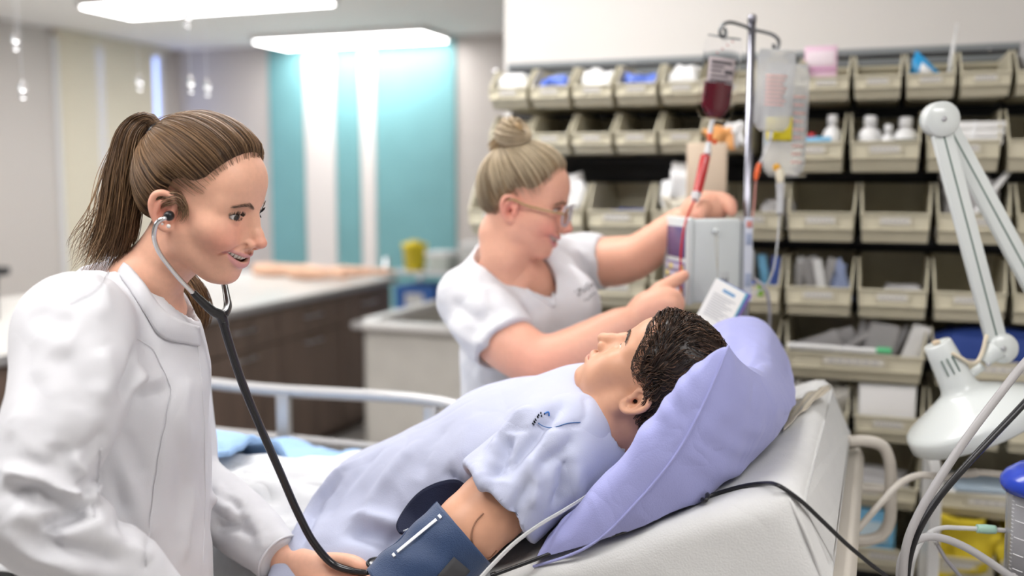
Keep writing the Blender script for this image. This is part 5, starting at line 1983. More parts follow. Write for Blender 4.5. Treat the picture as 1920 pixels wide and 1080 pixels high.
sl2 = lel - ls; sl2 /= np.linalg.norm(sl2)
s.chain([ls, P(1110, 490, 2.535), P(1150, 492, 2.515)], [.064, .066, .066], k=.02)
s.plane(P(1134, 490, 2.52), sl2, .003, lo=P(1110, 560, 2.40), hi=P(1220, 420, 2.7))
s.cone(P(1115, 490, 2.53), P(1170, 490, 2.5), .054, .06, op='s', k=.002)
# V neck: wedge cut out over the chest, open towards the neck
vb = P(1040, 572, 2.33)
for q in np.linspace(0, 1, 9):
    c0 = vb * (1 - q) + P(958, 470, 2.32) * q
    s.ell(c0, (.016 + .066 * q, .04 + .06 * q, .024 + .05 * q), .004, op='s')
s.chain([P(955, 535, 2.34), P(945, 450, 2.31)], [.070, .075], k=.004, op='s')
V, Q = largest(*s.mesh())
V = relax(V, Q, 2, .5)
N = vnormals(V, Q)
for pts, amp, wd_ in [([(840, 560), (880, 590), (920, 600)], -.008, .016), ([(830, 600), (880, 640), (920, 650)], .008, .016), ([(850, 650), (890, 690), (930, 710)], -.008, .016), ([(900, 540), (930, 570), (940, 610)], -.006, .016),
                      ([(1000, 560), (1010, 620), (1000, 660)], -.006, .02), ([(1090, 520), (1110, 560), (1105, 600)], .006, .018), ([(1050, 480), (1080, 500), (1100, 540)], -.008, .014), ([(1070, 465), (1100, 480), (1120, 520)], .006, .014),
                      ([(880, 700), (920, 720), (960, 720)], .008, .02), ([(870, 520), (900, 550), (905, 590)], .006, .015), ([(1020, 640), (1060, 640), (1100, 620)], .006, .02)]:
    V = fold(V, N, pts, amp, wd_)
N = vnormals(V, Q)
V = crinkle(V, N, rs, P(952, 655, 2.17), .12, .004, .07, 71, t0=.5, tw=.6)
V = crinkle(V, N, P(985, 560, 2.45), P(985, 850, 2.5), .26, .004, .12, 72, t0=.5, tw=.7, skew=1.0)
V = V + N * (.002 * vnoise(V * 18, 5) + .001 * vnoise(V * 45, 6))[:, None]
scrub = obj('scrub_top', (V, Q), M_SCRUB, n2)
scrub['label'] = 'white V-neck scrub top'
N = vnormals(V, Q)
for pts in ([(903, 462), (960, 520), (1010, 552), (1042, 574)], [(1008, 500), (1025, 530), (1040, 560), (1044, 574)]):
    ln = onto(V, N, pts, 24)
    ln[1:-1] = (ln[:-2] + 2 * ln[1:-1] + ln[2:]) / 4
    obj('neck_band', tube(ln, .004, 40, 6), M_SCRUB, scrub)
# embroidered logo: three short lines of dark lettering
M_LOGO = mat('grey embroidery', (.16, .16, .17), .8)
for (a, b, th) in (((1082, 544), (1106, 528), .0024), ((1086, 550), (1116, 531), .0040), ((1098, 560), (1122, 547), .0018)):
    ln = onto(V, N, [a, ((a[0] + b[0]) / 2, (a[1] + b[1]) / 2), b], 18)
    bits = [boxat(p + np.array([0, -.003, .001]), (.0030, .0012, th * (1 + .3 * (i % 3))), .0003, basis((.8, .2, .4), (0, 1, 0))) for i, p in enumerate(ln[::2])]
    obj('embroidered_logo', join(*bits), M_LOGO, scrub)


# ------------------------------------------------------------------ trousers and shoes of the two women
M_TROUS = mat('white uniform trousers', (.58, .58, .62), .8, bump=.12, bscale=700, wrk=(7, .4, .02))
M_SHOE = mat('white work shoe', (.62, .62, .62), .45)


def lower_body(parent, hip, fwd, lat):
    """trousers from the hips to the ankles, and a pair of shoes"""
    f = np.asarray(fwd, float) / np.linalg.norm(fwd)
    l = np.asarray(lat, float) / np.linalg.norm(lat)
    s = SDF([hip[0] - .36, hip[1] - .36, .03], [hip[0] + .36, hip[1] + .36, hip[2] + .12], .011)
    s.ell(hip - [0, 0, .03], (.15, .15, .12))
    for sg in (-1, 1):
        a = np.array([hip[0], hip[1], hip[2] - .08]) + l * sg * .085
        k = np.array([hip[0], hip[1], .48]) + l * sg * .095 + f * .03
        b = np.array([hip[0], hip[1], .09]) + l * sg * .10
        s.chain([a, k, b], [.092, .070, .062], k=.05, n=8)
    V, Q = s.mesh()
    V = relax(V, Q, 2)
    obj('trousers', (V, Q), M_TROUS, parent)
    for sg in (-1, 1):
        b = np.array([hip[0], hip[1], 0]) + l * sg * .10
        s = SDF([b[0] - .25, b[1] - .25, -.02], [b[0] + .25, b[1] + .25, .16], .006)
        s.chain([b - f * .05 + [0, 0, .045], b + f * .06 + [0, 0, .045], b + f * .16 + [0, 0, .03]], [.045, .043, .034], k=.01, n=6)
        s.cone(b - f * .02 + [0, 0, .06], b - f * .02 + [0, 0, .10], .042, .040, .03)
        s.plane([0, 0, .004], [0, 0, -1], .002)
        V, Q = s.mesh()
        obj('shoe', (V, Q), M_SHOE, parent)


h1 = P(238, 1120, 1.568)
lower_body(n1, np.array([h1[0], h1[1] - .075, .86]), (1, -.05, 0), (0, 1, 0))
h2 = room(-.84, 2.68, .86)
lower_body(n2, h2, (.72, -.69, 0), (.69, .72, 0))

# ================================================================== training manikin in the bed
MK_SK = (.66, .35, .225)
mk_up = np.array([.70, -.40, .58])
mk_fw = np.array([-.51, .28, .81])
MK_R = head_rot(mk_fw, mk_up)
MKS = .92
MK_EAR = np.array([-.010, .082, -.004])
MK_O = P(1186, 752, 1.55) - MK_R @ (MK_EAR * MKS)


def locm(p):
    return (np.asarray(p) - MK_O) @ MK_R / MKS


mk = empty('training_manikin', room(-.9, 1.65, float(zmat(-.9))), 'male patient training manikin lying in the bed in a pale blue gown', 'manikin')
sh_c = P(1100, 840, 1.66)
neckm = [((-.025, 0, -.035), .054), ((-.035, 0, -.08), .054), (tuple(locm(P(1120, 800, 1.63))), .053), (tuple(locm(P(1080, 830, 1.69))), .075)]
s, exm = head_field('neutral', .0018, jaw=1.06, full=.002, nose=1.0, neck=neckm, eye=.12)
V, Q = s.mesh()
V = relax(V, Q, 1, .5)
Cm = head_colors(V, 'neutral', MK_SK, (.62, .28, .22), None)
M_VINYL = mat('manikin vinyl', (.7, .4, .27), .42, spec=.4, sss=.04, attr='col', noise=.03, nscale=60)
hb = obj('body', (place(V, MK_R * MKS, MK_O), Q), M_VINYL, mk, color=Cm)
hb['label'] = 'tan vinyl head and neck'
for sg in (1, -1):
    ev, ef, ec = eyeball(exm * [1, sg, 1], .0123, (1, 0, .0))
    obj('eye', (place(ev, MK_R * MKS, MK_O), ef), M_EYE, mk, color=ec)
    p_ = brow_paths(V, [(sg * .012, .027), (sg * .028, .033), (sg * .048, .029)], 110, 13 + sg, spread=.0022)
    hair_obj('eyebrow', place(p_, MK_R * MKS, MK_O), .0004, np.tile([.025, .015, .01], (110, 1)), mk)
c = place(np.array([-.0125, .0745, -.005]), MK_R * MKS, MK_O)
# short wavy dark wig
HZM = [-.085, -.062, -.045, -.025, .020, .028, .014, .022, .044, .062, .073, .082]
cv, cf = hair_cap(.017, [z + .004 for z in HZM], 5, soft=.04)
wig = obj('hair', (place(cv, MK_R * MKS, MK_O), cf), M_HAIR, mk, color=np.tile([.018, .010, .007], (len(cv), 1)))
wig['label'] = 'short wavy dark brown wig'
NW = 3600
d0 = scalp_roots(NW, HZM, 17, -.003)
g = np.random.default_rng(19)
CROWN = np.array([-.55, .1, .83]); CROWN /= np.linalg.norm(CROWN)
tang = d0 - CROWN * (d0 @ CROWN)[:, None]
tang = tang - d0 * (tang * d0).sum(1)[:, None]
tang /= np.linalg.norm(tang, axis=1, keepdims=True) + 1e-6
side = np.cross(d0, tang)
front = np.clip((d0[:, 0] - .1) / .6, 0, 1)[:, None]
swept = tang * (1 - 1.2 * front) + side * (.5 + .9 * front) * np.sign(.35 - d0[:, 1:2] * .0)
ph = vnoise(d0 * 4, 3)[:, None] * 3
nst = 14
pths = np.zeros((NW, nst, 3))
cur = d0.copy()
for i in range(nst):
    t_ = i / (nst - 1)
    lift = .004 + .019 * np.sin(math.pi * min(t_ * 1.15, 1))**.8 + g.normal(size=NW) * .0008
    edge = np.clip((hair_mask(CR_C + cur * CR_R, HZM) + .012) / .03, .15, 1)
    pths[:, i] = on_skull(cur, (lift + .003 * vnoise(d0 * 7, 8)) * edge)
    wv = np.sin(ph + t_ * 5.5) * .85
    step = swept + side * wv
    step /= np.linalg.norm(step, axis=1, keepdims=True) + 1e-6
    cur = cur + step * .030
    cur /= np.linalg.norm(cur, axis=1, keepdims=True)
hc = hair_colors(NW, 31, (.012, .007, .005), (.16, .085, .05), 2.6)
hair_obj('curls', place(pths, MK_R * MKS, MK_O), .00062, hc, wig)
obj('ear_hole', lathe([(.0002, 0), (.0028, 0), (.0028, .0015), (.0002, .0016)], 12, MK_R @ np.array([.1, 1, 0]), place(np.array([-.0115, .0700, -.0055]), MK_R * MKS, MK_O)), M_BLACK, mk)

# gown: torso, hips and the loose near sleeve
M_GOWN = mat('pale blue gown cotton', (.49, .52, .67), .8, bump=.15, bscale=700, sheen=.1, wrk=(7, .35, .022))
S_N = P(1035, 850, 1.60)          # near shoulder
E_N = P(752, 1108, 1.52)          # near elbow
s = SDF(room(-1.45, 1.2, .66).clip(-1e9) * 0 + [-1.05, 1.15, .66], [.40, 2.45, 1.36], .0052)
nrm = np.array([UX * -math.sin(MANG), UY * -math.sin(MANG), math.cos(MANG)])
VC = 1.70


def tor(u, d, v=VC):
    return room(u, v, float(zmat(u)) + d)


s.chain([tor(-.46, .135), tor(-.58, .128), tor(-.75, .122), tor(-.95, .122), tor(-1.06, .118), tor(-1.16, .10)], [.165, .195, .190, .178, .172, .160], k=.02, n=12, flat=(nrm, .66))
s.cone(tor(-.47, .12), S_N, .10, .085, .06)
s.cone(tor(-.47, .12), tor(-.47, .11, VC + .19), .10, .08, .06)
s.ell(tor(-.60, .19, VC + .03), (.12, .13, .06), .06)
# skirt of the gown spilling to the near side
s.chain([tor(-.80, .06, 1.50), tor(-.98, .05, 1.48), tor(-1.14, .04, 1.47)], [.075, .075, .07], k=.07, n=6)
# sleeve
ad = (E_N - S_N) / np.linalg.norm(E_N - S_N)
h0, h1 = P(948, 920, 1.585), P(918, 955, 1.572)
hem = S_N + ad * .118
s.plane(room(-.955, 1.7, .9), (-UX, -UY, 0.), .02)
# neck opening
s.chain([P(1100, 822, 1.685), P(1130, 800, 1.665), P(1190, 760, 1.64)], [.060, .066, .085], k=.005, op='s')
V, Q = largest(*s.mesh())
s2 = SDF(np.minimum(S_N, hem) - .13, np.maximum(S_N, hem) + .13, .0046)
s2.chain([S_N - ad * .05, S_N, S_N + ad * .06, hem + ad * .03], [.066, .080, .081, .084], k=.01, n=8)
s2.plane(hem, ad, .002)
s2.cone(S_N + ad * .060, hem + ad * .06, .060, .080, op='s', k=.002)      # hollow of the sleeve
V2, Q2 = largest(*s2.mesh())
nG, nQ = len(V), len(Q)
V, Q = np.concatenate([V, V2]), np.concatenate([Q, Q2 + nG])
V = relax(V, Q, 2, .5)
N = vnormals(V, Q)
FM = [([(1060, 745), (1020, 790), (975, 850), (940, 905)], -.012, .014), ([(945, 810), (940, 850), (925, 900)], -.014, .014), ([(1000, 760), (950, 800), (930, 850)], .008, .015),
      ([(830, 880), (860, 905), (900, 925)], -.010, .014), ([(880, 870), (900, 900), (910, 930)], .008, .012), ([(640, 990), (700, 1000), (760, 1030)], -.016, .018), ([(650, 960), (720, 975), (780, 990)], .008, .018),
      ([(720, 830), (650, 900), (600, 980)], -.006, .018), ([(790, 820), (720, 900), (680, 960)], .006, .02), ([(680, 850), (620, 900), (570, 980), (550, 1040)], .010, .013), ([(640, 880), (590, 950), (560, 1030)], -.010, .012),
      ([(1010, 880), (980, 930), (960, 980)], -.008, .012), ([(1050, 850), (1060, 900), (1040, 960)], -.010, .014), ([(990, 850), (1000, 900), (1000, 960)], .006, .012), ([(1080, 870), (1085, 920), (1060, 990)], .007, .012),
      ([(900, 770), (870, 830), (860, 880)], .004, .02), ([(1075, 800), (1060, 840), (1000, 870)], -.008, .014), ([(840, 790), (800, 850), (780, 900)], -.004, .02)]
for pts, amp, wd_ in FM:
    V = fold(V, N, pts, amp * 1.5, wd_ * .85)
N = vnormals(V, Q)
V = crinkle(V, N, S_N - ad * .05, hem + ad * .03, .13, .0020, .075, 81, t0=.5, tw=.6, skew=.8)
V = crinkle(V, N, tor(-.45, .15), tor(-1.2, .12), .30, .0038, .13, 82, t0=.5, tw=.6, skew=1.1)
N = vnormals(V, Q)
pn = V * [16, 16, 10]
V = V + N * (.0022 * vnoise(pn * .8, 5) + .0008 * vnoise(pn * 2.6, 6))[:, None]
N = vnormals(V, Q)
seams = []
for pts in ([(1100, 742), (1090, 790), (1000, 800), (930, 812), (900, 850)],):
    ln = onto(V, N, pts, 50)
    V = V - N * (.003 * np.exp(-(seg_dist(V, ln)[0] / .005)**2))[:, None]
u_, v_ = uv_of(V.T)
V[:, 2] = np.where(v_ > MV0 - .02, np.maximum(V[:, 2], zmat(u_) + .008), V[:, 2])
gown = obj('gown', (V[:nG], Q[:nQ]), M_GOWN, mk)
obj('sleeve', (V[nG:], Q[nQ:] - nG), M_GOWN, gown)
gown['label'] = 'pale blue cotton gown'
GV, GN = V, vnormals(V, Q)
pk = onto(GV, GN, [(1010, 798), (1035, 800), (1065, 792), (1090, 788)], 20)
for _ in range(8): pk[1:-1] = (pk[:-2] + 2 * pk[1:-1] + pk[2:]) / 4
obj('blue_stitching', tube(pk + np.array([0, -.0012, .0008]), .0008, 24, 5), mat('blue thread', (.06, .16, .38), .6), gown)
# small printed logo on the chest
lg = onto(GV, GN, [(1000, 793), (1006, 784), (1016, 777), (1028, 775)], 12)
tv = []
for i, p in enumerate(lg[:-2]):
    tv.append(boxat(p + np.array([0, -.001, .001]), (.0022, .0010, .0050 - .0002 * i), .0004, basis((.8, 0, .6 - .08 * i), (0, 1, 0))))
obj('printed_mark', join(*tv), mat('dark print', (.03, .04, .06), .7), gown)
obj('printed_tick', tube([lg[-2] + [0, -.0015, .0015], lg[-1] + [0, -.0015, .0045], lg[-1] + [.001, -.0015, -.002]], .0012, 10, 5), mat('blue print', (.05, .2, .6), .6), gown)
# undershirt edge at the neck
ub = [P(1094, 792, 1.625), P(1108, 806, 1.605), P(1128, 820, 1.595), P(1150, 832, 1.59), P(1172, 842, 1.59)]
Gu = np.array([catmull([q + np.array([.0, .004 * k, -.007 * k]) for q in ub], 20) for k in (0, 1, 2)])
obj('undershirt_band', slab(Gu, .003), M_SHEET, gown)
# arm
s = SDF(np.minimum(S_N, E_N) - [.2, .09, .12], np.maximum(S_N, E_N) + [.09, .09, .09], .0026)
f_end = P(545, 1195, 1.60)
s.chain([S_N - ad * .01, S_N + ad * .10, S_N + ad * .20, E_N], [.054, .058, .055, .042], k=.004, n=8)
s.chain([E_N, (E_N + f_end) / 2, f_end], [.042, .038, .030], k=.01, n=5)
V, Q = s.mesh()
V = relax(V, Q, 1, .5)
hv, hq, hc_m = skin_hand(rest_hand(f_end, (-.8, .35, -.12), (.1, -.6, 1)), 'hand', mk, MK_SK, MK_SK)
arm = obj('arm', (V, Q), M_VINYL, mk, color=np.tile(MK_SK, (len(V), 1)))
obj('hand', (hv, hq), M_VINYL, mk, color=hc_m)
N = vnormals(V, Q)
# round joint plate let into the upper arm
jl = onto(V, N, [(905, 960), (892, 975), (886, 1000), (892, 1028), (908, 1046), (930, 1056), (955, 1052)], 40)
for _ in range(12): jl[1:-1] = (jl[:-2] + 2 * jl[1:-1] + jl[2:]) / 4
jr = jl - (S_N + ((jl - S_N) @ ad)[:, None] * ad)
jl = jl - jr + jr / np.linalg.norm(jr, axis=1, keepdims=True) * .0585
obj('joint_line', tube(jl, .0013, 40, 5), mat('dark joint', (.30, .15, .09), .6), arm)

# ------------------------------------------------------------------ pressure cuff
M_CUFF = mat('navy nylon', (.022, .050, .125), .55, bump=.3, bscale=600, sheen=.2)
M_NAVYD = mat('dark navy loop fabric', (.006, .010, .035), .85, bump=.3, bscale=500)
M_PRINT = mat('white print', (.80, .82, .85), .5)
cuff = empty('pressure_cuff', (S_N + E_N) / 2, 'navy blood pressure cuff wrapped round the manikin arm', 'pressure cuff')
ca, cb = S_N + ad * .188, S_N + ad * .336
ux_ = np.cross(ad, [0, -1., 0]); ux_ /= np.linalg.norm(ux_)
uy_ = np.cross(ad, ux_)


def around(t, ang, r):
    p = ca + (cb - ca) * t
    return p + r * (math.cos(ang) * ux_ + math.sin(ang) * uy_)


G = np.array([[around(t, a, .0630 - .004 * t + .0012 * math.sin(5 * a + 9 * t) + .002 * math.sin(3 * a - 14 * t) * t * (1 - t) * 4) for a in np.linspace(.2, 2 * math.pi + .05, 90)] for t in np.linspace(0, 1, 34)])
sl_ = obj('sleeve', slab(G, .005), M_CUFF, cuff)
SV = G.reshape(-1, 3)
SN = SV - (ca + ((SV - ca) @ ad)[:, None] * ad); SN /= np.linalg.norm(SN, axis=1, keepdims=True)
def stripe(pts, w, m, name, off=.0034, n=30):
    ln = onto(SV, SN, pts, n)
    nn = []
    for q in ln:
        v = q - (ca + ((q - ca) @ ad) * ad)
        nn.append(v / np.linalg.norm(v))
    nn = np.array(nn)
    tt_ = (ln - ca) @ ad
    an_ = np.unwrap(np.arctan2(nn @ uy_, nn @ ux_))
    tt_, an_ = np.linspace(tt_[0], tt_[-1], n), np.linspace(an_[0], an_[-1], n)
    nn = np.cos(an_)[:, None] * ux_ + np.sin(an_)[:, None] * uy_
    ln = ca + tt_[:, None] * ad + nn * .0685
    for _ in range(4):
        ln[1:-1] = (ln[:-2] + 2 * ln[1:-1] + ln[2:]) / 4
    t = np.gradient(ln, axis=0); t /= np.linalg.norm(t, axis=1, keepdims=True)
    sd = np.cross(t, nn)
    G2 = np.array([ln + sd * w * k for k in np.linspace(-.5, .5, 4)]).transpose(1, 0, 2)
    return obj(name, slab(G2, .0008), m, sl_)


stripe([(744, 1036), (785, 1000), (822, 974)], .0058, M_PRINT, 'index_bar')
stripe([(826, 970), (832, 966)], .008, M_PRINT, 'arrow', n=4)
stripe([(736, 1045), (740, 1041)], .007, M_PRINT, 'arrow', n=4)
G2 = stripe([(838, 1062), (862, 1086)], .040, mat('grey hook tape', (.055, .055, .06), .8), 'hook_patch', n=6)
# loose flap standing up behind the arm
fl = []
fp = [P(752, 1000, 1.60), P(745, 985, 1.615), P(760, 955, 1.635), P(790, 922, 1.625), P(830, 904, 1.615), P(860, 903, 1.605), P(880, 922, 1.60), P(885, 937, 1.60)]
up = catmull(fp, 40)
lo_ = np.array([around(t, 2.9, .062) for t in np.linspace(.92, .05, 40)])
lo_ = catmull([P(780, 1012, 1.585), P(800, 995, 1.59), P(830, 975, 1.60), P(870, 950, 1.615)], 40)
Gf = np.array([up * (1 - k) + lo_ * k for k in np.linspace(0, 1, 14)])
Gf[:, :, 1] += .002 * np.sin(np.linspace(0, math.pi, 14))[:, None]
flap = obj('flap', slab(Gf, .005), M_NAVYD, cuff)
obj('flap_edge', tube(up, .0024, 60, 6), M_NAVYD, flap)
tm = P(764, 995, 1.588)
obj('index_mark', join(tube([P(756, 996, 1.570), P(768, 991, 1.572)], .0013, 4, 5), tube([P(762, 994, 1.570), P(771, 1008, 1.567)], .0013, 4, 5)), mat('grey stitched mark', (.5, .52, .56), .6), flap)
cl = P(775, 1078, 1.505)
obj('tube_port', join(lathe([(.001, -.004), (.0105, -.004), (.0115, .004), (.010, .009), (.001, .0095)], 18, (.3, -.7, .6), cl), boxat(cl + [-.014, -.002, .002], (.006, .012, .02), .002), boxat(cl + [-.006, -.004, .006], (.005, .012, .02), .002)), mat('grey white valve', (.62, .66, .68), .4), cuff)

# ------------------------------------------------------------------ pillow
M_PIL = mat('lavender pillowcase', (.345, .36, .665), .8, bump=.2, bscale=600, sheen=.15, wrk=(10, .45, .02))


def pillow():
    n = 60
    ss, rr = np.linspace(0, 1, n), np.linspace(0, 1, n)
    c1, c2 = P(1000, 1062, 1.49), P(1366, 648, 1.43)         # near end: by the shoulder, and the raised tip
    c4, c3 = P(1085, 770, 2.0), P(1478, 672, 2.0)            # far end
    near = catmull([c1, P(1110, 1020, 1.445), P(1200, 935, 1.425), P(1270, 848, 1.415), P(1318, 760, 1.415), P(1345, 700, 1.42), c2], n)
    far = catmull([c4, P(1250, 690, 2.04), P(1365, 606, 2.05), P(1435, 608, 2.05), c3], n)
    top_e = catmull([c2, P(1392, 680, 1.49), P(1430, 706, 1.58), P(1472, 716, 1.80), c3], n)
    low_e = catmull([c1, P(1085, 930, 1.72), c4], n)
    S, Rr = np.meshgrid(ss, rr, indexing='ij')            # S near -> far, Rr low -> high
    B = np.zeros((n, n, 3))
    for i in range(n):
        for j in range(n):
            s_, r_ = ss[i], rr[j]
            B[i, j] = ((1 - s_) * near[j] + s_ * far[j] + (1 - r_) * low_e[i] + r_ * top_e[i]
                       - ((1 - s_) * (1 - r_) * c1 + (1 - s_) * r_ * c2 + s_ * (1 - r_) * c4 + s_ * r_ * c3))
    prof = (np.sin(math.pi * np.clip(S, 0, 1)) * np.sin(math.pi * np.clip(Rr, 0, 1)))
    bul = np.abs(prof)**.42
    upn = np.array([-.36, -.22, .88]); upn /= np.linalg.norm(upn)
    hole = np.exp(-((S - .36) / .22)**2 - ((Rr - .60) / .30)**2)
    nearw = np.exp(-S / .28)
    upl = np.array([-.74, -.22, .62]); upl /= np.linalg.norm(upl)
    top = B + upn * (bul * .052 * (1 - 1.7 * hole) * (1 - nearw))[..., None] + upl * (np.sin(math.pi * Rr)**.5 * np.clip(S / .13, 0, 1)**.5 * nearw * .105)[..., None]
    dn = np.array([.52, -.16, -.84]); dn /= np.linalg.norm(dn)
    bot = B + dn * (bul * .115)[..., None]
    for A in (top, bot):
        f = A.reshape(-1, 3)
        u_, v_ = uv_of(f.T)
        floor_z = zmat(np.minimum(u_, MU1 + .1)) + .009
        f[:, 2] = np.maximum(f[:, 2], floor_z)
    # puckers running in from the seams
    pk_ = .006 * vnoise(np.stack([S.ravel() * 9, Rr.ravel() * 16, 0 * S.ravel()], 1), 77).reshape(S.shape) * bul + (.0085 * np.exp(-S / .13) * np.sin(Rr * 46 + 3 * np.sin(Rr * 9)) + .006 * np.exp(-(1 - Rr) / .14) * np.sin(S * 52 + 2 * np.sin(S * 7))) * bul
    top = top + upn * pk_[..., None]
    bot = bot + dn * (pk_ * .8)[..., None]
    nn = n * n
    V = np.concatenate([top.reshape(-1, 3), bot.reshape(-1, 3)])
    V = V + np.array([-.3, -.3, .3]) * (.004 * vnoise(V * 14, 21))[:, None]
    V[nn:][(S.ravel() == 0) | (S.ravel() == 1) | (Rr.ravel() == 0) | (Rr.ravel() == 1)] = V[:nn][(S.ravel() == 0) | (S.ravel() == 1) | (Rr.ravel() == 0) | (Rr.ravel() == 1)]
    Fs = grid_faces(n, n) + [tuple(reversed(f)) for f in grid_faces(n, n, off=nn)]
    return V, [tuple(reversed(f)) for f in Fs], near, top_e


pv, pf, pn_, pt_ = pillow()
pil = obj('pillow', (pv, pf), M_PIL)
tag(pil, 'lavender pillow bent round the head of the manikin', 'pillow')
obj('seam', tube(pn_, .0022, 80, 6), M_PIL, pil)

# ================================================================== infusion pole, bags and pump
M_POLE = mat('polished pole steel', (.34, .34, .39), .24, metal=1)
M_FILM = mat('clear bag film', (.97, .97, .98), .06, trans=1.0, ior=1.05)
M_FLUID = mat('clear bag with fluid', (.92, .93, .94), .10, trans=.62, ior=1.10)
M_BLOOD = mat('dark blood', (.10, .003, .012), .15, coat=.4)
M_REDT = mat('red tube', (.50, .008, .010), .15, coat=.4)
M_PLAST = mat('clear port plastic', (.85, .86, .88), .2, trans=.4, ior=1.2)
YP = 2.44
pole_x = P(1401, 400, YP)
pole = empty('infusion_pole', (pole_x[0], pole_x[1], 0), 'steel infusion pole with two hooks behind the bed', 'pole')
ptop = P(1410, 36, YP)
pole_x = np.array([ptop[0], ptop[1], 0])
obj('upright', tube([pole_x + [0, 0, .06], ptop], .0095, 4, 14), M_POLE, pole)
obj('top_cap', lathe([(.001, 0), (.0105, 0), (.0105, .012), (.008, .016), (.001, .017)], 14, None, ptop - [0, 0, .006]), M_POLE, pole)
cb0 = P(1410, 56, YP)
def hookpts(end, tip):
    return [cb0, (cb0 * .35 + end * .65) + [0, 0, .002], end, end + [(.012 if end[0] > cb0[0] else -.012), 0, -.010]] + tip


lt_, rt_ = P(1366, 42, YP - .03), P(1450, 66, YP - .02)
dk = mat('dark steel hook', (.22, .23, .24), .25, metal=1)
obj('hook_arm', tube([cb0, P(1390, 47, YP - .02), lt_, P(1354, 48, YP - .035), P(1350, 62, YP - .035), P(1356, 70, YP - .035), P(1361, 62, YP - .035), P(1358, 52, YP - .035)], .0042, 60, 8), dk, pole)
obj('hook_arm', tube([cb0, P(1432, 60, YP - .01), rt_, P(1460, 76, YP - .02), P(1458, 90, YP - .02), P(1452, 92, YP - .02), P(1450, 82, YP - .02)], .0042, 60, 8), dk, pole)
for k in range(5):
    a = k * 2 * math.pi / 5
    c = pole_x + [0, 0, .075]
    d = np.array([math.cos(a), math.sin(a), 0])
    obj('foot', tube([c, c + d * .13 - [0, 0, .005], c + d * .25 - [0, 0, .02]], [.016, .014, .011], 10, 10), M_POLE, pole)
    obj('caster', lathe([(.001, -.01), (.022, -.01), (.026, 0), (.022, .01), (.001, .01)], 14, np.cross(d, [0, 0, 1]), c + d * .25 - [0, 0, .049]), M_BLACK, pole)


def bag(outline_top, outline_bot, w0, w1, y, th, m, name, label, n=26, tilt=0.0):
    """a flat pouch hanging between two photo points, bulging in the middle"""
    a, b = P(*outline_top, y), P(*outline_bot, y)
    ax = b - a
    L = np.linalg.norm(ax); ax /= L
    sd = np.cross(ax, [0, 1., 0]); sd /= np.linalg.norm(sd)
    if sd[0] < 0: sd = -sd
    sd = sd + np.array([0, tilt, 0]); sd /= np.linalg.norm(sd)
    nm = np.cross(sd, ax)
    tt = np.linspace(0, 1, n)
    V = []
    for sgn in (1, -1):
        for t in tt:
            w = w0 + (w1 - w0) * t
            if t < .12: w *= .86 + .14 * (t / .12)
            if t > .88: w *= 1 - .35 * ((t - .88) / .12)**2
            for q in np.linspace(-1, 1, n):
                bl = th * max(0, math.sin(math.pi * min(1, max(0, t)))**.6) * (1 - abs(q)**2.6) * (.45 + .55 * t)
                V.append(a + ax * L * t + sd * q * w / 2 + nm * sgn * (bl + .0004))
    V = np.array(V)
    nn = n * n
    V = V + (nm * .5)[None] * (.0016 * vnoise(V * 40, 3))[:, None]
    Fs = grid_faces(n, n) + [tuple(reversed(f)) for f in grid_faces(n, n, off=nn)]
    ring = list(range(n)) + [i * n + n - 1 for i in range(1, n)] + [(n - 1) * n + j for j in range(n - 2, -1, -1)] + [i * n for i in range(n - 2, 0, -1)]
    for p, q in zip(ring, ring[1:] + ring[:1]):
        Fs.append((q, p, p + nn, q + nn))
    e = empty(name, a, label, 'infusion bag', 'hanging infusion bags')
    o = obj('pouch', (V, Fs), m, e)
    def face(t0, t1, q0, q1, off=.0012, k=8):
        G = []
        for t in np.linspace(t0, t1, k):
            row = []
            for q in np.linspace(q0, q1, k):
                w = w0 + (w1 - w0) * t
                bl = th * math.sin(math.pi * t)**.6 * (1 - abs(q)**2.6) * (.45 + .55 * t)
                p = a + ax * L * t + sd * q * w / 2
                s1 = p + nm * (bl + off)
                s2 = p - nm * (bl + off)
                row.append(s1 if np.linalg.norm(s1 - CAM) < np.linalg.norm(s2 - CAM) else s2)
            G.append(row)
        return slab(np.array(G), .0008)
    return e, face, (a, ax, L, sd, nm)


e, face, fr = bag((1359, 68), (1338, 226), (.092), .086, YP - .04, .014, M_FILM, 'blood_bag', 'blood bag half full of dark red on the left hook', tilt=.15)
a, ax, L, sd, nm = fr
# blood pooled in the lower half
V = []
n = 22
for sgn in (1, -1):
    for t in np.linspace(.54, .965, n):
        for q in np.linspace(-1, 1, n):
            w = (.092 + (.086 - .092) * t) * .80 * (1 if t < .8 else 1 - .55 * ((t - .8) / .165)**1.6)
            bl = .0125 * (1 - abs(q)**2.6) * (1 if t < .85 else 1 - .6 * ((t - .85) / .115)**2)
            V.append(a + ax * L * t + sd * q * w / 2 + nm * sgn * (bl + .0003))
nn = n * n
ring = list(range(n)) + [i * n + n - 1 for i in range(1, n)] + [(n - 1) * n + j for j in range(n - 2, -1, -1)] + [i * n for i in range(n - 2, 0, -1)]
obj('blood', (np.array(V), grid_faces(n, n) + [tuple(reversed(f)) for f in grid_faces(n, n, off=nn)] + [(q, p, p + nn, q + nn) for p, q in zip(ring, ring[1:] + ring[:1])]), M_BLOOD, e)
M_LAB = mat('bag label paper', (.52, .45, .46), .5)
lb = obj('label', face(.26, .56, -.72, .72, .0016), M_LAB, e)
for k, (t0, t1, q0, q1) in enumerate(((.30, .335, -.6, .5), (.36, .38, -.6, .1), (.40, .45, .15, .62), (.41, .43, -.6, 0.), (.47, .49, -.6, .4), (.52, .545, -.6, .6))):
    obj('print', face(t0, t1, q0, q1, .0026), mat('label ink', (.10, .09, .10), .6), lb)
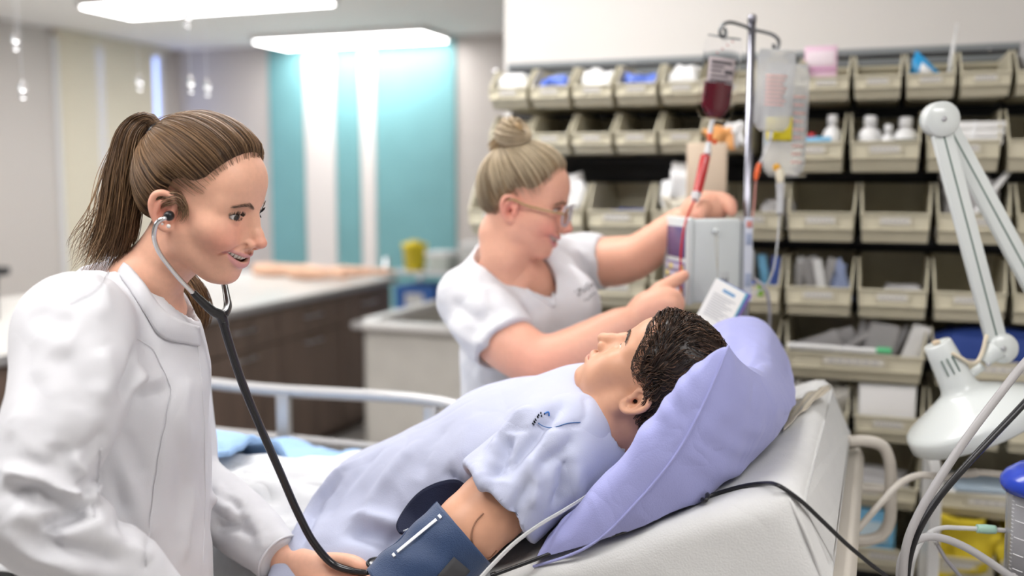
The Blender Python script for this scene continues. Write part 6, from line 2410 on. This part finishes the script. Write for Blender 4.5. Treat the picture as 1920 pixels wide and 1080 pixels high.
for k in range(4):
    p = a + ax * L * (.06 + .05 * k) + sd * (.018 - .011 * k) - [0, .012, 0]
    obj('red_speck', lathe([(.0002, -.002), (.003, 0), (.0002, .002)], 8, None, p), M_REDT, e)
obj('hanger_loop', tube([a + [0, 0, .006], a + sd * .008 + [0, 0, -.003], a + [0, 0, -.010], a - sd * .008 + [0, 0, -.003], a + [0, 0, .006]], .0022, 30, 6), M_FILM, e)

line = empty('blood_line', P(1314, 330, YP - .1), 'red filled drip chamber and line from the blood bag', 'drip line')
obj('spike', tube([P(1337, 224, YP - .04), P(1332, 245, YP - .05), P(1330, 262, YP - .06)], [.005, .006, .0045], 14, 10), M_PLAST, line)
obj('clamp', join(boxat(P(1331, 258, YP - .06), (.012, .010, .020), .003), boxat(P(1340, 266, YP - .06), (.010, .008, .012), .003)), mat('orange red clamp', (.75, .12, .04), .4), line)
obj('joint', tube([P(1329, 268, YP - .07), P(1326, 290, YP - .08)], [.006, .009], 8, 12), M_PLAST, line)
obj('drip_chamber', tube([P(1323, 292, YP - .08), P(1315, 328, YP - .09), P(1307, 364, YP - .10)], [.0115, .0115, .0108], 20, 16), M_REDT, line)
obj('chamber_cap', tube([P(1306, 364, YP - .10), P(1303, 376, YP - .11)], [.0125, .0085], 6, 14), M_PLAST, line)
obj('line', tube([P(1302, 376, YP - .11), P(1292, 398, 2.30), P(1283, 425, 2.27), P(1277, 470, 2.262), P(1276, 520, 2.262), P(1277, 562, 2.27), P(1279, 590, 2.30)], .0026, 50, 8), M_REDT, line)

e, face, fr = bag((1458, 92), (1446, 246), .095, .088, YP - .03, .024, M_FLUID, 'saline_bag', 'smaller clear infusion bag in front on the right hook', tilt=.1)
for k in range(8):
    obj('print_line', face(.32 + .05 * k, .345 + .05 * k, -.6, .5 - .1 * (k % 3), .0022, 4), mat('red print faded', (.80, .52, .48), .6), e)
obj('port', tube([P(1446, 245, YP - .03), P(1444, 262, YP - .035)], .005, 6, 10), M_PLAST, e)
e, face, fr = bag((1478, 120), (1468, 332), .112, .105, YP + .03, .028, M_FLUID, 'saline_bag', 'larger clear infusion bag with a yellow label', tilt=.1)
obj('yellow_label', face(.47, .68, -.9, .15, .0028), mat('yellow sticker', (.80, .66, .02), .5), e)
for k in range(9):
    obj('print_line', face(.28 + .072 * k, .30 + .072 * k, .2, .8 - .1 * (k % 2), .0022, 4), mat('red print faded', (.80, .52, .48), .6), e)
obj('orange_port', lathe([(.001, 0), (.009, 0), (.009, .004), (.001, .005)], 14, (-.1, -1, 0), P(1456, 314, YP - .0)), mat('orange port', (.85, .42, .02), .4), e)
obj('hem', tube([P(1418, 322, YP + .02), P(1460, 330, YP + .02), P(1510, 328, YP + .02)], .004, 12, 8), M_FILM, e)
ln2 = empty('clear_line', P(1462, 360, YP), 'clear drip chamber and line under the yellow labelled bag', 'drip line')
obj('port', tube([P(1462, 318, YP), P(1463, 344, YP - .01)], [.009, .011, .008], 10, 12), mat('cream port', (.80, .74, .58), .4), ln2)
obj('drip_chamber', tube([P(1463, 344, YP - .01), P(1463, 372, YP - .015), P(1462, 402, YP - .02)], [.011, .009, .0085], 12, 12), M_PLAST, ln2)
obj('line', tube([P(1462, 402, YP - .02), P(1458, 450, YP - .03), P(1450, 505, YP - .05), P(1436, 535, YP - .06), P(1418, 548, YP - .07)], .0024, 40, 8), M_PLAST, ln2)
ln3 = empty('orange_line', P(1420, 320, YP), 'thin line with an orange connector beside the pole', 'drip line')
obj('connector', tube([P(1424, 306, YP - .05), P(1420, 322, YP - .05), P(1417, 338, YP - .05)], [.0052, .007, .0045], 10, 10), mat('orange connector', (.85, .16, .05), .35), ln3)
obj('line', tube([P(1444, 262, YP - .035), P(1432, 290, YP - .045), P(1424, 306, YP - .05)], .0024, 14, 8), M_PLAST, ln3)
obj('line', tube([P(1417, 338, YP - .05), P(1415, 372, YP - .05), P(1411, 410, YP - .06)], .0022, 14, 8), mat('pinkish line', (.55, .25, .22), .3), ln3)

# ------------------------------------------------------------------ pump
M_PUMP = mat('pale grey pump housing', (.60, .635, .635), .38)
M_SCREEN = mat('purple pump display', (.10, .07, .19), .25)
ca_ = math.radians(11)
d1, d2 = np.array([math.cos(ca_), math.sin(ca_), 0]), np.array([-math.sin(ca_), math.cos(ca_), 0])
pc = P(1288, 573, 2.27)
PL, PW, PH = .128, .165, .198
pump = empty('infusion_pump', pc + d1 * PL / 2 + d2 * PW / 2, 'pale grey infusion pump clamped to the pole', 'infusion pump')
PM = np.stack([d1, d2, [0, 0, 1.]], 1)
def pb(x0, x1, y0, y1, z0, z1, bev=.004):
    c = pc + d1 * (x0 + x1) / 2 + d2 * (y0 + y1) / 2 + [0, 0, (z0 + z1) / 2]
    return boxat(c, (x1 - x0, y1 - y0, z1 - z0), bev, PM)


obj('housing', join(pb(0.012, PL, .004, PW - .004, .004, PH - .004, .006), pb(0, .016, 0, PW, 0, PH, .006)), M_PUMP, pump)
obj('display', pb(-.0015, .002, .016, PW - .03, .105, PH - .022, .001), M_SCREEN, pump)
kp = obj('keypad', pb(-.0015, .002, .016, PW - .03, .016, .095, .001), mat('violet keypad', (.16, .12, .27), .4), pump)
for i in range(5):
    for j in range(4):
        obj('key', pb(-.004, -.001, .024 + i * .023, .041 + i * .023, .022 + j * .018, .035 + j * .018, .001), mat('key grey', (.55, .52, .62), .4) if (i + j) % 3 else mat('key yellow', (.75, .62, .2), .4), kp)
obj('back_clamp', join(pb(PL, PL + .012, .01, PW - .02, .01, PH - .01, .003), pb(PL + .012, PL + .05, .03, .075, .05, .12, .006)), mat('mid grey clamp', (.36, .38, .40), .4), pump)
obj('side_label', pb(PL + .010, PL + .030, .006, .010, .004, PH - .0, .001), mat('pale blue label strip', (.60, .63, .72), .5), pump)
for z, h_, m in ((.175, .014, mat('red label', (.62, .25, .22), .5)), (.135, .026, mat('blue-grey label', (.33, .38, .52), .5)), (.04, .03, mat('blue-grey label', (.33, .38, .52), .5))):
    obj('label_print', pb(PL + .013, PL + .027, .004, .0065, z, z + h_, .0005), m, pump)
obj('rating_plate', pb(.080, .100, .0025, .0045, .02, .075, .0005), mat('grey plate', (.50, .52, .52), .5), pump)
for k in range(5):
    obj('plate_print', pb(.082 + .0035 * k, .084 + .0035 * k, .0018, .003, .03, .062 - .004 * (k % 2), .0003), mat('label ink', (.10, .09, .10), .6), pump)
st_ = pc + d1 * .064 + [0, 0, PH - .030]
obj('screw_post', lathe([(.001, 0), (.006, 0), (.006, .006), (.004, .009), (.001, .009)], 12, -d2, st_), M_PUMP, pump)
# bead chain and reference cards
chain = []
cards = empty('card_bundle', P(1350, 570, 2.16), 'white reference cards hanging from a bead chain on the pump', 'cards')
c_top, c_bot = st_ + [0, -.012, -.008], P(1346, 524, 2.20)
for k in range(22):
    t = k / 21
    for sg in (-1, 1):
        p = c_top * (1 - t) + c_bot * t + d1 * sg * .0045 * math.sin(math.pi * min(1, t * 1.3)) ** .5 * (1 - t)
        chain.append(lathe([(.0003, -.0016), (.0016, 0), (.0003, .0016)], 6, None, p))
obj('bead_chain', join(*chain), mat('brass beads', (.42, .37, .25), .35, metal=.8), cards)
for i, (dx, m) in enumerate(((0, M_PAPER), (.5, mat('cyan card', (.15, .48, .62), .5)), (1.0, mat('blue card', (.10, .14, .45), .5)), (1.5, mat('purple card', (.22, .12, .42), .5)))):
    q = [P(1343 + 6 * dx, 521 + 2 * dx, 2.20 + .008 * dx), P(1398 + 8 * dx, 551 + 2 * dx, 2.19 + .008 * dx), P(1358 + 9 * dx, 628 - 5 * dx, 2.15 + .008 * dx), P(1303 + 6 * dx, 597 - 5 * dx, 2.16 + .008 * dx)]
    G = np.array([[q[0] * (1 - s_) * (1 - t_) + q[1] * s_ * (1 - t_) + q[2] * s_ * t_ + q[3] * (1 - s_) * t_ for s_ in np.linspace(0, 1, 5)] for t_ in np.linspace(0, 1, 5)])
    co = obj('card', slab(G, .0016), m, cards, smooth=False)
    if i == 0:
        def cpt(s_, t_):
            return q[0] * (1 - s_) * (1 - t_) + q[1] * s_ * (1 - t_) + q[2] * s_ * t_ + q[3] * (1 - s_) * t_
        cn = np.cross(q[1] - q[0], q[3] - q[0]); cn /= np.linalg.norm(cn)
        if cn @ (CAM - q[0]) < 0: cn = -cn
        for (s0, s1, t_, w_, m_) in [(.35, .75, .17, .0070, mat('blue heading', (.16, .34, .58), .6))] + [(.14, .86 - .12 * (k % 3), .31 + .055 * k, .0018, mat('grey text', (.42, .43, .46), .7)) for k in range(10)]:
            ln = np.array([cpt(s0 + (s1 - s0) * x, t_) for x in np.linspace(0, 1, 6)]) + cn * .0013
            dn_ = (q[3] - q[0]) / np.linalg.norm(q[3] - q[0])
            obj('text_line', slab(np.array([ln - dn_ * w_ / 2, ln + dn_ * w_ / 2]), .0003), m_, co, smooth=False)
o = obj('power_cable', tube([pc + d1 * (PL + .03) + d2 * .02 + [0, 0, .06], P(1424, 530, 2.30), P(1437, 545, 2.29), P(1443, 580, 2.30), P(1442, 630, 2.36), P(1440, 700, 2.5), P(1440, 860, 2.62)], .0045, 50, 10), mat('grey cable', (.33, .32, .35), .45))
tag(o, 'grey power cable hanging from the infusion pump', 'cable')
obj('plug', tube([pc + d1 * (PL + .012) + d2 * .02 + [0, 0, .062], pc + d1 * (PL + .035) + d2 * .02 + [0, 0, .058]], .008, 5, 10), M_BLACK, o)
o = obj('green_tag', boxat(P(1426, 544, 2.6), (.014, .002, .032), .0006), mat('lime tag', (.32, .62, .08), .5))
tag(o, 'small lime green tag beside the pump cable', 'tag')
obj('tag_hole', boxat(P(1426, 536, 2.598), (.004, .003, .004), .0005), M_BLACK, o)

# beige file board standing behind the pump
o = obj('file_board', boxat(P(1325, 322, 2.86), (.112, .012, .16), .003, ROOM_M), mat('tan board', (.66, .53, .40), .6))
tag(o, 'tan board with a dark hole standing behind the red drip chamber', 'board')
obj('hole', lathe([(.001, 0), (.006, 0), (.006, .002), (.001, .002)], 14, (-VX, -VY, 0), P(1348, 343, 2.845)), M_BLACK, o)
for k, (px, py) in enumerate(((1375, 255), (1350, 262))):
    soft('packet', P(px, py, 2.92), (.07, .05, .06), (M_WPACK, mat('orange packet', (.75, .36, .12), .5))[k], ('white crumpled packet behind the infusion pole', 'orange packet behind the red drip line')[k], 'packet', 90 + k, lump=.5)

# ================================================================== magnifier lamp at the right
M_LAMP = mat('glossy pale lamp enamel', (.70, .735, .72), .22, coat=.35)
YL = 2.02
lamp = empty('task_lamp', P(1845, 800, YL) * [1, 1, 0], 'white jointed task lamp with bell shade hanging at the right', 'lamp')
j0, j1 = P(1762, 224, YL), P(1876, 652, YL)
lv = np.array([0, -1., 0])
def disc(c, r, t, ax_=(0, -1, 0)):
    return lathe([(.001, -t / 2), (r * .94, -t / 2), (r, -t / 2 + .003), (r, t / 2 - .003), (r * .94, t / 2), (r * .25, t / 2 + .002), (.001, t / 2 + .002)], 36, ax_, c)


obj('upper_joint', disc(j0, .0345, .035), M_LAMP, lamp)
obj('joint_screw', disc(j0 - [0, .021, 0], .0048, .006), M_STEEL, lamp)
def arm_bar(a, b, w, off, name='arm'):
    d = (b - a) / np.linalg.norm(b - a)
    sd = np.cross(d, [0, 1., 0])
    M = np.stack([d, np.array([0, 1., 0]) - d * d[1], sd], 1)
    c = (a + b) / 2 + [0, off, 0]
    o = obj(name, boxat(c, (np.linalg.norm(b - a), .018, w), .003, M), M_LAMP, lamp)
    obj('groove', boxat(c - [0, .0088, 0], (np.linalg.norm(b - a) * .97, .0016, .0036), .0005, M), mat('green grey groove', (.13, .19, .16), .5), o)
    return o


arm_bar(P(1765, 250, YL), P(1868, 640, YL), .040, 0)
arm_bar(P(1783, 232, YL), P(2030, 690, YL), .040, .024)
obj('lower_joint', disc(j1, .0295, .036), M_LAMP, lamp)
obj('lower_joint', disc(j1 + [.012, .02, -.002], .0295, .02), M_LAMP, lamp)
obj('joint_screw', disc(j1 + P(1872, 650, YL) - j1 - [0, .021, 0], .0050, .006), M_STEEL, lamp)
obj('joint_plate', tube([P(1868, 655, YL - .01), P(1856, 668, YL - .01), P(1846, 680, YL - .01)], [.022, .016, .010], 10, 12), M_LAMP, lamp)
obj('joint_screw', disc(P(1845, 680, YL) - [0, .018, 0], .0045, .006), M_STEEL, lamp)
obj('stalk', tube([P(1842, 686, YL), P(1826, 698, YL), P(1812, 706, YL)], .0085, 10, 12), M_LAMP, lamp)
# bell shade, turned about its own axis
ap = np.array([P(1757, 643, YL), P(1833, 808, YL)])
axl = ap[1] - ap[0]
HL = np.linalg.norm(axl)
axl = axl / HL + np.array([0, -.10, 0]); axl /= np.linalg.norm(axl)
prof = [(.0005, .006), (.020, .003), (.0295, .0), (.0315, .003), (.034, .03), (.0385, .080), (.041, .090), (.046, .097), (.060, .104), (.090, .117), (.120, .130), (.146, .141), (.154, .146), (.157, .152), (.157, .174), (.1535, .177), (.149, .174), (.149, .155), (.09, .128), (.04, .107), (.028, .02)]
hk = HL * .95 / .177
shade = obj('shade', lathe([(r * .88, h * hk) for r, h in prof], 56, axl, ap[0], caps=False), M_LAMP, lamp)
obj('reflector', lathe([(.0005, .112 * hk), (.05, .118 * hk), (.115, .158 * hk), (.117, .162 * hk), (.0005, .125 * hk)], 40, axl, ap[0], caps=False), M_WHITE, shade)
nrd = np.array([0, -1., 0]) - axl * (-axl[1]); nrd /= np.linalg.norm(nrd)
nsd = np.cross(axl, nrd); nsd = nsd if nsd[0] > 0 else -nsd
for k in range(3):
    ph_ = -.55 + .36 * k
    rd = math.cos(ph_) * nrd + math.sin(ph_) * nsd
    q = ap[0] + axl * (.043 * hk) + rd * .0318
    obj('vent_slot', boxat(q, (.034, .0022, .006), .0008, basis(axl, np.cross(axl, rd))), mat('green grey groove', (.13, .19, .16), .5), shade)
obj('switch', boxat(P(1755, 642, YL), (.014, .012, .008), .002, basis((.93, 0, .36), (0, 1, 0))), mat('tan switch', (.62, .5, .36), .5), shade)
obj('lamp_wire', tube([P(1784, 662, YL - .03), P(1800, 670, YL - .035), P(1818, 680, YL - .03), P(1832, 678, YL - .02), P(1842, 660, YL - .015), P(1848, 636, YL - .01), P(1852, 622, YL)], .0040, 40, 8), mat('cream wire', (.70, .62, .48), .5), lamp)
obj('bracket', tube([P(2030, 690, YL + .02), P(2055, 720, YL + .02), P(2055, 1080, YL + .02), np.array([P(2055, 1080, YL)[0], YL + .02, .06])], .016, 20, 10), M_LAMP, lamp)
obj('foot', lathe([(.001, 0), (.16, 0), (.16, .02), (.03, .05), (.001, .06)], 28, None, np.array([P(2055, 1080, YL)[0], YL + .02, 0])), M_LAMP, lamp)

# ------------------------------------------------------------------ hoses and cables on the right
M_HOSE = mat('grey corrugated hose', (.40, .385, .385), .4)
o = obj('grey_hose', tube([P(2085, 500, 1.95), P(2010, 585, 1.72), P(1960, 640, 1.66), P(1920, 682, 1.64), P(1870, 745, 1.62), P(1810, 825, 1.60), P(1760, 900, 1.59), P(1722, 965, 1.585), P(1700, 1020, 1.58), P(1692, 1100, 1.58), P(1690, 1250, 1.60), P(1700, 1500, 1.66) * [1, 1, 0] + [0, 0, .30], P(1720, 1500, 1.75) * [1, 1, 0] + [0, 0, .02], P(1900, 1500, 1.8) * [1, 1, 0] + [0, 0, .012]], .0068, 90, 12), M_HOSE)
tag(o, 'thick grey hose crossing the lamp shade at the right edge', 'hose')
obj('end_cuff', tube([P(2075, 511, 1.93), P(2095, 490, 1.97)], .009, 5, 12), M_HOSE, o)
o = obj('black_cable', tube([P(2090, 570, 1.95), P(2015, 655, 1.74), P(1960, 712, 1.68), P(1920, 757, 1.66), P(1865, 815, 1.64), P(1805, 880, 1.62), P(1755, 940, 1.61), P(1722, 995, 1.60), P(1705, 1045, 1.60), P(1698, 1110, 1.60), P(1696, 1250, 1.62), P(1690, 1500, 1.70) * [1, 1, 0] + [0, 0, .30], P(1700, 1500, 1.8) * [1, 1, 0] + [0, 0, .02], P(1850, 1500, 1.9) * [1, 1, 0] + [0, 0, .012]], .0058, 90, 12), M_BLACK)
tag(o, 'black cable beside the thick grey hose at the right', 'cable')
obj('sleeve', tube([P(2080, 581, 1.93), P(2100, 560, 1.97)], .0085, 5, 12), M_BLACK, o)
M_BTUBE = mat('beige tubing', (.60, .56, .50), .35)
o = obj('beige_tube', tube([P(1960, 880, 2.0), P(1900, 890, 2.0), P(1830, 886, 1.99), P(1770, 894, 1.98), P(1725, 891, 1.97), P(1690, 905, 1.95), P(1650, 945, 1.93), P(1615, 985, 1.92), P(1588, 1015, 1.91), P(1560, 1050, 1.90)], .0070, 70, 12), M_BTUBE)
tag(o, 'beige tube running from the bed handle to the right edge', 'tube')
obj('collar', tube([P(1832, 886, 1.989), P(1810, 889, 1.988)], .0085, 5, 12), M_BTUBE, o)
M_OXY = mat('clear oxygen tubing', (.80, .80, .80), .15, trans=.35, ior=1.2)
o = obj('oxygen_tube', tube([P(1960, 994, 1.72), P(1900, 995, 1.72), P(1860, 993, 1.72), P(1800, 990, 1.72), P(1765, 990, 1.71), P(1742, 1000, 1.70), P(1720, 1030, 1.69), P(1708, 1075, 1.68), P(1704, 1150, 1.68), P(1704, 1500, 1.72) * [1, 1, 0] + [0, 0, .3], P(1700, 1500, 1.85) * [1, 1, 0] + [0, 0, .012]], .0042, 80, 10), M_OXY)
tag(o, 'thin clear oxygen tube with a pale green connector', 'tube')
obj('connector', tube([P(1832, 991, 1.718), P(1848, 992, 1.718), P(1866, 993, 1.718)], [.0075, .0085, .0075], 10, 12), mat('pale green connector', (.42, .66, .55), .3, trans=.2), o)
o = obj('suction_tube', tube([P(1900, 1085, 1.66), P(1850, 1050, 1.65), P(1810, 1026, 1.64), P(1770, 1010, 1.63), P(1735, 1007, 1.62), P(1706, 1022, 1.61), P(1690, 1050, 1.605), P(1687, 1110, 1.60), P(1690, 1200, 1.62), P(1640, 1500, 1.62) * [1, 1, 0] + [0, 0, .3], P(1600, 1500, 1.66) * [1, 1, 0] + [0, 0, .012]], .0066, 80, 12), mat('smoky clear tubing', (.58, .57, .58), .18, trans=.2, ior=1.2))
tag(o, 'thicker smoky clear tube arching into the lower right corner', 'tube')
obj('end_cuff', tube([P(1896, 1082, 1.659), P(1915, 1096, 1.66)], .009, 5, 12), M_HOSE, o)
o = obj('thin_tube', tube([P(1757, 1020, 1.75), P(1775, 1050, 1.75), P(1800, 1080, 1.75), P(1830, 1120, 1.75)], .0035, 24, 8), mat('grey cable', (.33, .32, .35), .45))
tag(o, 'short grey tube below the green connector', 'tube')
obj('tip', tube([P(1754, 1014, 1.75), P(1757, 1020, 1.75)], .0045, 4, 8), M_HOSE, o)

# suction canister with a blue lid
M_BLUEL = mat('bright blue lid', (.015, .06, .55), .25, coat=.3)
can = empty('suction_canister', P(1965, 1080, 1.70), 'clear graduated suction canister with a bright blue lid', 'canister')
cc = P(1965, 905, 1.70)
rc = (1965 - 1893) * mpp(1.70)
hc_ = .30
obj('jar', lathe([(.001, -hc_), (rc * .92, -hc_), (rc, -.02), (rc, 0), (rc - .003, 0), (rc - .003, -.02), (rc * .90, -hc_ + .004), (.001, -hc_ + .004)], 40, None, cc), mat('clear canister plastic', (.88, .88, .90), .10, trans=.8, ior=1.15), can)
obj('liner', lathe([(.001, -hc_ + .01), (rc * .80, -hc_ + .012), (rc * .84, -.015), (.001, -.012)], 30, None, cc), mat('milky liner', (.62, .60, .62), .45), can)
lid = obj('lid', lathe([(.001, .034), (.02, .034), (rc * .75, .028), (rc * 1.05, .014), (rc * 1.16, .004), (rc * 1.17, -.006), (rc * 1.10, -.016), (rc * 1.04, -.012), (rc * 1.0, .0), (.001, .002)], 44, None, cc), M_BLUEL, can)
obj('lid_port', tube([cc + [.0, 0, .03], cc + [.0, 0, .052], cc + [-.028, -.012, .056], cc + [-.046, -.016, .050]], [.010, .010, .008, .0075], 20, 12), M_BLUEL, lid)
M_MARK = mat('white graduation', (.85, .85, .86), .5)
for k, (val, py) in enumerate((('1000', 940), ('800', 969), ('600', 1000), ('400', 1031), ('200', 1058), ('100', 1071))):
    z = P(1893, py, 1.70)[2]
    ang0 = math.radians(196)
    pts = [cc * [1, 1, 0] + [0, 0, z] + (rc + .0006) * np.array([math.cos(a), math.sin(a), 0]) for a in np.linspace(ang0, ang0 + .30, 6)]
    obj('graduation', tube(pts, .0008, 10, 5), M_MARK, can)
    am = ang0 + .62
    nrm_ = np.array([math.cos(am), math.sin(am), 0])
    tx = np.cross([0, 0, 1.], nrm_)
    text_obj('number', val, .0155, M_MARK, np.stack([tx, [0, 0, 1.], nrm_], 1), cc * [1, 1, 0] + [0, 0, z - .002] + nrm_ * (rc + .001), can)
for k in range(22):
    z = P(1893, 935 + 7 * k, 1.70)[2]
    ang0 = math.radians(188)
    pts = [cc * [1, 1, 0] + [0, 0, z] + (rc + .0006) * np.array([math.cos(a), math.sin(a), 0]) for a in np.linspace(ang0, ang0 + .09, 4)]
    obj('graduation', tube(pts, .0005, 6, 4), M_MARK, can)
obj('holder', join(rboxuv(.0, .001, 0, .001, 0, .001, 0) if False else boxat(cc * [1, 1, 0] + [0, .0, cc[2] - hc_ - .013], (.2, .2, .02), .004), boxat(cc * [1, 1, 0] + [0, .0, (cc[2] - hc_ - .023) / 2], (.05, .05, cc[2] - hc_ - .023), .004)), M_WHITE, can)

# equipment panel board whose pale edge shows between the cables
pnl = empty('equipment_cart', room(*uv_of(P(1745, 1080, 2.25)), 0), 'white equipment cart whose upright edge shows between the cables', 'cart')
pe0, pe1 = P(1730, 888, 2.25), P(1748, 1085, 2.25)
uu, vv = uv_of(pe1)
zt = P(1733, 888, 2.25)[2]
obj('side_panel', rboxuv(uu - .013, uu + .013, vv, vv + .42, .08, zt, .003), M_WHITE, pnl, smooth=False)
obj('shelf', rboxuv(uu + .013, uu + .36, vv + .05, vv + .40, .30, .32, .003), M_WHITE, pnl, smooth=False)
obj('side_panel', rboxuv(uu + .36, uu + .386, vv + .05, vv + .42, .08, .40, .003), M_WHITE, pnl, smooth=False)
for a in (uu, uu + .37):
    for b in (vv + .06, vv + .38):
        obj('wheel', lathe([(.001, -.012), (.034, -.012), (.04, 0), (.034, .012), (.001, .012)], 14, (VX, VY, 0), room(a, b, .04)), M_BLACK, pnl)

# ------------------------------------------------------------------ on the mattress
def on_mat(px, py, lift=.004):
    """photo point laid on the inclined mattress top"""
    d = ray(px, py)
    p0 = mpt(-.4, MV0)
    nn = np.array([UX * -math.sin(MANG), UY * -math.sin(MANG), math.cos(MANG)])
    t = ((p0 - CAM) @ nn) / (d @ nn)
    return CAM + d * t + nn * lift


cp = [(925, 1090), (985, 1068), (1060, 1040), (1130, 1018), (1160, 1012), (1215, 990), (1260, 965), (1318, 945)]
cpts = [on_mat(x, y, .009) for x, y in cp] + [on_mat(1325, 938, .012), on_mat(1333, 943, .012), on_mat(1328, 950, .010), on_mat(1322, 944, .008)]
cpts += [on_mat(x, y, .006) for x, y in ((1345, 933), (1390, 920), (1430, 914), (1465, 919))] + [mpt(MU1 + .002, MV0 + .06, -.002) * 0 + P(1500, 938, 1.36), P(1540, 975, 1.37), P(1585, 1018, 1.38), P(1625, 1052, 1.39), P(1680, 1100, 1.40), P(1720, 1200, 1.44), P(1735, 1500, 1.5) * [1, 1, 0] + [0, 0, .35], P(1740, 1500, 1.55) * [1, 1, 0] + [0, 0, .02], P(1900, 1500, 1.7) * [1, 1, 0] + [0, 0, .012]]
o = obj('monitor_cable', tube(cpts, .0032, 200, 10), M_BLACK)
tag(o, 'thin black cord with a small loop lying on the mattress edge', 'cable')
obj('strain_relief', tube([cpts[0], cpts[0] * .85 + cpts[1] * .15], .0045, 5, 8), M_BLACK, o)
ct = [P(895, 1090, 1.44), P(930, 1052, 1.45), P(965, 1018, 1.46), P(1010, 985, 1.475), P(1060, 955, 1.49), P(1110, 922, 1.52), P(1150, 880, 1.56)]
o = obj('clear_tube', tube(ct, [.0032, .0032, .003, .0026, .0022], 60, 10), M_OXY)
tag(o, 'clear thin tube crossing the manikin sleeve beside the pillow', 'tube')
obj('inner_line', tube([p + [0, -.0022, .0022] for p in ct], .0007, 50, 5), M_PLAST, o)
# shiny clear plastic patch at the far corner of the mattress
G = []
q4 = [(1482, 790), (1500, 752), (1558, 728), (1500, 800)]
for t in np.linspace(0, 1, 18):
    row = []
    for s_ in np.linspace(0, 1, 18):
        x = (1 - t) * ((1 - s_) * 1478 + s_ * 1470) + t * ((1 - s_) * 1556 + s_ * 1560)
        y = (1 - t) * ((1 - s_) * 764 + s_ * 812) + t * ((1 - s_) * 724 + s_ * 732)
        row.append(on_mat(x, y, .004 + .005 * abs(math.sin(9 * t + 5 * s_)) * math.sin(math.pi * t)))
    G.append(row)
o = obj('plastic_film', slab(np.array(G), .0012), mat('glossy clear film', (.72, .64, .52), .12, trans=.2, ior=1.3, coat=.8))
tag(o, 'shiny clear plastic film lying on the mattress beside the pillow', 'film')
obj('film_edge', tube([on_mat(1480, 768, .008), on_mat(1515, 742, .009), on_mat(1556, 727, .008)], .0022, 24, 6), M_FILM, o)
